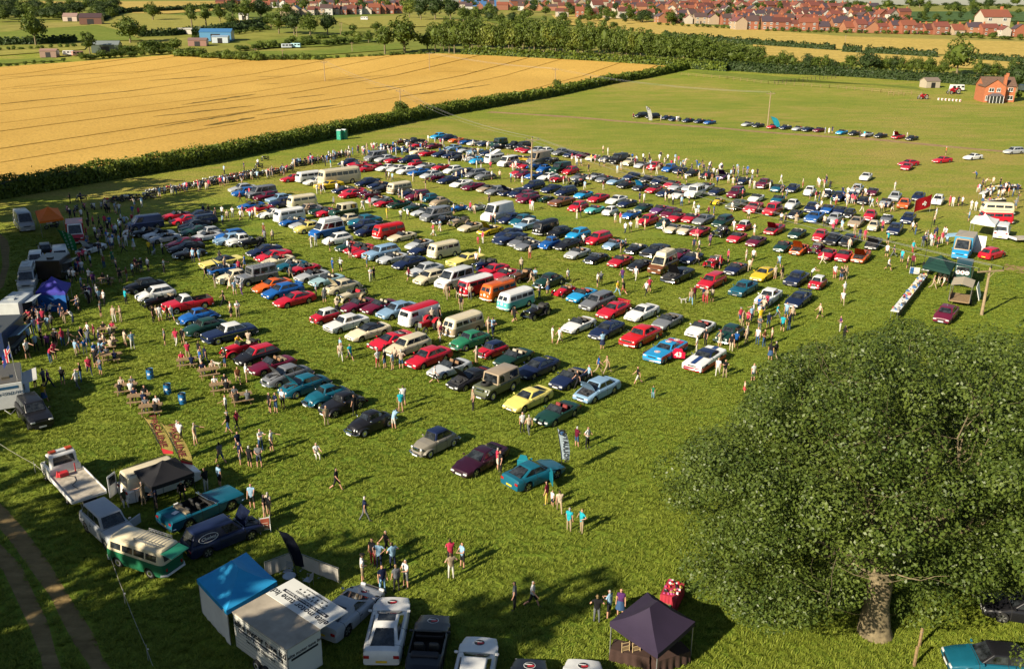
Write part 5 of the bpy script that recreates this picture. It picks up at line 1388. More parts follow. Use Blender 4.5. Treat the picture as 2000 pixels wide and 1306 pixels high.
cars(380, 440, .17, """310,425,mus,P,rK 340,505,rodo,B,bB 700,570,def,G 480,590,cls,C 800,288,cou,N 900,346,wed,R 960,402,con,C 1115,458,rod,T 1260,498,rod,R 1350,576,con,S 885,686,cou,O 1015,746,salw,B 1145,846,cou,R 1520,626,con,X 1700,700,clso,C 1815,810,vin,C,sR 1505,1040,min,R,rW 1745,1118,box,W 1930,930,con,M 1805,248,rod,D 1935,290,con,R
 40,1040,bee,B 130,1160,cls,D 400,1225,fif,N,rW""")
cars(690, 440, .17, """310,305,wag,L 450,376,con,S 640,426,cou,N 830,506,sal,S 760,216,con,S 800,278,con,N 1040,282,bus,C 100,278,con,R 1290,396,mus,P 1510,456,vin,N 1600,516,cou,R 880,596,hat,C 1165,605,vaw,W 1410,692,bay,R,rW 1670,750,rac,O,rO 1870,850,bus,Q,rW 1740,566,con,R 1930,578,vin,Z
 250,908,con,M 510,968,sal,L 765,1025,pan,W,rR 1265,1140,bus,V,rC 170,1218,cou,C,rK 1920,208,con,G""")
cars(1000, 440, .17, """750,318,con,S 965,376,rod,K 1245,408,con,R 1425,268,rod,K 1645,290,mus,K 1475,456,con,K 1735,440,cam,Z,rC 1905,570,muso,K 1920,330,con,M 
 425,630,cls,D 600,750,kit,R 805,798,con,A 980,868,est,G 1165,968,couw,R 1490,998,cou,W 285,985,vin,K 765,1138,con,W 1085,1198,cou,N 1485,1258,fif,F 1785,1098,con,G""")
cars(1310, 460, .17, """470,520,est,R 745,378,con,N 835,600,box,T 1065,440,cou,Y 1125,696,box,W 1445,488,box,N 1690,538,min,R,rW 1465,730,couw,N 340,1066,con,W 690,1118,cls,D""")
cars(300, 600, .2, """860,398,vin,R 1010,462,hat,K,rR 1155,560,con,M 1305,655,clso,G 1475,752,clso,T 1700,850,bee,T 1850,930,hot,K""")
cars(690, 610, .2, """170,1062,bee,K 800,1250,two,J,rN 370,270,wed,R 530,320,est,C 735,430,sal,R 940,540,con,S 1150,640,couo,K 1395,690,lan,I,rV 1565,440,con,D 1795,535,cou,N 1150,262,cls,E 1360,362,min,R,rN 1705,838,cou,P 2110,640,con,N 1990,978,con,D""")
cars(1050, 600, .25, """465,635,salo,L""")
cars(780, 820, .25, """630,305,cou,H""")
HC = {}
def default_heading(p): return R(min(240, max(216, 229 + 0.22 * p.x)))
placed = []
for (x, y, k, c, opt) in CARS:
    P = TYPES[k][0]
    p = at(x, y, 0.45 * P['H']); p.z = 0
    hd = R(float(opt['h'])) if 'h' in opt else default_heading(p) + R(random.uniform(-3, 3))
    placed.append([p, hd, k, c, opt, P])
# row of club cars on the green, cars driving away, others
for (x, y, k, c) in ((1252, 226, 'est', 'K'), (1275, 228, 'est', 'K'), (1302, 230, 'con', 'N'), (1318, 233, 'con', 'N'), (1344, 235.5, 'con', 'N'), (1367, 237, 'con', 'N'), (1386, 239, 'con', 'B'), (1460, 243, 'con', 'S'), (1481, 245, 'con', 'K'),
                     (1510, 247.5, 'con', 'R'), (1534, 249, 'con', 'N'), (1559, 251.5, 'con', 'S'), (1578, 253, 'con', 'N'), (1600, 254, 'con', 'M'), (1644, 258.5, 'con', 'A'), (1669, 260.5, 'con', 'K'), (1693, 263, 'con', 'S'), (1720, 265, 'con', 'K'), (1754, 267, 'cono', 'R'), (1781, 270, 'con', 'K')):
    P = TYPES[k][0]; p = at(x, y, .5); p.z = 0
    placed.append([p, R(222) + R(random.uniform(-4, 4)), k, c, {'g': 'x'}, P])
for (x, y, k, c, h) in ((1773, 320, 'cou', 'R', 205), (1840, 313, 'cou', 'R', 208), (1900, 307, 'cou', 'W', 208), (1980, 296, 'est', 'S', 200)):
    P = TYPES[k][0]; p = at(x, y, .5); p.z = 0; placed.append([p, R(h), k, c, {'g': 'x'}, P])
# nudge apart cars that would touch
for it in range(40):
    moved = 0
    for i in range(len(placed)):
        a = placed[i]; f = Vector((math.cos(a[1]), math.sin(a[1]), 0)); n = Vector((-f.y, f.x, 0))
        for j in range(i + 1, len(placed)):
            b = placed[j]; d = b[0] - a[0]
            if abs(d.x) > 6 or abs(d.y) > 6: continue
            lo, la = d.dot(f), d.dot(n)
            need_la = (a[5]['W'] + b[5]['W']) / 2 + .22; need_lo = (a[5]['L'] + b[5]['L']) / 2 + .2
            if abs(lo) < need_lo and abs(la) < need_la:
                pl, pn = need_lo - abs(lo), need_la - abs(la)
                if pl < pn * .8: v = f * (pl * .5 * (1 if lo >= 0 else -1))
                else: v = n * (pn * .5 * (1 if la >= 0 else -1))
                a[0] -= v; b[0] += v; moved += 1
    if not moved: break
print('overlap passes', it, moved, 'cars', len(placed))
for p, hd, k, c, opt, P in placed:
    full = p.y < 115
    place(k, p, hd, c, opt.get('r'), opt.get('s'), full, upper=opt.get('u'), bonnet=opt.get('b'), fend=opt.get('f'), hoodc=opt.get('t'), group='club cars lined up on the green' if opt.get('g') else 'cars on show in the field')

# ------------------------------------------------------------------ motorcycles beside the hedge
def bikes(x0, y0, x1, y1, n, hd0):
    for i in range(n):
        t = (i + random.uniform(-.2, .2)) / max(1, n - 1)
        p = at(x0 + (x1 - x0) * t, y0 + (y1 - y0) * t, .4); p.z = 0
        p.x += random.uniform(-.3, .3); p.y += random.uniform(-.6, .6)
        bike(p, R(hd0 + random.uniform(-14, 14)), random.choice('KKKRRNSWBOGK'))
bikes(388, 362, 565, 330, 30, 225); bikes(395, 356, 500, 336, 12, 225); bikes(572, 323, 672, 301, 20, 225); bikes(216, 391, 290, 383, 9, 200); bikes(292, 378, 388, 360, 13, 215)
for x, y, c in ((148, 408, 'K'), (163, 404, 'R'), (181, 404, 'W'), (197, 402, 'S'), (130, 409, 'R'), (158, 388, 'K'), (100, 441, 'W'), (111, 437, 'K')):
    p = at(x, y, .4); p.z = 0; bike(p, R(random.uniform(220, 320)), c)
for x, y, c in ((517, 309, 'K'), (505, 324, 'K')): 
    p = at(x, y, .5); p.z = 0; bike(p, R(230), c)

# ------------------------------------------------------------------ people
def folk(x0, y0, s, txt, scale=1.0):
    for e in txt.split():
        q = e.split(',')
        p = at(x0 + float(q[0]) * s, y0 + float(q[1]) * s); p.z = 0
        b = q[3]; sh = None
        if len(b) > 1 and b.endswith('s'): sh = True; b = b[0]
        pose = q[4] if len(q) > 4 else random.choice(['stand', 'stand', 'hips', 'fold', 'walk', 'stroll', 'stand', 'fold', 'point'])
        sc = .66 if 'child' in q else 1.0
        if pose == 'child': pose = 'stand'
        person(p, q[2], b, pose, random.uniform(0, 2 * PI), sc, sh)
folk(0, 340, .2, """690,290,K,k 795,280,N,k 1070,380,V,k 1125,380,L,g 690,440,N,k 735,450,N,k 800,450,W,k 865,460,K,k 865,540,K,k 915,520,R,k 975,520,K,k 1030,515,R,n 935,630,W,k 845,640,R,g 1000,620,K,k 1060,580,K,k 1120,610,L,n 1180,560,W,g 1220,520,L,n 1140,605,W,k 1185,650,K,k 1230,650,K,k 1085,730,L,g 1110,700,L,b 1060,735,L,bs 1210,770,G,k 1310,745,L,ws 1460,780,Y,k 1510,780,N,bs 1590,785,W,k 1605,455,R,R,child 890,910,L,k 1020,920,Z,b 1105,870,E,b 1140,950,G,n 1180,1060,K,ks 1245,1050,Z,g 1300,1000,L,k 1350,970,K,k 1385,960,K,bs 1330,955,M,k 1450,950,W,ks 1605,965,W,k 1890,860,L,n 1950,855,L,b 880,1060,W,n 920,1100,U,g 800,1135,L,b 690,1060,W,k 730,1060,W,k 760,990,B,k 890,1240,U,g 950,1230,W,k 975,1265,L,g 1025,1280,W,k 1235,1275,T,k""")
folk(0, 560, .2, """1120,350,C,w 1185,345,V,V 990,295,G,ks 805,550,N,b 870,500,W,b 930,530,M,k 690,575,K,g 620,580,R,b 545,590,K,k 475,625,U,k 415,580,K,k 360,630,L,k 290,560,L,k 275,700,W,k 1230,590,C,V 1300,610,L,w 1615,570,G,ks 1725,575,R,w 1790,565,K,V 880,860,R,n 990,860,G,b 800,930,K,b 760,1000,W,g 620,960,K,b 440,980,G,n 485,990,U,n 440,1130,Y,b 350,985,K,k 1500,345,K,k 1535,340,C,k 1570,340,W,ws 1640,335,Z,k 1680,330,W,b 1840,710,R,V 1950,700,K,w 1965,790,B,ws 340,370,K,k 400,400,G,k 300,470,K,k""")
folk(300, 600, .2, """760,95,W,ks 830,95,W,ks 510,550,N,n 700,590,K,bs 830,750,Z,V 910,735,W,V 872,455,Y,V,lean 960,410,C,k 1140,1030,K,ks,stand 1200,1030,N,bs,fold 1265,990,W,k,stand 1690,1150,V,V 1965,1050,K,k 715,1050,W,k 735,1230,K,b,stroll 820,1200,R,k,stroll 250,1300,W,k 1830,520,C,w,walk 1920,520,T,n,walk 1830,460,L,k,stand""")
folk(690, 610, .2, """240,540,W,Rs,hips 310,545,K,bs,stand 385,560,L,Vs,stand 408,505,C,V,stand 485,545,C,b,hips 850,285,M,w 865,235,C,C 800,690,W,ks,walk 1205,500,C,V 465,970,T,Vs,stand 490,910,W,g 395,1140,L,ws,lean 1170,950,V,k 1650,1170,W,k 1715,1190,C,g 1318,210,C,V 1358,222,L,n""")
folk(1050, 600, .25, """115,280,W,w 170,285,W,w 505,330,L,ns 290,630,K,k,walk 375,580,L,k 475,515,B,V,walk 540,520,V,V,walk 780,600,K,ws,walk 900,710,E,L,child 1240,350,W,w 1310,300,K,k 1435,300,C,C,hips 1510,345,K,C 1550,320,B,k 1630,280,C,V 1715,292,W,b 1765,310,Z,b 1825,290,C,k 1730,195,G,g 1405,535,W,w 1460,550,K,V,photo 1815,415,K,b 1855,405,K,V 1680,580,W,b 1615,670,C,R,child 305,1090,M,bs,fold 388,1100,W,k,hips 1580,120,R,b 1600,150,V,V 1640,150,R,k 1735,130,Y,Y 1800,165,N,b 1870,95,T,g,walk 1910,190,T,k 1960,180,N,b 1940,90,L,b 1985,110,C,k""")
folk(60, 780, .25, """1175,330,W,k 1290,355,C,C 1485,500,G,bs 1640,510,N,g 1715,530,K,ks 1790,530,G,n 1625,405,N,n 1800,400,W,b,photo 1885,410,W,ks 1375,720,K,w 1480,680,L,k 1735,850,L,k 1830,925,K,V 1862,905,C,V 850,790,V,V 985,850,N,k 1190,790,K,k,lean""")
folk(360, 980, .25, """1415,150,N,g,stroll 1475,490,K,R 1580,410,K,k,walk 1525,515,L,n 1630,525,L,n,hips 1395,620,W,V 1535,725,N,L 1660,700,G,k 1735,665,W,g""")
folk(780, 820, .25, """768,385,R,w 790,412,K,k 1150,660,M,Y 1195,672,W,N,child 1250,722,C,V,walk 1325,872,T,V 1423,882,T,V,hips 405,1240,V,w 400,1135,R,k 495,1150,L,k,fold""")
folk(0, 0, 1, "658,957,K,k,walk 1005,1190,G,k,stand 1040,1185,W,k,walk 1165,1215,K,g,hips 1189,1206,L,k,fold 1211,1203,U,b,stand")
folk(380, 440, .17, """1345,260,C,w 1395,240,L,w 1555,300,K,k 1770,315,W,n 1805,380,K,ws 240,720,G,V 135,620,K,k 410,735,C,C 465,800,L,w 545,800,W,U 395,545,C,k 485,540,R,k 580,490,B,b 300,450,K,k 1110,615,G,V 1400,830,L,k 1495,890,G,g 1680,530,W,ks 1590,545,B,b 340,925,K,k 420,1050,C,k 500,1055,W,V 810,190,G,g 800,120,Z,U 900,185,C,k 1690,1000,C,k""")
folk(690, 440, .17, """160,485,C,bs 200,650,W,w 240,635,K,k 640,635,M,k 920,125,R,w 995,75,L,w 1488,212,R,w 1432,217,R,R,child 1330,440,W,k 1400,410,W,L 1070,850,V,V 1105,820,K,k 1200,850,K,V 1240,980,K,V 1310,845,C,g 830,1110,C,k 925,1085,K,k 1555,1240,C,V 1610,1245,L,n 1855,1110,K,k 1005,1300,M,V 1930,530,C,k""")
folk(1000, 440, .17, """205,385,C,R 835,230,W,n 1250,320,Z,V 1300,305,N,k 1265,650,U,b,walk 1420,632,W,w,walk 640,655,W,k,walk 980,712,W,k 1020,692,G,k 1210,802,Y,L,walk 1278,800,K,R,walk 1540,802,W,k,walk 1575,765,R,k 220,675,C,V 265,660,L,V 410,785,C,b 315,850,G,b 25,1108,K,k""")
folk(1310, 460, .17, """230,792,V,L,walk 268,742,M,k 370,765,N,R 410,782,V,R 468,765,C,k 265,175,N,k 322,185,W,k 450,122,U,k,walk 300,345,C,k 555,385,R,n 655,312,R,k 890,412,C,V 945,302,W,k 865,295,C,w 1240,362,L,b,walk 1195,505,C,V 1275,512,K,V 1610,505,W,k,lean 1740,332,C,C,walk 1880,492,W,R 1950,512,K,b 1985,505,V,V 1705,955,C,ks,walk 1940,1105,U,w 1985,1230,K,k 1970,802,W,V,walk""")
folk(1000, 260, .17, """235,895,W,w 210,882,R,w 745,988,C,w 788,962,R,k 1185,1035,W,w 1243,1038,R,w 1300,1155,W,n 1358,1142,W,k 1435,1095,C,w 1525,1115,C,C 1740,1135,C,w 835,655,L,w 1050,655,M,w 1465,795,N,k 1518,802,W,w 1760,782,W,w 1802,805,C,k 1848,825,W,k 1945,835,W,b 1250,432,W,w 1208,465,L,w 690,325,R,w 730,352,W,w 790,385,W,n 745,380,W,b 1005,385,W,k 1058,388,W,k 910,335,Y,w 952,338,R,w 1045,235,C,k 1100,258,W,w 1505,325,W,k 1572,325,K,k 1692,332,W,w 1750,368,W,k 1592,455,W,b 1662,482,C,w 1510,482,C,w 880,445,K,k 888,562,K,V 420,582,W,k 590,592,R,w 622,588,C,w 655,605,M,k 1905,525,K,k 1952,532,K,k""")
folk(1310, 300, .17, """170,335,W,k 325,305,C,w 402,315,R,w 470,325,Z,V 532,368,B,k 560,212,W,w 582,202,K,k 715,232,N,k 775,242,C,w 872,285,G,k 935,275,W,w 992,272,K,k 660,345,W,w 712,372,C,w 752,365,N,k 905,405,W,w 962,408,C,w 1265,345,W,w 1172,435,W,w 1215,445,N,w 1282,485,K,k 1328,522,L,b 1515,395,C,R 1602,525,W,b 1662,545,R,w 1702,555,N,b 1747,535,C,w 1702,395,W,w 1782,342,N,b 1762,402,R,w 820,525,R,k 702,675,W,V 892,755,W,k 992,695,K,k 432,722,M,k 492,722,B,b 312,705,L,w 288,745,W,w 265,665,W,w 1312,815,K,k 1437,815,V,V 1265,805,W,k 1632,695,W,n 1765,655,W,V 1837,612,E,w 1897,595,C,R 1762,842,C,k 1892,872,R,k 1962,885,L,k 1857,925,R,k 722,885,W,w 957,945,W,w 300,985,R,w 452,1062,U,k 212,575,C,k 122,605,L,b 25,585,W,k""")
folk(1600, 320, .2, """65,205,N,b 735,265,W,w 1270,412,R,R 1300,422,W,w 1352,412,K,k 1392,417,W,k 1480,455,W,w 1522,462,W,w 1135,542,W,w 1120,602,C,k 905,672,W,k,walk 938,692,K,b 655,912,W,k 722,912,N,g,walk 802,962,T,b 672,1042,W,k,walk 857,1022,C,k 907,1012,M,k 910,872,T,R 665,782,T,k 392,742,N,b 442,752,R,R 290,842,C,w 342,702,V,V 217,662,L,w 132,692,R,k 42,612,W,k 147,1122,W,R 212,1142,K,b 257,1132,V,V 1080,792,W,w 1112,802,R,w 1192,782,R,w 1242,792,L,b 1110,1225,V,V 1165,1175,C,C 1212,1195,C,w 1590,235,N,k 1662,285,K,k 1692,312,L,k 1842,325,O,V 1592,392,W,b 1662,355,W,k 1912,442,G,b 1457,562,L,bs 612,662,R,n 512,432,L,w 557,422,R,w 602,485,C,k 642,472,N,k 712,472,K,w 267,432,C,w 417,472,K,w 240,1290,W,V""")
folk(690, 250, .17, """110,295,W,w 160,268,V,V 252,252,W,w 352,295,W,b 402,285,W,k 442,305,R,w 492,315,W,w 577,295,B,b 662,315,C,w 862,162,W,C 942,188,L,w 1002,205,R,w 1032,205,W,w 1227,195,Z,R 1377,215,W,w 1542,245,W,w 832,235,R,w 692,622,C,C 382,595,K,k 412,605,W,k 452,615,L,g 832,702,K,V 547,1062,W,k 627,1052,W,k 387,1042,Y,Y 1157,992,W,k 1002,1192,L,w 922,1242,M,w 1347,975,R,k 1392,992,C,V 1562,882,K,k 1582,1112,M,k 1642,1105,C,b 1812,622,T,k 1867,622,K,k 1582,595,W,k 1682,592,C,k 1102,435,K,w 1267,365,W,w 1292,385,C,w 1417,465,W,w 1467,472,K,w 1577,485,R,k 1247,582,C,b 1327,572,C,w 107,945,W,w 192,915,R,V 527,805,W,k 562,822,C,w 722,855,M,k 802,862,C,w 1162,612,C,k 1832,495,C,w 1882,475,W,w 1942,655,W,w""")
folk(380, 260, .17, """345,472,L,k 572,435,N,k 572,548,N,k 302,612,R,k 347,608,W,k 142,668,C,w 732,392,W,k 1412,702,W,w 1457,702,U,w 1482,682,W,w 1602,852,G,k 1937,242,W,w 1982,212,V,V 107,952,N,k 167,948,K,w 247,992,K,k 327,1062,L,k 322,962,W,k 382,1012,C,k 442,972,W,g 532,1002,W,k 557,962,R,w 602,782,L,k 527,792,R,k 642,1012,L,k 672,1002,W,k 742,962,C,w 612,722,R,k 1547,292,W,b 1332,312,K,k 1502,382,K,k 1567,402,T,w 1702,412,W,w 1777,232,W,k 1642,682,W,w 1942,882,C,w 1332,932,K,k""")
folk(1000, 0, .2527, "937,920,M,k 1150,940,W,w 1272,945,W,w 1288,942,W,w")
folk(1500, 0, .2527, "440,1035,L,w 470,1038,W,w 495,1030,N,b 705,1062,K,k 742,1068,T,w 970,1060,W,w 1072,1075,W,w 1372,1200,O,k")

# loose groups where the photograph shows people standing close together
def throng(poly, n, tops='WWCNKLRGB', bots='kbwgVn'):
    (x0, y0), (x1, y1), dy = poly
    for _ in range(n):
        t = random.random(); p = at(x0 + (x1 - x0) * t, y0 + (y1 - y0) * t + random.uniform(-dy, dy)); p.z = 0
        person(p, random.choice(tops), random.choice(bots), random.choice(['stand', 'fold', 'hips', 'stroll', 'point', 'lean']), random.uniform(0, 2 * PI), 1.0)
throng(((300, 386), (560, 340), 3), 34); throng(((565, 330), (720, 300), 5), 34); throng(((705, 302), (840, 292), 8), 26); throng(((1290, 318), (1480, 352), 10), 34); throng(((1180, 312), (1290, 330), 6), 12); throng(((1560, 360), (1700, 400), 12), 14)
throng(((60, 640), (180, 600), 22), 26); throng(((150, 520), (260, 450), 24), 30); throng(((1900, 360), (1990, 390), 14), 18); throng(((1800, 480), (1850, 470), 10), 10); throng(((860, 300), (1000, 320), 12), 16); throng(((90, 690), (210, 700), 22), 14); throng(((1450, 640), (1500, 600), 14), 8); throng(((200, 430), (280, 420), 20), 14)
# ------------------------------------------------------------------ stalls, foreground vehicles, street furniture
def hd_px(rear, front, z=.3):
    a, b = at(*rear, z), at(*front, z); d = b - a
    return math.atan2(d.y, d.x)
def g0(x, y, z=0.0):
    p = at(x, y, z); p.z = 0; return p
def child(o, name, m, loc=(0, 0, 0), rot=(0, 0, 0), color=None):
    c = link(name, m, o, loc, color=color); c.rotation_euler = rot; return c
GAZ = []
def gazebo(Lp, Fp, Rp, zE, zP, col, label, ridge=0.0, wall=None, wallcol='W', legm=STEEL, name='gazebo'):
    A, B, C = at(*Lp, zE), at(*Fp, zE), at(*Rp, zE); D = A + C - B
    ctr = (A + C) / 2; base = Vector((ctr.x, ctr.y, 0)); o = empty(name, base)
    Q = [q - base for q in (A, B, C, D)]
    mb = MB(); ax = (Q[1] - Q[0]); ay = (Q[3] - Q[0])
    rd = (ax.normalized() if ax.length > ay.length else ay.normalized()) * ridge / 2
    P1, P2 = Vector((0, 0, zP)) - rd, Vector((0, 0, zP)) + rd
    drop = Vector((0, 0, .26))
    def slope(a, b, p, q):
        rows = []
        for t in (0, .2, .4, .6, .8, 1):
            r = []
            for s in (0, .25, .5, .75, 1):
                e = a.lerp(b, s); tp = p.lerp(q, s); v = e.lerp(tp, t)
                v.z -= .16 * math.sin(PI * t) * (1 - .5 * abs(s - .5)) + (.03 * math.sin(PI * s) if t < .1 else 0)
                r.append(v)
            rows.append(r)
        mb.grid(rows)
    for i in range(4):
        a, b = Q[i], Q[(i + 1) % 4]
        if ridge and ((b - a).normalized().dot(rd.normalized())) > .7: p, q = P1, P2
        elif ridge and ((b - a).normalized().dot(rd.normalized())) < -.7: p, q = P2, P1
        else: p = q = (P1 if not ridge or ((a + b) / 2).dot(rd) < 0 else P2)
        slope(a, b, p, q)
        r1, r2 = [], []
        for s in (0, .25, .5, .75, 1):
            v = a.lerp(b, s); v.z -= .03 * math.sin(PI * s); r1.append(v); r2.append(v - drop + Vector((0, 0, .02 * math.sin(s * 25))))
        mb.grid([r1, r2])
    link('canopy', mb.mesh('canopy', CANVAS, 30), o, color=CC[col][0] if isinstance(col, str) else col)
    for q in Q:
        mb = MB(); f = Vector((q.x * .96, q.y * .96, 0)); mb.tube([f + Vector((0, 0, 0)), f + Vector((0, 0, zE))], .03, 4); link('leg', mb.mesh('leg', legm), o)
    mb = MB()
    for i in range(4): mb.tube([Q[i] * .96 + Vector((0, 0, -.05)), Vector((0, 0, zP - .2)) if i % 2 else Q[(i + 1) % 4] * .96 + Vector((0, 0, -.05))], .015, 4)
    link('brace', mb.mesh('brace', legm), o)
    for w_ in (wall or ()):
        a, b = Q[w_] * .98, Q[(w_ + 1) % 4] * .98; mb = MB()
        rows = [[a.lerp(b, s) + Vector((.04 * math.sin(s * 19), .04 * math.cos(s * 23), -a.z + z)) for s in [k / 10 for k in range(11)]] for z in (zE - .1, zE * .5, .04)]
        mb.grid(rows); link('side_wall', mb.mesh('side_wall', CANVAS, 60), o, color=CC[wallcol][0])
    tag(o, label, 'gazebo'); GAZ.append((base, label)); THINGS.append((base, label)); return o
THINGS = []      # landmarks for the labels of people
def feather(base, tip, w_, col, label, lines=(), textcol=BLACKP, stripe=None, cat='flag', pole=1.0):
    """feather flag: a curved-top banner on a bent pole; base and tip are pixels, it stands upright"""
    p = g0(*base); s = pxm(p); H = (base[1] - tip[1]) / s / math.cos(PITCH + math.atan((base[1] - 653) / FPX)) 
    o = empty('feather_flag', p)
    lean = (tip[0] - base[0]) / s
    # face the viewer roughly
    rz = math.atan2(-p.x, p.y) * 0 + 0.15
    zs = [pole, lerp(pole, H, .25), lerp(pole, H, .5), lerp(pole, H, .75), lerp(pole, H, .9), H]
    def px_(z): return lean * (z / H) ** 1.5
    mb = MB(); mb.tube([(0, 0, 0)] + [(px_(z), 0, z) for z in zs], .022, 5); link('pole', mb.mesh('pole', DARK), o)
    wl = [.85, 1, 1, .92, .62, .08]
    rows = [[(px_(z) + (w_ * k_) * q, .05 * math.sin(q * 5 + z), z + (q * -.25 * (1 - k_))) for q in (.02, .35, .7, 1)] for z, k_ in zip(zs, wl)]
    mb = MB(); mb.grid(rows); bmesh.ops.solidify(mb.bm, geom=mb.bm.faces[:], thickness=.012)
    fl = link('banner', mb.mesh('banner', CANVAS, 60), o, color=CC[col][0] if isinstance(col, str) else col)
    for (tx, size, zf, off, m_, ang) in lines:
        z = lerp(pole, H, zf); lang = math.atan2(H, lean) if lean else PI / 2
        text(tx, o, size, (px_(z) + w_ * off, -.085, z), Matrix.Rotation(PI / 2, 3, 'X') @ Matrix.Rotation(ang + (PI / 2 - lang) * -1 * .7, 3, 'Z'), m_, bold=.008)
    if stripe:
        mb = MB(); zz = (pole + .1, pole + (H - pole) * .17)
        mb.slab([(px_(zz[0]) + .03, -.065, zz[0]), (px_(zz[0]) + w_ * .8, -.065, zz[0]), (px_(zz[1]) + w_ * .97, -.065, zz[1] - .25), (px_(zz[1]) + .03, -.065, zz[1])], (0, -1, 0), .01); link('stripe', mb.mesh('stripe', stripe), o)
    tag(o, label, cat, 'feather flags'); THINGS.append((p, label)); return o

# foreground show cars facing away from the viewer
hb = hd_px((745, 1298), (770, 1172))
def roundel(o, x, z, tilt=0.0, r_=.26):
    mb = MB(); mb.cyl((0, 0, 0), (0, 0, 1), r_, .006, 20); mb.cyl((0, 0, .004), (0, 0, 1), r_ * .9, .008, 20, 1)
    mb.box((-.05, -.06, .012), (.14, r_ * 1.1, .008), rz=.2, mi=2); mb.box((.06, .04, .012), (.06, r_ * 1.2, .008), rz=-.1, mi=0)
    c = child(o, 'bonnet_roundel', mb.mesh('bonnet_roundel', [WHITE, DARK, REDP]), (x, 0, z), (0, tilt, 0)); return c
def sunroof(o, x, z, w_=.8, l_=.5):
    mb = MB(); mb.box((0, 0, 0), (l_, w_, .02), bevel=.008); return child(o, 'sunroof', mb.mesh('sunroof', GLASS), (x, 0, z))
for (rear, front, k, c, lab, sr) in (((745, 1298), (770, 1172), 'cou', 'W', 'white coupe with dark sunroof and round bonnet emblem beside the silver supercar', 1),
                                     ((822, 1335), (850, 1208), 'con', 'K', 'black open convertible between two white coupes with round bonnet emblem', 0),
                                     ((915, 1380), (940, 1250), 'cou', 'W', 'white coupe cut by the frame beside the black open convertible', 0),
                                     ((1022, 1425), (1036, 1294), 'con', 'K', 'black car with only its emblemed bonnet showing at the bottom edge', 0),
                                     ((1132, 1425), (1140, 1294), 'cou', 'W', 'white car with vented bonnet beside the purple gazebo', 0)):
    a, b = at(*rear, .3), at(*front, .4); h = math.atan2((b - a).y, (b - a).x); P = TYPES[k][0]
    c0 = Vector((b.x, b.y, 0)) - Vector((math.cos(h), math.sin(h), 0)) * (P['L'] * 1.1 / 2)
    o = place(k, c0, h, c, label=lab, group='club cars parked by the trailer'); o.scale = (1.12, 1.08, 1.08)
    roundel(o, P['L'] / 2 - .62, prof_z(P['prof'], P['L'] / 2 - .62) + .045, R(10))
    if sr: sunroof(o, -.2, P['H'] - .012)
o = place('wed', g0(680, 1188, .5), hd_px((640, 1226), (722, 1152)), 'S', label='silver wedge supercar parked beside the white trailer', group='club cars parked by the trailer')
roundel(o, 1.4, prof_z(TYPES['wed'][0]['prof'], 1.4) + .05, R(8), .2)
o = place('cou', g0(1043, 925, .5), hd_px((1008, 945), (1086, 912)), 'T', label='teal coupe with both doors open under the white motor flag', group='cars on show in the field'); o.scale = (1.0, 1.05, 1.08)
for s in (1, -1):
    mb = MB(); mb.box((-.45, 0, .52), (.95, .06, .55), bevel=.03); mb.box((-.5, 0, .98), (.7, .04, .36), taper=(.6, 1)); child(o, 'open_door', mb.mesh('open_door', PAINT), (.55, s * .9, 0), (0, 0, s * -R(58)), (.010, .17, .24))
# stock cars
o = place('mus', g0(1300, 686, .5), default_heading(g0(1300, 686)), 'A', label='blue and red racing coupe with its numbered door open', group='cars on show in the field')
Pm = TYPES['mus'][0]
mb = MB(); mb.box((-.55, 0, .58), (1.2, .07, .6), bevel=.03); mb.box((-.5, 0, 1.06), (.9, .05, .3), taper=(.7, 1))
dr = child(o, 'open_door', mb.mesh('open_door', PAINT), (.55, .97, 0), (0, 0, -R(62)), (.5, .01, .05))
text('43', dr, .62, (-.52, .045, .62), (PI / 2, 0, PI), WHITE, bold=.02)
mb = MB()
for s in (1, -1): mb.box((-1.55, s * .955, .72), (1.7, .02, .36), bevel=.004); mb.box((1.55, s * .955, .74), (1.7, .02, .3), bevel=.004)
child(o, 'red_side_panel', mb.mesh('red_side_panel', PAINT), color=(.5, .01, .05))
mb = MB(); mb.box((-1.62, .0, .985), (1.0, 1.5, .012), mi=0); mb.box((0, .62, 1.0), (.01, .01, .01)); child(o, 'red_deck', mb.mesh('red_deck', PAINT), (0, 0, .012), color=(.5, .01, .05))
for x, z, t in ((1.55, .945, 0), (-.42, 1.345, 0), (-2.05, 1.03, 0)):
    mb = MB(); mb.cyl((0, 0, 0), (0, 0, 1), .28, .012, 16); mb.cyl((0, 0, .004), (0, 0, 1), .22, .012, 16, 1); mb.cyl((0, 0, .008), (0, 0, 1), .15, .012, 16, 0); child(o, 'round_decal', mb.mesh('round_decal', [WHITE, REDP]), (x, 0, z))
o = place('mus', g0(1376, 702, .5), default_heading(g0(1376, 702)), 'W', roof='N', label='white muscle coupe with navy bonnet stripe and red sills', group='cars on show in the field')
mb = MB(); mb.box((1.55, 0, .93), (1.75, .42, .012), ry=.05); mb.box((-2.05, 0, .998), (.8, .42, .012)); child(o, 'navy_stripe', mb.mesh('navy_stripe', PAINT), (0, 0, .02), color=(.012, .04, .16))
mb = MB()
for s in (1, -1): mb.box((0, s * .962, .42), (4.6, .02, .34), bevel=.004)
mb.box((2.5, 0, .42), (.03, 1.5, .3)); child(o, 'red_sill', mb.mesh('red_sill', PAINT), color=(.5, .01, .03))
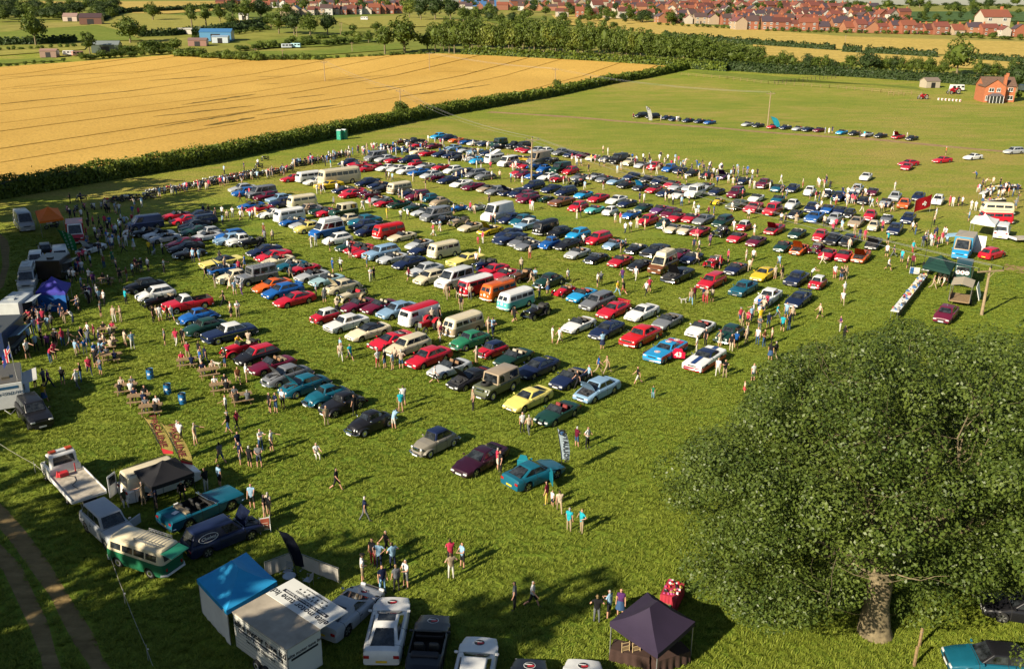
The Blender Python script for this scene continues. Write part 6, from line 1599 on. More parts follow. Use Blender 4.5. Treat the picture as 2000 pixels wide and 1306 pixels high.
# black bonnets and beetle sunroof
# left foreground group ------------------------------------------
hv = hd_px((252, 958), (372, 918), .3)
o = place('van', g0(312, 932, 0.9), hv, 'W', roof='C', label='white van with one rear door swung open behind the black gazebo', group='exhibitor vehicles')
mb = MB(); mb.box((-.42, 0, 1.15), (.84, .06, 1.5), bevel=.04); mb.box((-.42, 0, 1.5), (.62, .08, .55), mi=1); child(o, 'rear_door', mb.mesh('rear_door', [PAINT, GLASS]), (-2.42, .86, 0), (0, 0, R(35)), (.74, .74, .72))
mb = MB()
for s in (1, -1): mb.tube([(.8, s * .62, 2.0), (-2.0, s * .62, 2.0)], .025, 4)
child(o, 'roof_rail', mb.mesh('roof_rail', DARK))
gazebo((261, 919), (296, 951), (379, 922), 2.05, 2.85, 'K', 'black gazebo pitched beside the white van with open rear door', legm=DARK)
YEL = (.52, .42, .13)
for (b, t, lab) in (((325, 905), (291, 812), 'taller yellow feather flag lettered in dark red behind the white van'), ((362, 930), (327, 826), 'second yellow feather flag lettered in dark red beside the white van')):
    feather(b, t, .85, YEL, lab, (('PROLINE', .62, .60, .5, mat('maroon_print', (.12, .012, .02), .6), -PI / 2), ('SPECIALIST PAINT', .2, .55, .12, BLACKP, -PI / 2)), stripe=REDP, pole=.7)
# recovery truck
hr_ = hd_px((183, 971), (139, 925), .9)
o = empty('recovery_truck', g0(152, 945, .9), hr_); o.location += Vector((math.cos(hr_), math.sin(hr_), 0)) * 1.0
c_w = (.72, .72, .70)
mb = MB(); mb.box((-.9, 0, .82), (4.2, 2.05, .12), bevel=.02); child(o, 'bed', mb.mesh('bed', mat('worn_alloy', (.46, .41, .33), .6, .2, var=.35, vscale=2.5)))
mb = MB()
for s in (1, -1): mb.box((-.9, s * 1.05, .84), (4.2, .05, .26)); 
mb.box((-3.0, 0, .78), (.05, 2.1, .16)); child(o, 'bed_rail', mb.mesh('bed_rail', WHITE))
mb = MB(); mb.box((-.9, 0, .58), (4.4, .8, .24)); child(o, 'chassis', mb.mesh('chassis', DARK))
cabP = dict(L=2.2, W=1.96, r=.35, axles=(.35,), prof=[(1.1, .7), (1.04, 1.05), (.45, 1.25), (.2, 1.3), (-1.05, 1.3), (-1.1, .6)], clear=.35, nose=.08, tail=.01, pw=6, H=2.2, cab=(.35, -.25, -1.0, -1.06), belt=1.27, cabw=.95, roofw=.88, sw=((.12, .78),), cbev=.1, tallrear=1, tumble=.95)
cabs = build_type(dict(cabP, noun='cab'))
for (n, m, loc, ck, par, lv, rot) in cabs:
    if n in ('wheel', 'rim', 'tail_light') : continue
    child(o, 'cab' if n == 'body' else n, m, Vector(loc) + Vector((2.3, 0, 0)), color=c_w)
ty, rim = wheel(.35, .22, 'hub')
for x in (2.65, -1.5):
    for s in (1, -1): q = child(o, 'wheel', ty, (x, s * .86, .35)); link('rim', rim, q)
mb = MB(); mb.box((0, 0, 0), (.3, 1.4, .14), bevel=.04); lb = child(o, 'light_bar', mb.mesh('light_bar', WHITE), (1.75, 0, 2.28))
for s in (1, -1): mb = MB(); mb.box((0, s * .5, .02), (.32, .45, .16), bevel=.04); link('beacon', mb.mesh('beacon', mat('amber_lens', (.45, .06, .015), .3)), lb)
mb = MB(); mb.box((.75, .3, 1.05), (.4, .6, .3), bevel=.04); mb.tube([(.9, -.5, .9), (.9, -.5, 1.5)], .04, 5); mb.cyl((.85, .62, 1.1), (0, 0, 1), .14, .4, 8, r2=.03); child(o, 'winch', mb.mesh('winch', REDP))
mb = MB(); mb.tube([(.6, .2, .9), (.2, -.2, .9), (-.4, -.1, .9), (-.9, .3, .9), (-1.6, .2, .9)], .02, 5); child(o, 'winch_cable', mb.mesh('winch_cable', DARK))
tag(o, 'white recovery truck with empty flat bed and amber light bar', 'truck', 'exhibitor vehicles'); VEH.append(dict(o=o, p=o.location.copy(), hd=hr_, L=6, W=2, desc='white recovery truck', label=o['label'], roof=None, rn=None))
o = place('suv', g0(212, 1022, .8), hd_px((172, 985), (246, 1050), .4), 'S', label='silver off-road car with its door open beside the green camper van', group='exhibitor vehicles')
mb = MB(); mb.box((-.45, 0, .62), (.95, .07, .62), bevel=.03); child(o, 'open_door', mb.mesh('open_door', PAINT), (.75, .92, 0), (0, 0, -R(65)), (.42, .44, .46))
o = place('rac', g0(283, 1078, .9), hd_px((294, 1124), (231, 1102), 0.05), 'E', roof='C', upper='C', label='green and cream split-screen camper van with roof rack and raised tailgate', group='exhibitor vehicles')
mb = MB(); mb.box((-.4, 0, 0), (.85, 1.3, .05), bevel=.02); child(o, 'tailgate', mb.mesh('tailgate', PAINT), (-1.95, 0, 1.72), (0, R(-8), 0), (.02, .2, .12))
# American convertible
Pa = dict(T['mus']); Pa.pop('cab'); Pa['cock'] = (.55, -1.15, .42, .82); Pa['seats'] = 2; Pa['noun'] = 'large open convertible'; Pa['H'] = 1.3; reg('amc', Pa, build_type(Pa))
o = place('amc', g0(393, 992, .5), hd_px((375, 1017), (443, 987), .05), 'T', label='large teal open convertible with papers on its boot by the black gazebo', group='exhibitor vehicles')
mb = MB(); mb.box((0, 0, 0), (.4, .3, .012), rz=.3); mb.box((.6, .9, 0), (.3, .2, .012)); child(o, 'show_card', mb.mesh('show_card', WHITE), (-1.75, -.1, 1.01))
Pe = dict(T['est']); Pe['sw'] = ((.06, .34),); Pe['H'] = 1.62; Pe['extra'] = (x_hood,); Pe['cowl'] = Pe['cab'][0]; Pe['noun'] = 'small panel van with its bonnet up'; Pe['cat'] = 'van'; Pe['hoodang'] = 62; reg('esv', Pe, build_type(Pe))
o = place('esv', g0(434, 1040, .7), hd_px((420, 1067), (495, 1037), .05), 'N', label='navy small panel van with oval side lettering and raised bonnet', group='exhibitor vehicles')
# lettering sits on the flat side panel behind the door
mb = MB(); pts = [(math.cos(a) * .58, 0, math.sin(a) * .24) for a in [2 * PI * k / 28 for k in range(28)]]
mb.tube([(x, 0, z) for x, y, z in pts] + [pts[0]], .018, 4, cap=False)
bd_ = child(o, 'oval_outline', mb.mesh('oval_outline', WHITE), (-1.15, -.74, 1.2), (R(-14), 0, 0))
text('Clueless', bd_, .27, (0, -.012, 0), (PI / 2, 0, 0), WHITE, shear=.3)
# A-board sign near the van, feather flag, banners
p = g0(519, 1040); o = empty('sign_board', p, R(20))
mb = MB(); mb.box((0, 0, .62), (.62, .03, .9), rx=.12, bevel=.004); child(o, 'panel', mb.mesh('panel', WHITE))
mb = MB(); mb.box((0, -.022, .63), (.5, .012, .76), rx=.12); pf = child(o, 'printed_face', mb.mesh('printed_face', mat('brick_print', (.42, .10, .06), .6)))
mb = MB(); [mb.box((0, -.034, .36 + k * .17), (.34, .01, .07), rz=0, ry=.1) for k in range(4)]; link('print', mb.mesh('print', mat('pale_print', (.6, .4, .3), .6)), pf)
mb = MB()
for s in (1, -1): mb.tube([(s * .3, -.07, 0), (s * .3, .06, 1.1)], .02, 4); mb.tube([(s * .3, .45, 0), (s * .3, .06, 1.1)], .02, 4)
child(o, 'stand', mb.mesh('stand', WHITE)); tag(o, 'small reddish sign board on a stand by the navy panel van', 'sign')
feather((583, 1135), (551, 1036), .62, (.010, .014, .03), 'black feather flag standing between the two white banner fences', (), pole=1.0)
def banner_fence(a, b, label, n=2):
    A, B = g0(*a), g0(*b); o = empty('banner_fence', A); d = B - A; L = d.length; ang = math.atan2(d.y, d.x); o.rotation_euler = (0, 0, ang)
    for k in range(n):
        x0, x1 = L * k / n, L * (k + 1) / n; mb = MB(); mb.grid([[(lerp(x0, x1, s / 6), .02 * math.sin(s * 2), z) for s in range(7)] for z in (.98, .55, .1)]); bmesh.ops.solidify(mb.bm, geom=mb.bm.faces[:], thickness=.008)
        link('banner', mb.mesh('banner', CANVAS, 60), o, color=(.7, .66, .6))
    for k in range(n + 1): mb = MB(); mb.tube([(L * k / n, .05, 0), (L * k / n, .05, 1.02)], .02, 5); mb.box((L * k / n, .05, .01), (.1, .5, .02)); link('post', mb.mesh('post', STEEL), o)
    mb = MB(); mb.tube([(0, .05, 1.0), (L, .05, 1.0)], .015, 4); link('rail', mb.mesh('rail', STEEL), o)
    tag(o, label, 'banner fence', 'banner fences'); THINGS.append((A, label))
banner_fence((520, 1128), (573, 1108), 'white banner fence beside the blue gazebo'); banner_fence((590, 1112), (662, 1140), 'white banner fence in front of the silver supercar')
gazebo((384, 1130), (442, 1192), (541, 1134), 2.1, 3.05, 'A', 'bright blue gazebo beside the lettered white trailer', ridge=.9, wall=(0,), wallcol='W')
# lettered trailer
A, B, C, D = [at(*q, 2.45) for q in ((454, 1194), (560, 1268), (620, 1231), (520, 1159))]
ux = (B - A); Lx = 4.4; ux = ux.normalized(); hdT = math.atan2(ux.y, ux.x)
Wt = min(2.5, max(1.9, ((D - A) - ux * (D - A).dot(ux)).length))
o = empty('exhibition_trailer', Vector((A.x, A.y, 0)), hdT); Lx = min(5.2, max(3.6, (B - A).length)); 
vy = 1 if (D - A).cross(ux).z < 0 else -1
TR = mat('trailer_panel', (.62, .62, .58), .45, var=.05, vscale=.8)
def tb(c, d): return (c[0], c[1] * vy, c[2]), d
mb = MB(); mb.box((Lx / 2, vy * .02, 1.45), (Lx, .04, 1.9)); mb.box((Lx / 2, vy * (Wt - .02), .75), (Lx, .04, .5)); mb.box((.02, vy * Wt / 2, 1.45), (.04, Wt, 1.9)); mb.box((Lx - .02, vy * Wt / 2, 1.45), (.04, Wt, 1.9)); mb.box((Lx / 2, vy * Wt / 2, .5), (Lx, Wt, .08))
child(o, 'body', mb.mesh('body', TR))
mb = MB(); mb.box((Lx / 2, vy * Wt / 2, 2.43), (Lx + .06, Wt + .06, .06), bevel=.02); child(o, 'roof', mb.mesh('roof', mat('trailer_roof', (.36, .31, .24), .7, var=.3, vscale=.7)))
for k in range(9):
    mb = MB(); mb.box((Lx / 2, -vy * .012, .7 + k * .2), (Lx * .985, .012, .012)); child(o, 'panel_seam', mb.mesh('panel_seam', STEEL))
rotside = (PI / 2, 0, 0) if vy > 0 else (PI / 2, 0, PI)
text('elite motor tune ltd', o, .50, (Lx / 2, -vy * .02, 1.95), rotside, BLACKP, bold=.008)
mb = MB(); mb.box((Lx / 2, -vy * .012, 1.58), (Lx * .82, .014, .22), bevel=.006); child(o, 'text_bar', mb.mesh('text_bar', BLACKP))
text('Prestige & High Performance Car Specialists', o, .185, (Lx / 2, -vy * .026, 1.58), rotside, WHITE, bold=.002)
text('Servicing & Diagnostics', o, .24, (Lx / 2, -vy * .02, 1.28), rotside, BLACKP)
# front end lettering
re_ = (PI / 2, 0, PI / 2)
text('elite motor tune ltd', o, .24, (Lx + .012, vy * Wt / 2, 1.95), re_, BLACKP, bold=.004)
mb = MB(); mb.box((Lx + .008, vy * Wt / 2, 1.74), (.012, Wt * .8, .12), bevel=.004); child(o, 'text_bar', mb.mesh('text_bar', BLACKP))
# raised side awning with lettering, read from the far side
mb = MB(); mb.box((Lx / 2, vy * (Wt + .85), 2.45), (Lx, 1.7, .05), bevel=.01); aw = child(o, 'raised_side', mb.mesh('raised_side', TR))
rot_up = (0, 0, PI) if vy > 0 else (0, 0, 0)
rot_up = (0, 0, PI)
text('elite motor tune ltd', aw, .52, (Lx / 2, vy * (Wt + .42), 2.482), rot_up, BLACKP, bold=.008)
mb = MB(); mb.box((Lx / 2, vy * (Wt + .78), 2.478), (Lx * .8, .2, .01), bevel=.004); link('text_bar', mb.mesh('text_bar', BLACKP), aw)
text('Prestige & High Performance Car Specialists', aw, .17, (Lx / 2, vy * (Wt + .78), 2.488), rot_up, WHITE)
text('Servicing & Diagnostics', aw, .24, (Lx / 2, vy * (Wt + 1.08), 2.482), rot_up, BLACKP)
text('www.elitemotortune.co.uk', aw, .15, (Lx / 2, vy * (Wt + 1.5), 2.482), rot_up, BLACKP)
for k in range(7): mb = MB(); mb.cyl((Lx * (.25 + k * .08), vy * (Wt + 1.3), 2.482), (0, 0, 1), .06, .008, 8); link('small_logo', mb.mesh('small_logo', BLACKP), aw)
ty, rim = wheel(.3, .18, 'hub')
for x in (Lx * .42, Lx * .58):
    for y in (-.05, Wt + .05): q = child(o, 'wheel', ty, (x, vy * y, .3)); link('rim', rim, q)
mb = MB(); mb.tube([(Lx, vy * Wt / 2, .5), (Lx + 1.2, vy * Wt / 2, .45)], .05, 6); mb.tube([(0, vy * .3, 0), (0, vy * .3, .5)], .04, 5); child(o, 'drawbar', mb.mesh('drawbar', STEEL))
tag(o, 'white exhibition trailer with one side raised and black lettering', 'trailer'); THINGS.append((o.location.copy(), 'the lettered white trailer'))
# bistro set
def bistro_chair(x, y, h, label):
    o = empty('metal_chair', g0(x, y), R(h)); mb = MB(); mb.box((0, 0, .45), (.42, .42, .03), bevel=.01); child(o, 'seat', mb.mesh('seat', STEEL))
    mb = MB()
    for k in range(5): mb.box((-.2 - k * .012, 0, .55 + k * .08), (.015, .44, .045))
    child(o, 'backrest', mb.mesh('backrest', STEEL))
    mb = MB()
    for s in (1, -1): mb.tube([(.2, s * .24, 0), (.2, s * .24, .65), (-.2, s * .24, .66)], .014, 5)
    child(o, 'armrest', mb.mesh('armrest', STEEL))
    for a, b in ((.18, .2), (.18, -.2), (-.18, .2), (-.18, -.2)): mb = MB(); mb.tube([(a, b, 0), (a, b, .45)], .014, 5); child(o, 'leg', mb.mesh('leg', STEEL))
    tag(o, label, 'chair', 'metal bistro chairs')
bistro_chair(563, 1128, 250, 'metal bistro chair behind the round metal table'); bistro_chair(603, 1145, 160, 'metal bistro chair between round table and raised trailer side'); bistro_chair(527, 1164, 60, 'metal bistro chair at the corner of the blue gazebo')
o = empty('bistro_table', g0(567, 1146)); mb = MB(); mb.cyl((0, 0, .72), (0, 0, 1), .36, .03, 18); child(o, 'table_top', mb.mesh('table_top', STEEL)); mb = MB(); mb.tube([(0, 0, .02), (0, 0, .72)], .03, 6); child(o, 'leg', mb.mesh('leg', STEEL)); mb = MB(); mb.cyl((0, 0, .015), (0, 0, 1), .24, .03, 12); child(o, 'base', mb.mesh('base', STEEL)); tag(o, 'round metal bistro table near the blue gazebo', 'table')
# purple gazebo with craft tables
gazebo((1191, 1213), (1285, 1277), (1358, 1213), 2.1, 3.1, (.030, .020, .045), 'dark purple gazebo over brown-clothed tables beside the oak', ridge=.7)
BROWN = mat('brown_cloth', (.045, .022, .016), .9, var=.2)
def cloth_table(x, y, h, L, Wd, m, label, stuff=()):
    o = empty('table', g0(x, y), R(h)); mb = MB(); mb.box((0, 0, .74), (L, Wd, .03)); child(o, 'table_top', mb.mesh('table_top', m))
    mb = MB(); n = 24; rows = []
    for z, e in ((.745, 0), (.4, .03), (.03, .06)):
        r_ = []
        for k in range(n * 4 + 1):
            t = (k % (n * 4)) / n; sd = int(t); f = t - sd; c = [(-1, -1), (1, -1), (1, 1), (-1, 1), (-1, -1)]
            x_ = lerp(c[sd][0], c[sd + 1][0], f) * (L / 2 + .015 + e * math.sin(k * 1.3)); y_ = lerp(c[sd][1], c[sd + 1][1], f) * (Wd / 2 + .015 + e * math.sin(k * 1.3)); r_.append((x_, y_, z))
        rows.append(r_)
    mb.grid(rows); child(o, 'cloth', mb.mesh('cloth', m, 60))
    tag(o, label, 'table'); return o
cloth_table(1232, 1290, 160, 1.9, .8, BROWN, 'brown-clothed table holding wooden display stands under the purple gazebo')
cloth_table(1305, 1296, 25, 1.9, .8, BROWN, 'brown-clothed table at the open side of the purple gazebo')
for (x, y, lab) in ((1222, 1272, 'wooden display frame standing on the brown-clothed table'), (1243, 1272, 'wooden easel standing beside the display frame')):
    o = empty('display_stand', g0(x, y, .76) + Vector((0, 0, .76)), R(20)); mb = MB()
    for s in (1, -1): mb.tube([(s * .2, 0, 0), (s * .2, .05, .55)], .02, 4)
    for z in (.08, .3, .5): mb.tube([(-.22, .02, z), (.22, .02, z)], .02, 4)
    child(o, 'frame', mb.mesh('frame', mat('pale_wood', (.45, .33, .17), .7))); mb = MB(); mb.box((0, .03, .2), (.4, .02, .2)); child(o, 'backboard', mb.mesh('backboard', WOOD)); tag(o, lab, 'display stand')
o = cloth_table(1312, 1172, 65, 1.5, .9, mat('red_cloth', (.35, .02, .04), .8), 'red-covered trestle table of goods at the edge of the oak')
for k in range(46):
    mb = MB(); d = [random.uniform(.05, .12) for _ in range(3)]; mb.box((0, 0, d[2] / 2), d, rz=random.uniform(0, 3), bevel=.008)
    q = mb.build('goods_item', random.choice([WHITE, DARK, REDP, mat('gold', (.5, .36, .1), .4), mat('pink', (.5, .08, .25), .6)])); q.location = o.location + Matrix.Rotation(R(65), 3, 'Z') @ Vector((random.uniform(-.65, .65), random.uniform(-.38, .38), .757))
    tag(q, 'small item for sale on the red-covered trestle table', 'item', 'goods on the red table')
o = empty('plastic_crate', g0(1305, 1184), R(60)); mb = MB(); mb.box((0, 0, .02), (.6, .4, .03)); [mb.box((sx * .3, 0, .16), (.03, .4, .3)) for sx in (1, -1)]; [mb.box((0, sy * .2, .16), (.6, .03, .3)) for sy in (1, -1)]; child(o, 'shell', mb.mesh('shell', mat('green_plastic', (.02, .28, .12), .4))); mb = MB(); mb.box((0, 0, .2), (.5, .3, .2)); child(o, 'contents', mb.mesh('contents', WOOD)); tag(o, 'green plastic crate at the foot of the red trestle table', 'crate')
# right hand lower corner
o = place('sal', g0(1945, 1290, .6), R(172), 'T', roof='K', label='dark teal saloon parked on dry grass beside the oak', group='cars at the oak')
o = place('sal', g0(2010, 1188, .6), R(165), 'K', label='black car mostly hidden under the oak at the frame edge', group='cars at the oak')
o = empty('fence_post', g0(1795, 1262)); mb = MB(); mb.box((0, 0, .6), (.12, .12, 1.3), bevel=.02, rz=.4); child(o, 'post', mb.mesh('post', WOOD)); mb = MB(); mb.cyl((0, 0, .9), (0, 0, 1), .075, .02, 8); child(o, 'wire_loop', mb.mesh('wire_loop', STEEL)); tag(o, 'weathered wooden post beside the oak trunk, farther one', 'post')
o = empty('fence_post', g0(1785, 1300)); mb = MB(); mb.box((0, 0, .55), (.12, .12, 1.2), bevel=.02, rz=.2); child(o, 'post', mb.mesh('post', WOOD)); tag(o, 'weathered wooden post near the dark teal saloon', 'post')

# flags in the field ----------------------------------------------
feather((1098, 925), (1086, 836), .62, (.55, .66, .74), 'white feather flag with round badge beside the teal coupe', (('JOTAULION', .44, .42, .55, BLACKP, -PI / 2), ('O', .62, .84, .42, BLACKP, 0), ('o', .42, .845, .42, mat('blue_print', (.03, .12, .35), .6), 0)), pole=1.1)
o = bpy.data.objects[-1] if False else None
mbp = g0(1098, 925); 
feather((1267, 238), (1259, 207), 1.1, 'W', 'white feather flag beside the club cars on the green', (('O', 1.0, .78, .45, BLACKP, 0),), pole=.4)
feather((1513, 252), (1502, 227), 1.5, (.03, .42, .55), 'turquoise teardrop flag among the club cars on the green', pole=.5)
feather((134, 495), (118, 446), .9, (.02, .22, .07), 'first green feather flag behind the dark food stall', (('o c o o o o', .5, .45, .5, mat('pale_green_print', (.3, .5, .45), .6), -PI / 2),), pole=.6)
feather((141, 498), (130, 450), .9, (.02, .24, .08), 'second green feather flag behind the dark food stall', (('o c o o o o', .5, .45, .5, mat('pale_green_print', (.3, .5, .45), .6), -PI / 2),), pole=.6)

# left stalls -----------------------------------------------------
place('spr', g0(46, 430, 1.2), hd_px((34, 420), (58, 446)), 'S', label='silver high-roofed van parked next to the orange gazebo', group='traders vehicles')
gazebo((68, 412), (77, 433), (124, 426), 2.2, 3.3, (.80, .16, .01), 'orange gazebo over parked motorcycles')
o = place('spr', g0(147, 452, 1.2), hd_px((147, 430), (150, 470)), 'R', roof='W', label='red luton van with white roof facing the viewer', group='traders vehicles'); mb = MB(); mb.box((-.6, 0, 1.75), (3.6, 2.1, 1.5), bevel=.06); child(o, 'box_body', mb.mesh('box_body', PAINT), color=(.4, .01, .02))
place('hat', g0(88, 486, .6), hd_px((90, 492), (86, 474)), 'K', label='black hatchback with its yellow rear plate showing near the green flags', group='traders vehicles')
place('suv', g0(70, 508, .8), hd_px((72, 498), (70, 516)), 'W', label='white off-road car behind the dark food stall', group='traders vehicles')
place('cam', g0(54, 542, 1.0), hd_px((62, 525), (48, 560)), 'S', label='silver camper van facing the viewer beside the dark food stall', group='traders vehicles')
place('van', g0(118, 499, 1.0), hd_px((116, 490), (118, 506)), 'W', label='small white van roof peeking between flags and food stall', group='traders vehicles')
def food_trailer(p, hd, L, W_, H_, col, roofcol, label, sign=None, signcol=WHITE, hatch=1, awn=None, hs=1):
    o = empty('food_trailer', p, hd); mb = MB(); mb.box((0, 0, .55 + (H_ - .55) / 2), (L, W_, H_ - .55), bevel=.05); child(o, 'body', mb.mesh('body', PAINT), color=col)
    mb = MB(); mb.box((0, 0, H_ + .02), (L * .99, W_ * .98, .06), bevel=.02); mb.box((L * .2, 0, H_ + .12), (.6, .6, .16), bevel=.03); child(o, 'roof', mb.mesh('roof', PAINT), color=roofcol)
    ty, rim = wheel(.3, .18, 'hub')
    for x in (-.4, .4):
        for s in (1, -1): q = child(o, 'wheel', ty, (x, s * (W_ / 2 - .06), .3)); link('rim', rim, q)
    if hatch:
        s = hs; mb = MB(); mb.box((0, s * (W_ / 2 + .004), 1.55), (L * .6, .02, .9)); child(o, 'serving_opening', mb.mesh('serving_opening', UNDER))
        mb = MB(); mb.box((0, s * (W_ / 2 + .18), 1.08), (L * .62, .36, .04)); child(o, 'counter', mb.mesh('counter', STEEL))
        mb = MB(); mb.box((0, 0, 0), (L * .62, 1.1, .04), bevel=.01); child(o, 'hatch', mb.mesh('hatch', PAINT), (0, s * (W_ / 2 + .5), 2.15), (s * R(14), 0, 0), col if awn is None else awn)
    if sign:
        text(sign, o, .32, (L / 2 + .03, 0, H_ - .8), (PI / 2, 0, PI / 2), signcol, bold=.004)
        mb = MB(); mb.box((L / 2 + .012, 0, H_ - .35), (.02, W_ * .7, .2)); child(o, 'name_band', mb.mesh('name_band', PAINT), color=(.03, .10, .2))
    mb = MB(); mb.tube([(L / 2, .4, .5), (L / 2 + .9, 0, .45), (L / 2, -.4, .5)], .04, 5); child(o, 'drawbar', mb.mesh('drawbar', STEEL))
    tag(o, label, 'food stall', 'food stalls'); THINGS.append((Vector(p), label)); return o
hl_ = R(-80)
food_trailer(g0(110, 545), R(-84), 3.6, 2.6, 2.6, (.03, .02, .015), (.05, .045, .04), 'dark timber food stall between camper and purple gazebo', hs=1, awn=(.12, .13, .13))
gazebo((69, 571), (127, 571), (138, 552), 2.1, 3.3, (.05, .045, .33), 'violet-blue gazebo with a white printed banner on its front', wall=(0,), wallcol='B')
o = empty('banner', at(98, 586, 1.2), hd_px((70, 571), (127, 571), 2.1)); mb = MB(); mb.box((0, -.15, .3), (2.5, .03, .75), bevel=.005); child(o, 'sheet', mb.mesh('sheet', WHITE)); mb = MB(); [mb.box((x_, -.18, z_), (w_, .01, h_)) for x_, z_, w_, h_ in ((-.3, .55, .7, .06), (.35, .56, .45, .06), (.1, .36, 1.5, .05), (-.2, .16, .5, .07), (.35, .17, .5, .08), (.75, .18, .2, .06))]; child(o, 'print', mb.mesh('print', BLACKP)); tag(o, 'white printed banner hung on the violet-blue gazebo', 'banner')
place('van', g0(50, 590, 1.0), hd_px((58, 572), (44, 605)), 'G', label='grey van tucked behind the violet-blue gazebo', group='traders vehicles')
food_trailer(g0(38, 624), R(-84), 3.8, 2.0, 2.3, (.55, .57, .58), (.42, .45, .46), 'pale catering van with raised side below the violet gazebo', hs=1, awn=(.35, .4, .45))
food_trailer(g0(10, 690), R(-82), 5.0, 2.2, 2.8, (.02, .035, .09), (.06, .06, .05), 'dark blue chip van at the frame edge', 'Fish & Chips', WHITE, hs=1, awn=(.04, .10, .18))
food_trailer(g0(22, 790, 0), R(-62), 4.4, 2.2, 2.6, (.60, .62, .62), (.10, .09, .07), 'white food trailer lettered in blue beside the black off-road car', 'HOT & COLD FOOD', mat('navy_print', (.02, .06, .12), .6), hs=1, awn=(.5, .5, .48))
o = empty('flagpole', g0(48, 800)); mb = MB(); mb.tube([(0, 0, 0), (-.25, 0, 5.6)], .035, 6); child(o, 'pole', mb.mesh('pole', STEEL))
fl = MB(); fl.grid([[(-.22 - .3 * u - .9 * u * .5, .08 * math.sin(u * 6), 5.5 - v * 1.0 - u * 1.1) for u in (0, .25, .5, .75, 1)] for v in (0, .5, 1)]); f = child(o, 'flag_cloth', fl.mesh('flag_cloth', CANVAS, 60), color=(.012, .03, .16))
for m_, w_ in ((WHITE, .26), (REDP, .14)):
    mb = MB(); off = -.03 if m_ is WHITE else -.045
    for sy in (1, -1):
        mb.slab([(-.24, off, 5.0 + w_ / 2), (-1.0, off, 3.9 + w_ / 2), (-1.0, off, 3.9 - w_ / 2), (-.24, off, 5.0 - w_ / 2)], (0, -1, 0), .005)
        mb.slab([(-.58 - w_ / 2, off - .004, 5.0), (-.58 + w_ / 2, off - .004, 5.05), (-.58 + w_ / 2, off - .004, 3.95), (-.58 - w_ / 2, off - .004, 3.92)], (0, -1, 0), .005)
        break
    link('cross', mb.mesh('cross', m_), f)
tag(o, 'slanting union flag on a pole beside the white food trailer', 'flag')
place('suv', g0(66, 802, .8), hd_px((48, 780), (86, 826)), 'K', label='black off-road car parked at the white food trailer', group='traders vehicles')
place('cono', g0(178, 486, .5), R(250), 'W', bonnet='W', label='white and violet show car with raised bonnet near the food queue', group='cars on show in the field')
# picnic tables and blue bins
def picnic(x, y, h, label):
    o = empty('picnic_table', g0(x, y), R(h))
    for k in range(5): mb = MB(); mb.box((0, -.3 + k * .15, .74), (1.7, .135, .035)); child(o, 'plank', mb.mesh('plank', WOOD))
    for s in (1, -1): mb = MB(); mb.box((0, s * .68, .45), (1.7, .26, .04)); child(o, 'bench', mb.mesh('bench', WOOD))
    for x_ in (-.62, .62):
        mb = MB(); mb.box((x_, 0, .42), (.05, 1.5, .08)); mb.tube([(x_, .25, .74), (x_, .62, 0)], .05, 4); mb.tube([(x_, -.25, .74), (x_, -.62, 0)], .05, 4); child(o, 'leg_frame', mb.mesh('leg_frame', WOOD))
    tag(o, label, 'picnic table', 'picnic tables by the food stalls'); THINGS.append((o.location.copy(), 'a picnic table'))
    return o
PT = [(1, 0)]
for i, (x, y, h, lab) in enumerate(((208, 556, 10, 'picnic table nearest to the violet-blue gazebo'), (210, 655, 10, 'picnic table at the end of the chip van queue'), (211, 681, 12, 'second picnic table beyond the chip van queue'), (218, 706, 14, 'picnic table shared by a diner in red'),
                                     (248, 767, 16, 'picnic table left of the first blue barrel'), (273, 788, 16, 'picnic table below the first blue barrel'), (366, 716, 20, 'picnic table in the sun near the red vintage tourer'), (408, 736, 25, 'empty ended picnic table beside the navy cloth diner'), (432, 765, 22, 'pale picnic table with a diner in a sun hat'), (472, 786, 25, 'picnic table crowded with people in black'), (296, 808, 16, 'shaded picnic table behind the yellow feather flags'))):
    o = picnic(x, y, h, lab); f = Matrix.Rotation(R(h), 3, 'Z')
    for (dx, sy) in ((-.4, 1), (.4, -1)) + (((.4, 1),) if i % 3 else ()) + (((-.4, -1),) if i in (4, 9, 2) else ()):
        if i == 7 and sy < 0: continue
        q = o.location + f @ Vector((dx, sy * .62, 0)); person(q, random.choice('WCNRLGKKC'), random.choice('kbgV'), 'sit', R(h) - sy * PI / 2, 1.0, False)
def bin_(x, y, label):
    o = empty('barrel_bin', g0(x, y)); mb = MB(); prf = [(.26, 0), (.285, .02), (.285, .3), (.30, .32), (.285, .34), (.285, .58), (.30, .6), (.285, .62), (.285, .86), (.295, .88)]
    mb.grid([[(r_ * math.cos(a), r_ * math.sin(a), z) for a in [2 * PI * k / 18 for k in range(19)]] for r_, z in prf]); child(o, 'drum', mb.mesh('drum', mat('blue_plastic', (.012, .12, .30), .45), 40))
    mb = MB(); mb.cyl((0, 0, .8), (0, 0, 1), .27, .05, 14); mb.ball((.02, 0, .84), (.2, .18, .09)); child(o, 'rubbish_bag', mb.mesh('rubbish_bag', DARK, 40)); mb = MB(); mb.box((0, -.29, .5), (.2, .012, .14)); child(o, 'notice', mb.mesh('notice', WHITE)); tag(o, label, 'bin', 'blue barrel bins')
bin_(294, 739, 'blue barrel bin farthest from the yellow flags'); bin_(328, 769, 'middle one of three blue barrel bins'); bin_(357, 788, 'blue barrel bin nearest to the yellow flags')
# camping chair people
for (x, y, t) in ((245, 985, 'I'), (618, 893, 'W')): person(g0(x, y) + Vector((0, 0, -.05)), t, 'w', 'sit', R(300), 1, False)
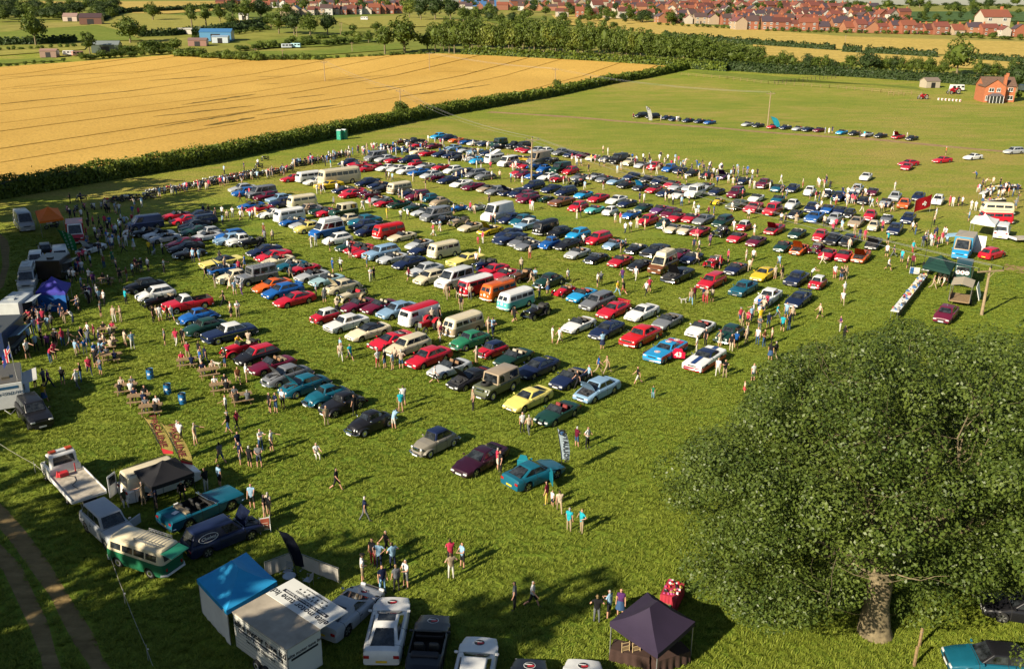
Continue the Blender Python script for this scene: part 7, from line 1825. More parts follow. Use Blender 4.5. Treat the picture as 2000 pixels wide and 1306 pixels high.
# rope fence at the track
pts = [g0(*q) for q in ((-30, 862), (70, 925), (160, 992), (188, 1040), (213, 1090), (245, 1180), (290, 1290), (305, 1330))]
o = empty('rope_fence', pts[0]); b0 = pts[0]
mb = MB(); cc = []
for a, b in zip(pts, pts[1:]):
    for k in range(6): q = a.lerp(b, k / 6) - b0; cc.append((q.x, q.y, .75 - .12 * math.sin(PI * k / 6)))
mb.tube(cc, .012, 4); child(o, 'rope', mb.mesh('rope', mat('pale_rope', (.35, .33, .28), .8)))
for q in pts[1:-1]: mb = MB(); d = q - b0; mb.tube([(d.x, d.y, 0), (d.x, d.y, .95)], .022, 5); mb.box((d.x + .05, d.y, .7), (.1, .02, .08), mi=1); child(o, 'stake', mb.mesh('stake', [STEEL, WHITE]))
tag(o, 'thin rope fence on stakes beside the shaded farm track', 'fence')
# portable toilets
for i, (x, y, lab) in enumerate(((664, 273, 'left one of two green portable toilets by the hedge'), (673, 272, 'right one of two green portable toilets by the hedge'))):
    o = empty('portable_toilet', g0(x, y), R(-18)); gm = mat('green_cabin', (.012, .20, .13), .5)
    mb = MB(); mb.box((0, 0, 1.05), (1.1, 1.1, 2.1), bevel=.03); child(o, 'cabin', mb.mesh('cabin', gm)); mb = MB(); mb.box((0, -.56, 1.02), (.72, .03, 1.85), bevel=.01); d = child(o, 'door', mb.mesh('door', mat('green_door', (.02, .30, .20), .5))); mb = MB(); mb.box((.26, -.59, 1.0), (.06, .04, .16)); link('handle', mb.mesh('handle', WHITE), d)
    mb = MB(); rows = [[(x_, y_ * .56, 2.1 + .22 * math.cos(y_ * PI / 2)) for y_ in (-1, -.6, 0, .6, 1)] for x_ in (-.56, .56)]; mb.grid(rows); child(o, 'roof', mb.mesh('roof', mat('pale_roof', (.55, .6, .58), .5), 40)); tag(o, lab, 'portable toilet', 'portable toilets')
# vintage tractor
o = empty('tractor', g0(838, 645), R(232)); rd = (.45, .012, .02)
mb = MB(); mb.box((.6, 0, .85), (1.3, .5, .5), bevel=.08); mb.box((-.2, 0, .6), (1.0, .4, .4), bevel=.05); child(o, 'bonnet', mb.mesh('bonnet', PAINT), color=rd)
mb = MB(); mb.box((1.27, 0, .85), (.05, .46, .48), bevel=.02); child(o, 'grille', mb.mesh('grille', STEEL)); tyb, rb = wheel(.62, .3, 'hub'); tyf, rf = wheel(.36, .16, 'hub')
for s in (1, -1):
    q = child(o, 'wheel', tyb, (-.55, s * .62, .62)); link('rim', rb, q); q = child(o, 'wheel', tyf, (1.05, s * .5, .36)); link('rim', rf, q)
    mb = MB(); mb.grid([[(-.55 + math.cos(a) * .7, s * y, .62 + math.sin(a) * .7) for y in (.42, .8)] for a in [PI * (.15 + .75 * k / 6) for k in range(7)]]); child(o, 'mudguard', mb.mesh('mudguard', PAINT, 60), color=rd)
mb = MB(); mb.box((-.6, 0, .95), (.4, .42, .08), bevel=.03); mb.box((-.8, 0, 1.1), (.06, .42, .25)); child(o, 'seat', mb.mesh('seat', DARK)); mb = MB(); mb.tube([(.05, 0, 1.0), (-.15, 0, 1.3)], .025, 5); mb.cyl((-.16, 0, 1.31), (-.5, 0, .8), .2, .03, 14); child(o, 'steering_wheel', mb.mesh('steering_wheel', DARK)); mb = MB(); mb.tube([(.8, 0, 1.1), (.8, 0, 1.75)], .035, 6); child(o, 'exhaust', mb.mesh('exhaust', STEEL)); tag(o, 'red vintage tractor between the delivery van and beige camper', 'tractor'); THINGS.append((o.location.copy(), 'the red vintage tractor'))
# dogs
def dog(x, y, h, col, label, s=1.0):
    o = empty('dog', g0(x, y), R(h)); me = bpy.data.meshes.new('d')
    J = [((.30, 0, .42), .09), ((.05, 0, .44), .10), ((-.22, 0, .43), .085), ((.42, 0, .56), .055), ((.50, 0, .62), .07), ((.62, 0, .59), .035), ((-.34, 0, .50), .03), ((-.46, 0, .62), .015)]
    E_ = [(1, 0), (1, 2), (0, 3), (3, 4), (4, 5), (2, 6), (6, 7)]
    for sx, sy in ((.28, .07), (.28, -.07)):
        n = len(J); J += [((sx, sy, .38), .05), ((sx - .02, sy, .2), .028), ((sx, sy, .03), .024), ((sx + .06, sy, .015), .02)]; E_ += [(0, n), (n, n + 1), (n + 1, n + 2), (n + 2, n + 3)]
    for sy in (.07, -.07):
        n = len(J); J += [((-.22, sy, .36), .06), ((-.16, sy, .26), .04), ((-.30, sy, .15), .025), ((-.28, sy, .03), .022), ((-.22, sy, .015), .02)]; E_ += [(2, n), (n, n + 1), (n + 1, n + 2), (n + 2, n + 3), (n + 3, n + 4)]
    n = len(J); J += [((.47, .05, .70), .02), ((.47, -.05, .70), .02)]; E_ += [(4, n), (4, n + 1)]
    me.from_pydata([j[0] for j in J], E_, []); t = bpy.data.objects.new('t', me); t.modifiers.new('s', 'SKIN'); sv = me.skin_vertices[0].data
    for i, j in enumerate(J): sv[i].radius = (j[1], j[1]); sv[i].use_root = i == 1
    t.modifiers.new('u', 'SUBSURF').levels = 1; out = to_mesh(t)
    out.materials.clear(); out.materials.append(CLOTH_TOP); b = child(o, 'body', out, color=col); b.scale = (s, s, s); mb = MB(); mb.cyl((.38, 0, .5), (.6, 0, .4), .065, .03, 8); child(o, 'collar', mb.mesh('collar', REDP)); tag(o, label, 'dog')
dog(1335, 592, 200, (.6, .58, .52), 'small white dog led past the red estate car'); dog(300, 498, 80, (.5, .5, .48), 'white dog walked in the shade near the parked coupes'); dog(425, 718, 160, (.55, .5, .42), 'pale dog beside the picnic tables')

# right hand stalls -----------------------------------------------
o = place('spr', g0(1882, 482, 1.2), hd_px((1893, 462), (1868, 496)), 'A', roof='V', label='bright blue and beige luton van facing the viewer', group='traders vehicles'); mb = MB(); mb.box((-.85, 0, 1.8), (3.7, 2.15, 1.75), bevel=.05); child(o, 'box_body', mb.mesh('box_body', PAINT), color=(.05, .28, .5)); mb = MB(); mb.box((-.85, 0, 2.7), (3.7, 2.15, .05)); child(o, 'box_roof', mb.mesh('box_roof', PAINT), color=(.4, .32, .2)); mb = MB(); mb.box((-2.2, 1.6, 1.3), (.06, 1.3, 2.2)); child(o, 'open_side_door', mb.mesh('open_side_door', WHITE))
mb = MB(); mb.box((-1.0, -1.75, 2.3), (2.2, 1.2, .05), rx=.2); child(o, 'raised_hatch', mb.mesh('raised_hatch', PAINT), color=(.3, .5, .65))
gazebo((1896, 432), (1944, 440), (1952, 428), 2.2, 3.0, 'W', 'white gazebo between the blue luton van and red camper')
place('bay', g0(1945, 425, .9), R(175), 'R', roof='C', label='red and cream camper van behind the white gazebo', group='traders vehicles')
place('bay', g0(1948, 408, .9), R(170), 'C', roof='C', label='cream camper van parked behind the red camper', group='traders vehicles')
place('van', g0(1958, 448, 1.0), hd_px((1954, 466), (1966, 438)), 'W', label='white van with its rear doors toward the viewer', group='traders vehicles')
place('hat', g0(1938, 495, .6), hd_px((1916, 502), (1962, 490)), 'R', label='crimson hatchback with rear toward the viewer beside the luton van', group='traders vehicles')
gazebo((1802, 520), (1856, 532), (1868, 512), 2.2, 3.3, 'D', 'dark green gazebo over the long stall of parts', legm=DARK)
o = place('spr', g0(1882, 530, 1.2), hd_px((1876, 550), (1888, 512)), 'D', label='dark green van with round white emblem dots on its rear', group='traders vehicles')
for k, ch in enumerate('BBS'): mb = MB(); mb.cyl((0, 0, 0), (1, 0, 0), .24, .012, 14); q = child(o, 'emblem_disc', mb.mesh('emblem_disc', WHITE), (-2.80, .46 - k * .46, 1.75)); text(ch, q, .36, (-.012, 0, 0), (PI / 2, 0, -PI / 2), REDP, bold=.006)
place('sal', g0(1848, 612, .6), hd_px((1862, 598), (1840, 622)), 'M', label='maroon saloon at the front of the canopied trailer by the oak', group='traders vehicles')
o = empty('canopy_trailer', g0(1874, 592), R(60)); mb = MB(); mb.box((0, 0, .6), (3.2, 1.9, .12)); mb.box((0, .95, .9), (3.2, .05, .6)); mb.box((0, -.95, .9), (3.2, .05, .6)); child(o, 'bed', mb.mesh('bed', WOOD)); mb = MB(); mb.grid([[(x_, y_ * 1.05, 2.3 + .25 * (1 - abs(y_))) for y_ in (-1, -.5, 0, .5, 1)] for x_ in (-1.7, -.6, .6, 1.7)]); child(o, 'canopy', mb.mesh('canopy', CANVAS), color=(.42, .36, .26))
for s in (1, -1):
    for x_ in (-1.6, 1.6): mb = MB(); mb.tube([(x_, s * 1.0, 0.6), (x_, s * 1.0, 2.3)], .03, 4); child(o, 'post', mb.mesh('post', STEEL))
    q = child(o, 'wheel', wheel(.3, .18, 'hub')[0], (0, s * 1.05, .3))
mb = MB(); mb.box((.4, -1.6, 1.5), (2.4, .05, 1.5), rx=-.3); child(o, 'side_flap', mb.mesh('side_flap', WHITE)); tag(o, 'beige canopied trailer in front of the dark green van', 'trailer')
def stall(x0, y0, x1, y1, label, n=40, covers=WHITE, grp='goods on the long stall'):
    A, B = g0(x0, y0), g0(x1, y1); d = B - A; L = d.length; o = empty('stall_table', A, math.atan2(d.y, d.x))
    mb = MB(); mb.box((L / 2, 0, .75), (L, .8, .03)); child(o, 'table_top', mb.mesh('table_top', covers)); mb = MB(); mb.box((L / 2, -.41, .45), (L, .02, .55)); child(o, 'front_cloth', mb.mesh('front_cloth', DARK))
    for k in range(int(L / 1.5) + 2):
        for s in (1, -1): mb = MB(); mb.tube([(min(L, k * 1.5), s * .3, 0), (min(L, k * 1.5), s * .3, .74)], .02, 4); child(o, 'leg', mb.mesh('leg', STEEL))
    tag(o, label, 'stall table', 'stall tables'); THINGS.append((A.lerp(B, .5), label))
    M3 = Matrix.Rotation(math.atan2(d.y, d.x), 3, 'Z')
    for k in range(n):
        q = A + M3 @ Vector((random.uniform(.1, L - .1), random.uniform(-.32, .32), .767)); t = random.choice(GOODS); g = link('goods_item', t, None, q, random.uniform(0, 6)); tag(g, 'assorted part or box on ' + label, 'item', grp)
GOODS = []
for c_ in ((.5, .48, .42), (.03, .03, .03), (.4, .28, .12), (.05, .15, .35), (.45, .05, .05), (.6, .45, .2), (.2, .2, .2)):
    mb = MB(); mb.box((0, 0, .08), (.28, .2, .16), bevel=.015); mb.box((.05, 0, .19), (.12, .1, .06)); GOODS.append(mb.mesh('goods', mat('goods%.2f%.2f' % c_[:2], c_, .6)))
    mb = MB(); mb.cyl((0, 0, .05), (0, 0, 1), .13, .1, 10); mb.cyl((0, 0, .12), (0, 0, 1), .05, .08, 8); GOODS.append(mb.mesh('goods', mat('goods%.2f%.2f' % c_[:2], c_, .6)))
stall(1745, 622, 1803, 548, 'the long stall running from the oak to the green gazebo', 60)
stall(1805, 540, 1822, 520, 'the short stall under the green gazebo', 14, grp='goods under the green gazebo')
stall(1925, 400, 1960, 397, 'the far stall of parts behind the cream camper', 22, grp='goods on the far stall')
stall(1945, 372, 1990, 370, 'the farthest stall near the onlooker on a box', 22, grp='goods on the farthest stall')
stall(1915, 388, 1938, 372, 'the slanting stall beside the far stall', 14, grp='goods on the slanting stall')
o = empty('notice_board', g0(1785, 538), R(-20)); mb = MB(); mb.box((0, 0, .6), (1.1, .04, .9), rx=.35, bevel=.005); child(o, 'panel', mb.mesh('panel', WHITE)); mb = MB(); mb.box((-.3, -.03, .6), (.4, .02, .85), rx=.35); child(o, 'blue_print', mb.mesh('blue_print', mat('blue_print', (.03, .12, .35), .6))); mb = MB(); [mb.tube([(s * .45, .1, 0), (s * .45, .1, .8)], .02, 4) for s in (1, -1)]; child(o, 'stand', mb.mesh('stand', STEEL)); tag(o, 'blue and white leaning notice board beside the green gazebo', 'sign')
o = empty('flat_trailer', g0(1998, 472), R(10)); mb = MB(); mb.box((0, 0, .55), (3.6, 1.9, .1)); child(o, 'bed', mb.mesh('bed', mat('worn_alloy', (.46, .41, .33), .6))); mb = MB(); mb.box((-1.8, 0, .62), (.06, 1.9, .3)); child(o, 'tail_board', mb.mesh('tail_board', WHITE)); [child(o, 'wheel', wheel(.3, .18, 'hub')[0], (0, s * .95, .3)) for s in (1, -1)]; tag(o, 'flat trailer at the frame edge near the white van', 'trailer')
o = empty('flagpole', g0(1803, 521)); mb = MB(); mb.tube([(0, 0, 0), (.35, 0, 9.0)], .03, 5); child(o, 'pole', mb.mesh('pole', DARK)); mb = MB(); mb.box((.02, 0, .3), (.2, .2, .6), bevel=.02); child(o, 'foot', mb.mesh('foot', DARK)); tag(o, 'tall thin flagpole beside the dark green gazebo', 'flagpole')
p = g0(1800, 416); o = empty('club_banner', p, R(20)); mb = MB(); mb.grid([[(lerp(-1.5, 1.6, u) , .15 * math.sin(u * 7), .15 + lerp(0, 1.9, v) + u * .8) for u in (0, .2, .4, .6, .8, 1)] for v in (0, .5, 1)]); bmesh.ops.solidify(mb.bm, geom=mb.bm.faces[:], thickness=.01); child(o, 'cloth', mb.mesh('cloth', CANVAS, 60), color=(.5, .012, .02)); mb = MB(); mb.box((.1, -.18, 1.5), (.8, .02, .25), ry=-.3); mb.box((.2, -.18, 1.5), (.25, .02, .7), ry=-.3); child(o, 'white_emblem', mb.mesh('white_emblem', WHITE)); mb = MB(); [mb.tube([(x_, .1, 0), (x_, .1, 2.4)], .025, 4) for x_ in (-1.5, 1.6)]; child(o, 'pole', mb.mesh('pole', STEEL)); tag(o, 'red club banner with white emblem beside the orange saloon', 'banner')

# ------------------------------------------------------------------ power poles and wires
def pole(base, tip, label, arm=2.4, stay=False):
    p = at(*base); s = pxm(p); H_ = (base[1] - tip[1]) / s; H_ = H_ / math.cos(math.atan2(CAMH - p.z, p.y)) 
    o = empty('power_pole', p, R(12)); mb = MB(); mb.tube([(0, 0, -.3), (0, 0, H_)], [.17, .11], 8); child(o, 'post', mb.mesh('post', POLE)); mb = MB(); mb.box((0, -.12, H_ - .35), (arm, .1, .14)); mb.tube([(-.6, -.1, H_ - .35), (0, -.1, H_ - 1.0), (.6, -.1, H_ - .35)], .03, 4); child(o, 'crossarm', mb.mesh('crossarm', POLE))
    for x in (-arm / 2 + .1, 0, arm / 2 - .1): mb = MB(); mb.cyl((x, -.12, H_ - .12 if x else H_ + .1), (0, 0, 1), .06, .26, 8); child(o, 'insulator', mb.mesh('insulator', DARK))
    tag(o, label, 'power pole', 'power poles'); THINGS.append((p, 'the power pole')); return p, H_, R(12), arm
pl = [pole((635, 163), (633, 122), 'power pole in the wheat field, left one'), pole((782, 206), (780, 177), 'power pole rising from the hedge by a bushy tree'), pole((1038, 352), (1041, 272), 'power pole standing among the parked cars'), pole((1917, 615), (1926, 524), 'power pole with wide crossarm beside the oak', 3.0)]
pl2 = [pole((839, 141), (838, 105), 'power pole in the wheat field, right one'), pole((1084, 172), (1083, 136), 'power pole behind the hedge before its far end'), pole((1499, 247), (1506, 183), 'power pole on the green behind the turquoise flag')]
for (b, t, lab) in (((500, 118), (498, 96), 'grey pole at the wheat edge below the pasture'), ((553, 121), (552, 98), 'grey pole among wheat edge bushes'), ((688, 102), (687, 84), 'grey pole on the small green pasture'), ((1073, 107), (1072, 85), 'grey pole in front of the dense tree belt, left'), ((1193, 116), (1193, 93), 'grey pole in front of the dense tree belt, middle'), ((1649, 95), (1651, 70), 'bare pole in the straw field'), ((665, 68), (664, 46), 'first of a pair of poles at the dark trees'), ((668, 68), (667, 46), 'second of a pair of poles at the dark trees'), ((580, 72), (580, 54), 'pole left of the dark tree clump')):
    pole(b, t, lab, 1.6)
def wires(seq, label):
    o = empty('power_lines', seq[0][0]); b0 = seq[0][0]
    for k in (-1, 0, 1):
        mb = MB()
        for (pa, ha, ra_, aa), (pb, hb_, rb_, ab) in zip(seq, seq[1:]):
            A = pa + Vector((math.cos(ra_) * k * (aa / 2 - .1), math.sin(ra_) * k * (aa / 2 - .1), ha + (.22 if k == 0 else 0))); B = pb + Vector((math.cos(rb_) * k * (ab / 2 - .1), math.sin(rb_) * k * (ab / 2 - .1), hb_ + (.22 if k == 0 else 0)))
            L = (B - A).length; pts = []
            for i in range(13): t = i / 12; q = A.lerp(B, t); q.z -= L * .022 * 4 * t * (1 - t) * .6; pts.append(q - b0)
            mb.tube(pts, .018, 4)
        child(o, 'wire', mb.mesh('wire', mat('wire_alloy', (.35, .35, .36), .45, .5)))
    tag(o, label, 'power line')
wires(pl, 'power lines crossing the parked cars toward the oak'); wires(pl2, 'power lines crossing the wheat to the green')
# ------------------------------------------------------------------ the brick house and its yard
BRICK = mat('red_brick', (.40, .13, .055), .85, var=.18, vscale=2.5)
TILE = mat('roof_tile', (.13, .075, .05), .85, var=.3, vscale=2)
def house_mesh(w_, d_, eave, ridge, over=.3):
    mb = MB(); W2, D2 = w_ / 2, d_ / 2
    b = [(-W2, -D2), (W2, -D2), (W2, D2), (-W2, D2)]
    for i in range(4):
        a, c = b[i], b[(i + 1) % 4]
        if i in (1, 3): mb.poly([(*a, 0), (*c, 0), (*c, eave), (a[0], 0, ridge), (*a, eave)])
        else: mb.poly([(*a, 0), (*c, 0), (*c, eave), (*a, eave)])
    wall = mb
    rf = MB(); th = .14
    k = (ridge - eave) / D2
    for s in (1, -1):
        n = Vector((0, s * k, 1)).normalized()
        rf.slab([(-W2 - over, s * (D2 + over), eave - over * k + th), (W2 + over, s * (D2 + over), eave - over * k + th), (W2 + over, 0, ridge + th), (-W2 - over, 0, ridge + th)], n, th)
    return wall, rf
o = empty('brick_house', at(1940, 197), R(-8)); 
wl, rf = house_mesh(10, 8, 5.0, 7.6); child(o, 'wall', wl.mesh('wall', BRICK)); child(o, 'roof', rf.mesh('roof', TILE))
wl, rf = house_mesh(7, 6.5, 5.0, 7.3); w2 = child(o, 'gable_wall', wl.mesh('gable_wall', BRICK), (-2.2, -3.2, 0), (0, 0, PI / 2)); child(o, 'gable_roof', rf.mesh('gable_roof', TILE), (-2.2, -3.2, 0.02), (0, 0, PI / 2))
mb = MB(); mb.box((1.2, -4.3, 4.3), (.9, .8, 8.6)); mb.box((3.2, 0.4, 8.0), (.8, .7, 1.8)); child(o, 'chimney', mb.mesh('chimney', BRICK))
def win(o, x, y, z, w_, h_, rz=0.0):
    mb = MB(); mb.box((0, 0, 0), (w_, .1, h_)); f = child(o, 'window', mb.mesh('window', WHITE), (x, y, z), (0, 0, rz)); mb = MB(); mb.box((-w_ / 4 + .02, -.055, 0), (w_ / 2 - .16, .03, h_ - .18)); mb.box((w_ / 4 - .02, -.055, 0), (w_ / 2 - .16, .03, h_ - .18)); link('pane', mb.mesh('pane', GLASS), f); mb = MB(); mb.box((0, -.08, -h_ / 2 - .05), (w_ + .2, .14, .08)); link('sill', mb.mesh('sill', WHITE), f)
for x, y, z, a, b in ((-3.4, -6.72, 4.0, 1.6, 1.2), (-1.2, -6.72, 4.0, 1.2, 1.2), (3.4, -4.02, 4.0, 1.5, 1.2), (3.6, -4.02, 1.4, 1.8, 1.3), (-4.4, -6.72, 1.4, 1.0, 1.4), (0.4, -6.72, 1.4, .9, 1.4)): win(o, x, y, z, a, b)
mb = MB(); mb.box((-2.2, -8.0, 1.15), (4.2, 2.4, 2.3)); cs = child(o, 'conservatory', mb.mesh('conservatory', GLASS)); mb = MB(); mb.box((-2.2, -8.0, 2.65), (4.5, 2.7, .8), taper=(.5, .2)); link('roof', mb.mesh('roof', mat('slate', (.10, .09, .10), .6)), cs)
for k in range(5): mb = MB(); mb.box((-4.3 + k * 1.05, -9.22, 1.15), (.12, .06, 2.3)); link('frame', mb.mesh('frame', WHITE), cs)
tag(o, 'red brick house with gable, conservatory and tall chimney by the field', 'house'); THINGS.append((o.location.copy(), 'the brick house'))
for x, y, lab in ((1953, 194, 'clipped round bush beside the conservatory'), (1988, 192, 'clipped round bush at the frame edge by the brick house')): tpx(x, y, 14, 17, 7, lab, name='bush')
def shed(x, y, w_, d_, h_, r_, wc, rc, label, rz=0.0, flat=False, cat='shed'):
    o = empty(cat.replace(' ', '_'), at(x, y), R(rz)); wl, rf = house_mesh(w_, d_, h_, r_, .2); child(o, 'wall', wl.mesh('wall', PAINT), color=wc); child(o, 'roof', rf.mesh('roof', PAINT), color=rc)
    mb = MB(); mb.box((0, -d_ / 2 - .02, h_ * .4), (w_ * .3, .06, h_ * .8)); child(o, 'door', mb.mesh('door', DARK)); tag(o, label, cat); return o
shed(1815, 171, 5.5, 4.5, 2.4, 3.5, (.42, .36, .28), (.22, .17, .13), 'cream stable with pitched roof left of the brick house', 10)
shed(425, 80, 16, 10, 4.5, 6.0, (.10, .26, .44), (.06, .20, .42), 'pale blue farm barn on the left pastures', 6, cat='barn'); shed(432, 84, 8, 6, 3, 3.6, (.5, .56, .6), (.3, .4, .5), 'low pale lean-to in front of the blue barn', 6)
shed(388, 90, 9, 5, 2.8, 3.8, (.30, .17, .14), (.22, .14, .12), 'small reddish stable near the blue barn', 4); shed(362, 67, 8, 4, 2.5, 3.2, (.6, .55, .48), (.5, .48, .42), 'pale low shed left above the blue barn', 4)
shed(210, 103, 12, 8, 3.6, 5.2, (.10, .13, .11), (.20, .23, .22), 'grey green farm shed behind the wheat edge', 10); shed(98, 112, 7, 5, 2.8, 3.6, (.30, .2, .16), (.33, .2, .15), 'small brown shed left of the farm scrap', 8)
shed(180, 48, 13, 8, 4, 6.5, (.16, .08, .06), (.08, .05, .05), 'dark red barn below the far wood', 12, cat='barn'); shed(140, 42, 9, 6, 3, 5, (.5, .4, .33), (.3, .2, .17), 'pale cottage beside the dark red barn', 5, cat='cottage'); shed(477, 40, 6, 5, 3.6, 4.6, (.6, .58, .55), (.4, .38, .36), 'small white hut among the trees below the terrace', 5)
def caravan(x, y, rz, col, label):
    o = empty('caravan', at(x, y), R(rz)); mb = MB(); mb.box((0, 0, 1.3), (5, 2.1, 1.9), taper=(.94, .9), bevel=.15); child(o, 'body', mb.mesh('body', PAINT), color=col); mb = MB()
    for x_ in (-1.6, 0, 1.6): mb.box((x_, -1.03, 1.6), (1.0, .05, .6))
    child(o, 'window', mb.mesh('window', GLASS)); [child(o, 'wheel', wheel(.3, .18, 'hub')[0], (0, s * .9, .3)) for s in (1, -1)]; tag(o, label, 'caravan', 'caravans')
caravan(1868, 178, 5, (.7, .7, .68), 'white caravan beside the farm tractor near the brick house'); caravan(1995, 178, 80, (.7, .7, .7), 'white vehicle body behind the brick house at the frame edge'); caravan(135, 109, 10, (.6, .58, .55), 'pale caravan among scrap at the wheat edge'); caravan(152, 110, 40, (.45, .25, .2), 'rust coloured caravan shell at the wheat edge'); caravan(712, 40, 0, (.7, .68, .66), 'white lorry body on the field below the terrace'); caravan(578, 94, 0, (.4, .62, .68), 'pale turquoise trailer by the hedge pasture'); caravan(560, 95, 20, (.5, .55, .6), 'silver trailer left of the turquoise trailer')
def far_tractor(x, y, s_, label):
    src = bpy.data.objects.get('tractor'); c = copy_tree(src); c.location = at(x, y); c.rotation_euler = (0, 0, R(200)); c.scale = (s_,) * 3; tag(c, label, 'tractor')
far_tractor(1862, 184, 1.7, 'large red tractor beside the white caravan'); far_tractor(1802, 194, 1.3, 'small red tractor parked on the grass below the stable')
for k in range(7):
    x = 1833 + k * 7; p = at(x, 196 + k * .5); o = empty('jump_block', p, R(5)); mb = MB(); mb.box((0, 0, .35), (.5, .5, .7), bevel=.05); child(o, 'block', mb.mesh('block', WHITE)); mb = MB(); mb.box((0, -.26, .35), (.3, .02, .4)); child(o, 'red_panel', mb.mesh('red_panel', REDP)); tag(o, 'red and white marker block in the row before the brick house', 'marker block', 'marker blocks before the brick house')
def rail_fence(pts, label, n, h=1.2, m=WOOD):
    P = pxpts(pts); o = empty('fence', P[0]); b0 = P[0]; tot = sum((b - a).length for a, b in zip(P, P[1:]))
    for a, b in zip(P, P[1:]):
        k = max(1, int(n * (b - a).length / tot))
        for i in range(k + 1): q = a.lerp(b, i / k) - b0; mb = MB(); mb.box((q.x, q.y, q.z + h / 2), (.14, .14, h)); child(o, 'post', mb.mesh('post', m))
        for z in (h * .45, h * .9): mb = MB(); mb.tube([a - b0 + Vector((0, 0, z)), b - b0 + Vector((0, 0, z))], .05, 4); child(o, 'rail', mb.mesh('rail', m))
    tag(o, label, 'fence', 'paddock fences')
rail_fence('1512,165 1560,160 1632,153', 'dark paddock fence slanting up to the trimmed hedge', 16, 1.5, mat('dark_timber', (.05, .035, .025), .9)); rail_fence('1330,148 1420,155 1500,165 1620,172 1720,181 1800,186', 'long pale wire paddock fence across the green', 30); rail_fence('1735,186 1765,187', 'short pale hurdle in front of the stable', 3)

# ------------------------------------------------------------------ the distant town
WALLC = [(.30, .11, .065), (.34, .16, .09), (.22, .085, .055), (.42, .32, .22), (.5, .44, .36), (.58, .56, .52), (.28, .12, .08)]
ROOFC = [(.15, .06, .045), (.20, .07, .05), (.10, .065, .06), (.08, .06, .07), (.24, .085, .05), (.12, .05, .04)]
HP = []
for (w_, d_, e, r_) in ((9, 7.5, 4.8, 7.6), (7, 8, 5, 8), (11, 7, 4.8, 7.4), (8, 9, 3.2, 6.8)):
    wl, rf = house_mesh(w_, d_, e, r_); wm = wl.mesh('wall', PAINT); rm = rf.mesh('roof', PAINT); mb = MB(); mb.box((w_ * .3, .3, r_ + .3), (.9, .7, 1.9)); ch = mb.mesh('chimney', BRICK)
    wins = []
    for z in ((1.4, 3.8) if e > 4 else (1.4,)):
        for x in (-w_ * .28, w_ * .28):
            for s in (-1, 1): wins.append((x, s * (d_ / 2 + .01), z))
    HP.append((wm, rm, ch, wins, w_, d_, e))
mb = MB(); mb.box((0, 0, 0), (1.5, .12, 1.2), mi=0); mb.box((-.36, 0, 0), (.56, .16, .9), mi=1); mb.box((.36, 0, 0), (.56, .16, .9), mi=1); WINM = mb.mesh('window', [WHITE, GLASS]); mb = MB(); mb.box((0, 0, 1.0), (.95, .12, 2.0)); DOORM = mb.mesh('door', DARK)
hr = random.Random(11); HN = []
CN = {0: 'red brick', 1: 'orange brick', 2: 'dark brick', 3: 'buff', 4: 'cream rendered', 5: 'white rendered', 6: 'red brick'}
def house(x, y, s, k, wc, rc, rz, parts=True, wd='in the distant town across the fields'):
    p = at(x, y); wm, rm, ch, wins, w_, d_, e = HP[k]; o = empty('house', p, rz); o.scale = (s,) * 3
    link('wall', wm, o, color=WALLC[wc]); r = link('roof', rm, o, color=ROOFC[rc]); link('chimney', ch, r)
    if parts:
        for q in wins: link('window', WINM, o, q)
        link('door', DOORM, o, (0, -d_ / 2 - .01, 0))
    tag(o, CN[wc] + ' house with ' + ['dark red', 'red', 'brown', 'slate grey', 'orange', 'brown'][rc] + ' roof ' + wd, 'house', 'houses of the distant town')
def terrace(x0, y0, x1, y1, step, rz, s=1.0, parts=True, jit=2, pick=None, wd='in the distant town'):
    n = int((x1 - x0) / step)
    for i in range(n + 1):
        t = i / max(1, n); x = lerp(x0, x1, t) + hr.uniform(-jit, jit); y = lerp(y0, y1, t) + hr.uniform(-jit * .15, jit * .15)
        house(x, y, s * .88 * hr.uniform(.85, 1.15), hr.randrange(4), hr.choice(pick or range(7)), hr.randrange(6), R(rz + hr.choice([0, 90, 0, 180]) + hr.uniform(-8, 8)), parts, wd)
terrace(562, 31, 778, 27, 15, 2, 1.0, True, 1, wd='in the terrace above the dark trees'); terrace(508, 16, 780, 14, 15, 0, 1.0, True, 2, wd='behind the terrace'); terrace(430, 10, 790, 6, 17, 0, 1.0, False, 3, (0, 1, 2, 6), wd='at the top of the terrace quarter')
terrace(1440, 58, 1660, 62, 25, 4, 1.05, True, 2, (0, 1, 3, 6), wd='in the nearest row above the straw field'); terrace(1655, 63, 1835, 68, 22, 5, 1.0, True, 2, (0, 1, 3, 6), wd='in the nearest row near the dark round tree'); terrace(1835, 68, 1990, 72, 26, 5, 1.0, True, 3, (0, 1, 3, 4), wd='in the nearest row at the right')
terrace(1290, 45, 1440, 50, 22, 5, 1.0, True, 3, (3, 4, 0, 1), wd='above the straw field hedge'); terrace(1440, 47, 1760, 52, 20, 10, .95, True, 3, (0, 1, 2, 6), wd='in the second row of the town'); terrace(1330, 36, 1740, 42, 18, 20, 1.0, True, 3, wd='in the third row of the town')
terrace(1100, 34, 1330, 38, 26, 5, 1.0, True, 4, (0, 3, 4, 1), wd='among trees left of the town'); terrace(900, 18, 1330, 26, 19, 0, 1.0, False, 4, wd='in the middle of the town'); terrace(1330, 27, 1760, 35, 17, 15, 1.0, False, 4, wd='in the fourth row of the town'); terrace(1200, 19, 1700, 26, 18, 20, 1.2, False, 4, wd='in the fifth row of the town'); terrace(1000, 13, 1600, 18, 22, 10, 1.3, False, 4, wd='in the farthest row of the town')
house(1165, 26, 1.3, 1, 5, 0, R(10)); house(1935, 58, 1.6, 2, 4, 4, R(5))
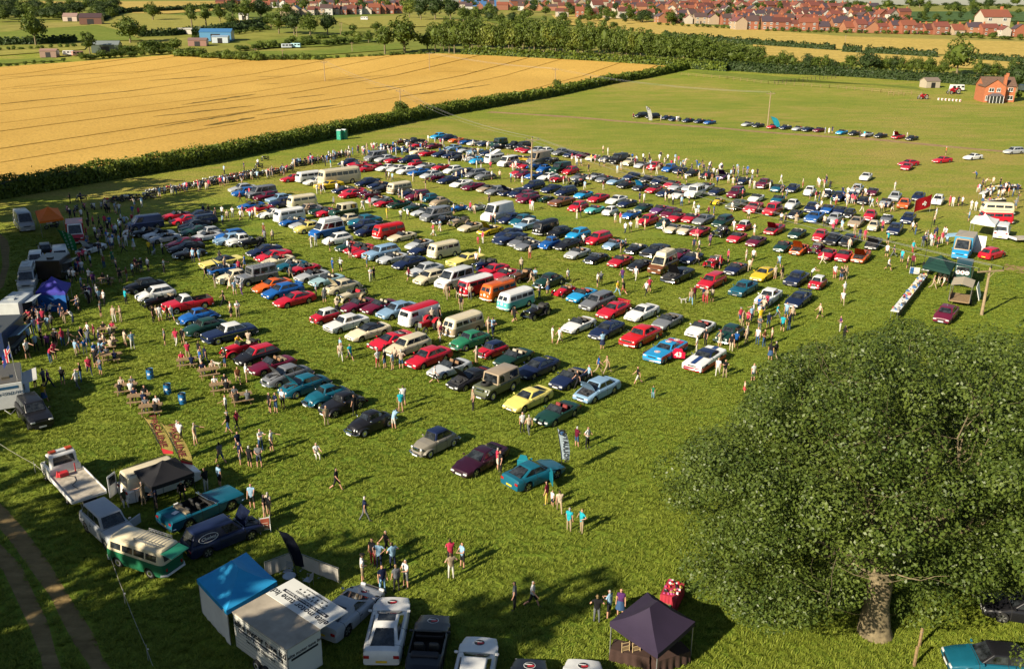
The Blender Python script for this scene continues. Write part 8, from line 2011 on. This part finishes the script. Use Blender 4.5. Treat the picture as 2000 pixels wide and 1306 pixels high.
o = empty('works_building', at(935, 13), R(4)); mb = MB(); mb.box((0, 0, 5), (40, 14, 10)); child(o, 'wall', mb.mesh('wall', mat('blue_clad', (.05, .14, .34), .5))); mb = MB(); mb.box((0, 0, 10.4), (41, 15, .8)); child(o, 'roof', mb.mesh('roof', STEEL)); mb = MB(); [mb.box((x_, -7.05, 6.5), (5, .1, 1.6)) for x_ in (-15, -7.5, 0, 7.5, 15)]; child(o, 'window', mb.mesh('window', GLASS)); tag(o, 'long blue works building in the middle of the distant town', 'factory')
for i in range(46):                                     # skyline trees
    x = 1180 + i * 18 + hr.uniform(-6, 6); p = at(x, 12 + (x - 1180) * .003)
    mass(TOWNT, x, 13.5 + max(0, (x - 1650)) * .004, hr.uniform(7, 13) if x < 1700 else hr.uniform(4, 9), hr.uniform(14, 24))
scatter('town_greenery', 'small dark trees among and behind the houses of the distant town', 'trees', TOWNT, [TP[3][1], TP[0][1], TP[1][1]])
tpx(1775, 15, 19, 20, 5, 'tall pine-like tree on the skyline, left of a pair'); tpx(1796, 15, 19, 22, 5, 'tall pine-like tree on the skyline, right of a pair')

# ------------------------------------------------------------------ people become objects, labels are written
def push_out(p):
    for v in VEH:
        d = p - v['p']
        if abs(d.x) > 6 or abs(d.y) > 6: continue
        f = Vector((math.cos(v['hd']), math.sin(v['hd']), 0)); n = Vector((-f.y, f.x, 0)); lo, la = d.dot(f), d.dot(n)
        a, b = v['L'] / 2 + .28 - abs(lo), v['W'] / 2 + .28 - abs(la)
        if a > 0 and b > 0: p = p + (f * a * (1 if lo > 0 else -1) if a < b else n * b * (1 if la > 0 else -1))
    return p
for d in PEOPLE:
    if d['pose'] != 'sit':
        for _ in range(3): d['p'] = push_out(d['p'])
PEOPLE.sort(key=lambda d: d['p'].length)
solo, rest = PEOPLE[:300], PEOPLE[300:]
print('people', len(PEOPLE))
# grass tufts near the viewer
def tufts():
    rng = np.random.default_rng(5)
    protos = []
    GM = leaf_mat('grass_blade', (0.12, 0.185, 0.017), (0.30, 0.335, 0.04), 0.7, 0.35)
    for k in range(4):
        n = 16; a = rng.uniform(0, 6.28, n); r_ = rng.uniform(0, .10, n); h_ = rng.uniform(.04, .10, n); ln = rng.uniform(.05, .15, n); w_ = .018
        V, F = [], []
        for i in range(n):
            b = np.array([math.cos(a[i]) * r_[i], math.sin(a[i]) * r_[i], -.01]); t = np.array([-math.sin(a[i]), math.cos(a[i]), 0]) * w_; tip = b + np.array([math.cos(a[i]) * ln[i], math.sin(a[i]) * ln[i], h_[i]])
            j = len(V); V += [b - t, b + t, tip + t * .3, tip - t * .3]; F.append([j, j + 1, j + 2, j + 3])
        protos.append(mesh_np('tuft', V, F, [GM]))
    N = 110000
    # even spread over the visible trapezoid of the field, thinning with distance
    u = rng.random(N); Y = 30 + 92 * u ** 1.25; X = (rng.random(N) * 2 - 1) * (Y * .60 + 12)
    keep = np.ones(N, dtype=bool)
    for line in RUTS:
        for a, b in zip(line, line[1:]):
            d = np.array([b.x - a.x, b.y - a.y]); L2 = (d ** 2).sum(); t = np.clip(((X - a.x) * d[0] + (Y - a.y) * d[1]) / L2, 0, 1); keep &= ((X - a.x - t * d[0]) ** 2 + (Y - a.y - t * d[1]) ** 2) > .3
    X, Y = X[keep], Y[keep]; N = len(X)
    base = bpy.data.meshes.new('grass'); base.from_pydata(np.stack([X, Y, np.zeros(N)], 1).tolist(), [], [])
    o = link('grass', base); tag(o, 'short meadow grass tufts covering the show field', 'grass', kind='stuff')
    coll = bpy.data.collections.new('tuft_kinds')
    for m in protos:
        q = bpy.data.objects.new('tuft', m); coll.objects.link(q)
    ng = bpy.data.node_groups.new('tufts', 'GeometryNodeTree'); ng.interface.new_socket('Geometry', in_out='INPUT', socket_type='NodeSocketGeometry'); ng.interface.new_socket('Geometry', in_out='OUTPUT', socket_type='NodeSocketGeometry')
    gi, go = ng.nodes.new('NodeGroupInput'), ng.nodes.new('NodeGroupOutput'); ci = ng.nodes.new('GeometryNodeCollectionInfo'); ci.inputs['Collection'].default_value = coll; ci.inputs['Separate Children'].default_value = True; ci.inputs['Reset Children'].default_value = True
    ip = ng.nodes.new('GeometryNodeInstanceOnPoints'); ip.inputs['Pick Instance'].default_value = True
    rv = ng.nodes.new('FunctionNodeRandomValue'); rv.data_type = 'FLOAT_VECTOR'; rv.inputs[0].default_value = (0, 0, 0); rv.inputs[1].default_value = (0, 0, 6.28)
    rs = ng.nodes.new('FunctionNodeRandomValue'); rs.data_type = 'FLOAT'; rs.inputs[2].default_value = .8; rs.inputs[3].default_value = 2.0
    L_ = ng.links.new; L_(gi.outputs[0], ip.inputs['Points']); L_(ci.outputs[0], ip.inputs['Instance']); L_(rv.outputs[0], ip.inputs['Rotation']); L_(rs.outputs[1], ip.inputs['Scale']); L_(ip.outputs[0], go.inputs[0])
    o.modifiers.new('tufts', 'NODES').node_group = ng
tufts()

used = {}
def uniq(cands, maxw=16):
    for c in cands:
        c = ' '.join(c.split())
        if len(c.split()) > maxw or len(c.split()) < 4: continue
        if c not in used: used[c] = 1; return c
    c = cands[-1]; return ' '.join(' '.join(c.split()).split()[:maxw])
for o in bpy.data.objects:
    if o.parent is None and o.get('label'): used[o['label']] = 1
def short(v):
    d = v['desc']; 
    for a, b in (('rounded classic saloon', 'classic saloon'), ('rounded beetle-shaped car', 'beetle-shaped car'), ('low wedge supercar', 'supercar'), ('small square mini car', 'mini car'), (' with its bonnet up', ''), (' with a rear wing', ''), ('American muscle coupe', 'muscle coupe'), ('tall round-roofed economy car', 'round-roofed car'), ('vintage open tourer', 'tourer'), ('modern small hatchback', 'small hatchback'), ('open-wheeled kit car', 'kit car'), (' with roof rack', ''), (' with a roof rack', ''), (' with its roof raised', ''), ('hot rod with open engine', 'hot rod')):
        d = d.replace(a, b)
    return d
zones = [(0, 72, 'near the front of the show'), (72, 92, 'in the front rows'), (92, 118, 'in the middle rows'), (118, 150, 'in the back rows'), (150, 215, 'in the farthest rows'), (215, 400, 'on the far green')]
def zone(p): return next((z for a, b, z in zones if a <= p.y < b), 'beyond the show')
for v in VEH:
    if v['label']: continue
    f = Vector((math.cos(v['hd']), math.sin(v['hd']), 0)); n = Vector((-f.y, f.x, 0)); lf = rt = bk = fr = None
    near = sorted((w for w in VEH if w is not v), key=lambda w: (w['p'] - v['p']).length)[:14]
    for w in near:
        d = w['p'] - v['p']; lo, la = d.dot(f), d.dot(n)
        if abs(lo) < 3.0 and 0 < la < 7 and rt is None: rt = w
        elif abs(lo) < 3.0 and -7 < la < 0 and lf is None: lf = w
        elif abs(la) < 2.5 and 0 < lo < 14 and fr is None: fr = w
        elif abs(la) < 2.5 and -14 < lo < 0 and bk is None: bk = w
    me = v['desc'] + (' with %s roof' % v['rn'] if v['rn'] and ' with ' not in v['desc'] and v['rn'] != v['desc'].split()[0] else '')
    c = []
    if lf and rt: c += ['%s between %s and %s' % (me, short(lf), short(rt))]
    for q, wd in ((lf, 'beside'), (rt, 'beside'), (fr, 'behind'), (bk, 'in front of')):
        if q: c.append('%s %s %s %s' % (me, wd, short(q), zone(v['p'])))
    if lf and rt: c += ['%s between %s and %s %s' % (short(v), short(lf), short(rt), zone(v['p']))]
    for q1, w1 in ((lf, 'beside'), (rt, 'beside')):
        for q2, w2 in ((fr, 'behind'), (bk, 'in front of')):
            if q1 and q2: c.append('%s %s %s and %s %s' % (short(v), w1, short(q1), w2, short(q2)))
    for q in near: c.append('%s a few steps from %s %s' % (short(v), short(q), zone(v['p'])))
    for q in near:
        for q2 in near[1:6]: c.append('%s near %s and %s' % (short(v), short(q), short(q2)))
    v['o']['label'] = uniq(c); v['label'] = v['o']['label']
    v['o']['category'] = {'car': short(v).split(' ', 1)[1] if False else v['o']['category']}.get(v['o']['category'], v['o']['category'])
CATS = (('convertible', 'convertible'), ('roadster', 'roadster'), ('estate', 'estate car'), ('hatchback', 'hatchback'), ('coupe', 'coupe'), ('saloon', 'saloon'), ('tourer', 'vintage car'), ('beetle', 'classic car'), ('mini car', 'mini car'), ('supercar', 'sports car'), ('off-road', 'off-roader'), ('kit car', 'kit car'), ('hot rod', 'hot rod'), ('economy', 'classic car'))
for v in VEH:
    if v['o'].get('category') == 'car':
        for a, b in CATS:
            if a in v['desc']: v['o']['category'] = b; break
marks = [(v['p'], 'the ' + short(v)) for v in VEH] + THINGS
MP = np.array([[m[0].x, m[0].y] for m in marks])
VERB = dict(stand='standing', hips='standing', fold='with folded arms', walk='walking', stroll='strolling', photo='taking a picture', point='reaching out', lean='bending forward', sit='sitting')
for d in solo:
    o = make_person(d); t = TOPC[d['top']][1]; bt = LEGN.get(d['bot'], 'dark')
    cl = '%s top and %s %s' % (t, bt, {'s': 'shorts', 't': 'trousers', 'k': 'skirt'}[d['b']])
    base = ('child' if d['s'] < .8 else 'person') + ' in ' + cl
    idx = np.argsort(((MP - np.array([d['p'].x, d['p'].y])) ** 2).sum(1))[:10]; nm = [marks[i][1] for i in idx]
    nm = [x if x.startswith(('the ', 'a ')) else 'the ' + x for x in nm]
    vb = VERB[d['pose']]
    sn = [' '.join(x.split()[:6]) if len(x.split()) > 6 else x for x in nm]
    c = ['%s %s by %s' % (base, vb, s) for s in sn[:2]] + ['%s by %s and %s' % (base, a, b) for a in sn[:3] for b in sn[1:6] if a != b] + ['%s %s near %s' % (base, vb, s) for s in sn[2:]] + ['%s near %s and %s' % (base, a, b) for a in sn for b in sn if a != b]
    tag(o, uniq(c), 'person', 'visitors at the car show')
# the small far visitors, told apart only as a crowd
if rest:
    V, F, MI = [], [], []; bm = bmesh.new(); mats = {}; ml = []
    crowd_m = [SKIN, mat('shoe', (.05, .045, .04), .7)]
    keyed = {}
    for d in rest:
        for kk in (('t', d['top']), ('l', d['bot']), ('h', tuple(d['hair']))):
            if kk not in keyed:
                c = TOPC[kk[1]][0] if kk[0] == 't' else (LEGC.get(kk[1], (.05,) * 3) if kk[0] == 'l' else kk[1])
                keyed[kk] = len(crowd_m); crowd_m.append(mat('crowd_%s_%s' % (kk[0], len(crowd_m)), c, .9))
    for d in rest:
        m = d['m']; n = len(m.vertices); co = np.empty(n * 3, dtype=np.float32); m.vertices.foreach_get('co', co); co = co.reshape(-1, 3) * d['s']
        c_, s_ = math.cos(d['hd']), math.sin(d['hd']); X = co[:, 0] * c_ - co[:, 1] * s_ + d['p'].x; Y = co[:, 0] * s_ + co[:, 1] * c_ + d['p'].y
        off = sum(len(v) for v in V); V.append(np.stack([X, Y, co[:, 2]], 1))
        mm = [0, keyed[('t', d['top'])], keyed[('l', d['bot'])], keyed[('h', tuple(d['hair']))], 1]
        for f in m.polygons: F.append([i + off for i in f.vertices]); MI.append(mm[f.material_index])
    me = bpy.data.meshes.new('crowd'); me.from_pydata(np.concatenate(V).tolist(), [], F)
    for m in crowd_m: me.materials.append(m)
    me.polygons.foreach_set('material_index', np.array(MI, dtype=np.int32)); me.polygons.foreach_set('use_smooth', np.ones(len(F), dtype=bool))
    tag(link('crowd', me), 'small far visitors among the back rows of cars', 'crowd', kind='stuff')
bn = {}
for o, p, c in BIKES:
    idx = np.argsort(((MP - np.array([p.x, p.y])) ** 2).sum(1))[:3]
    o['label'] = '%s motorcycle in the long row of bikes beside the hedge' % c if p.y > 140 else '%s motorcycle parked in the shade near the food stalls' % c
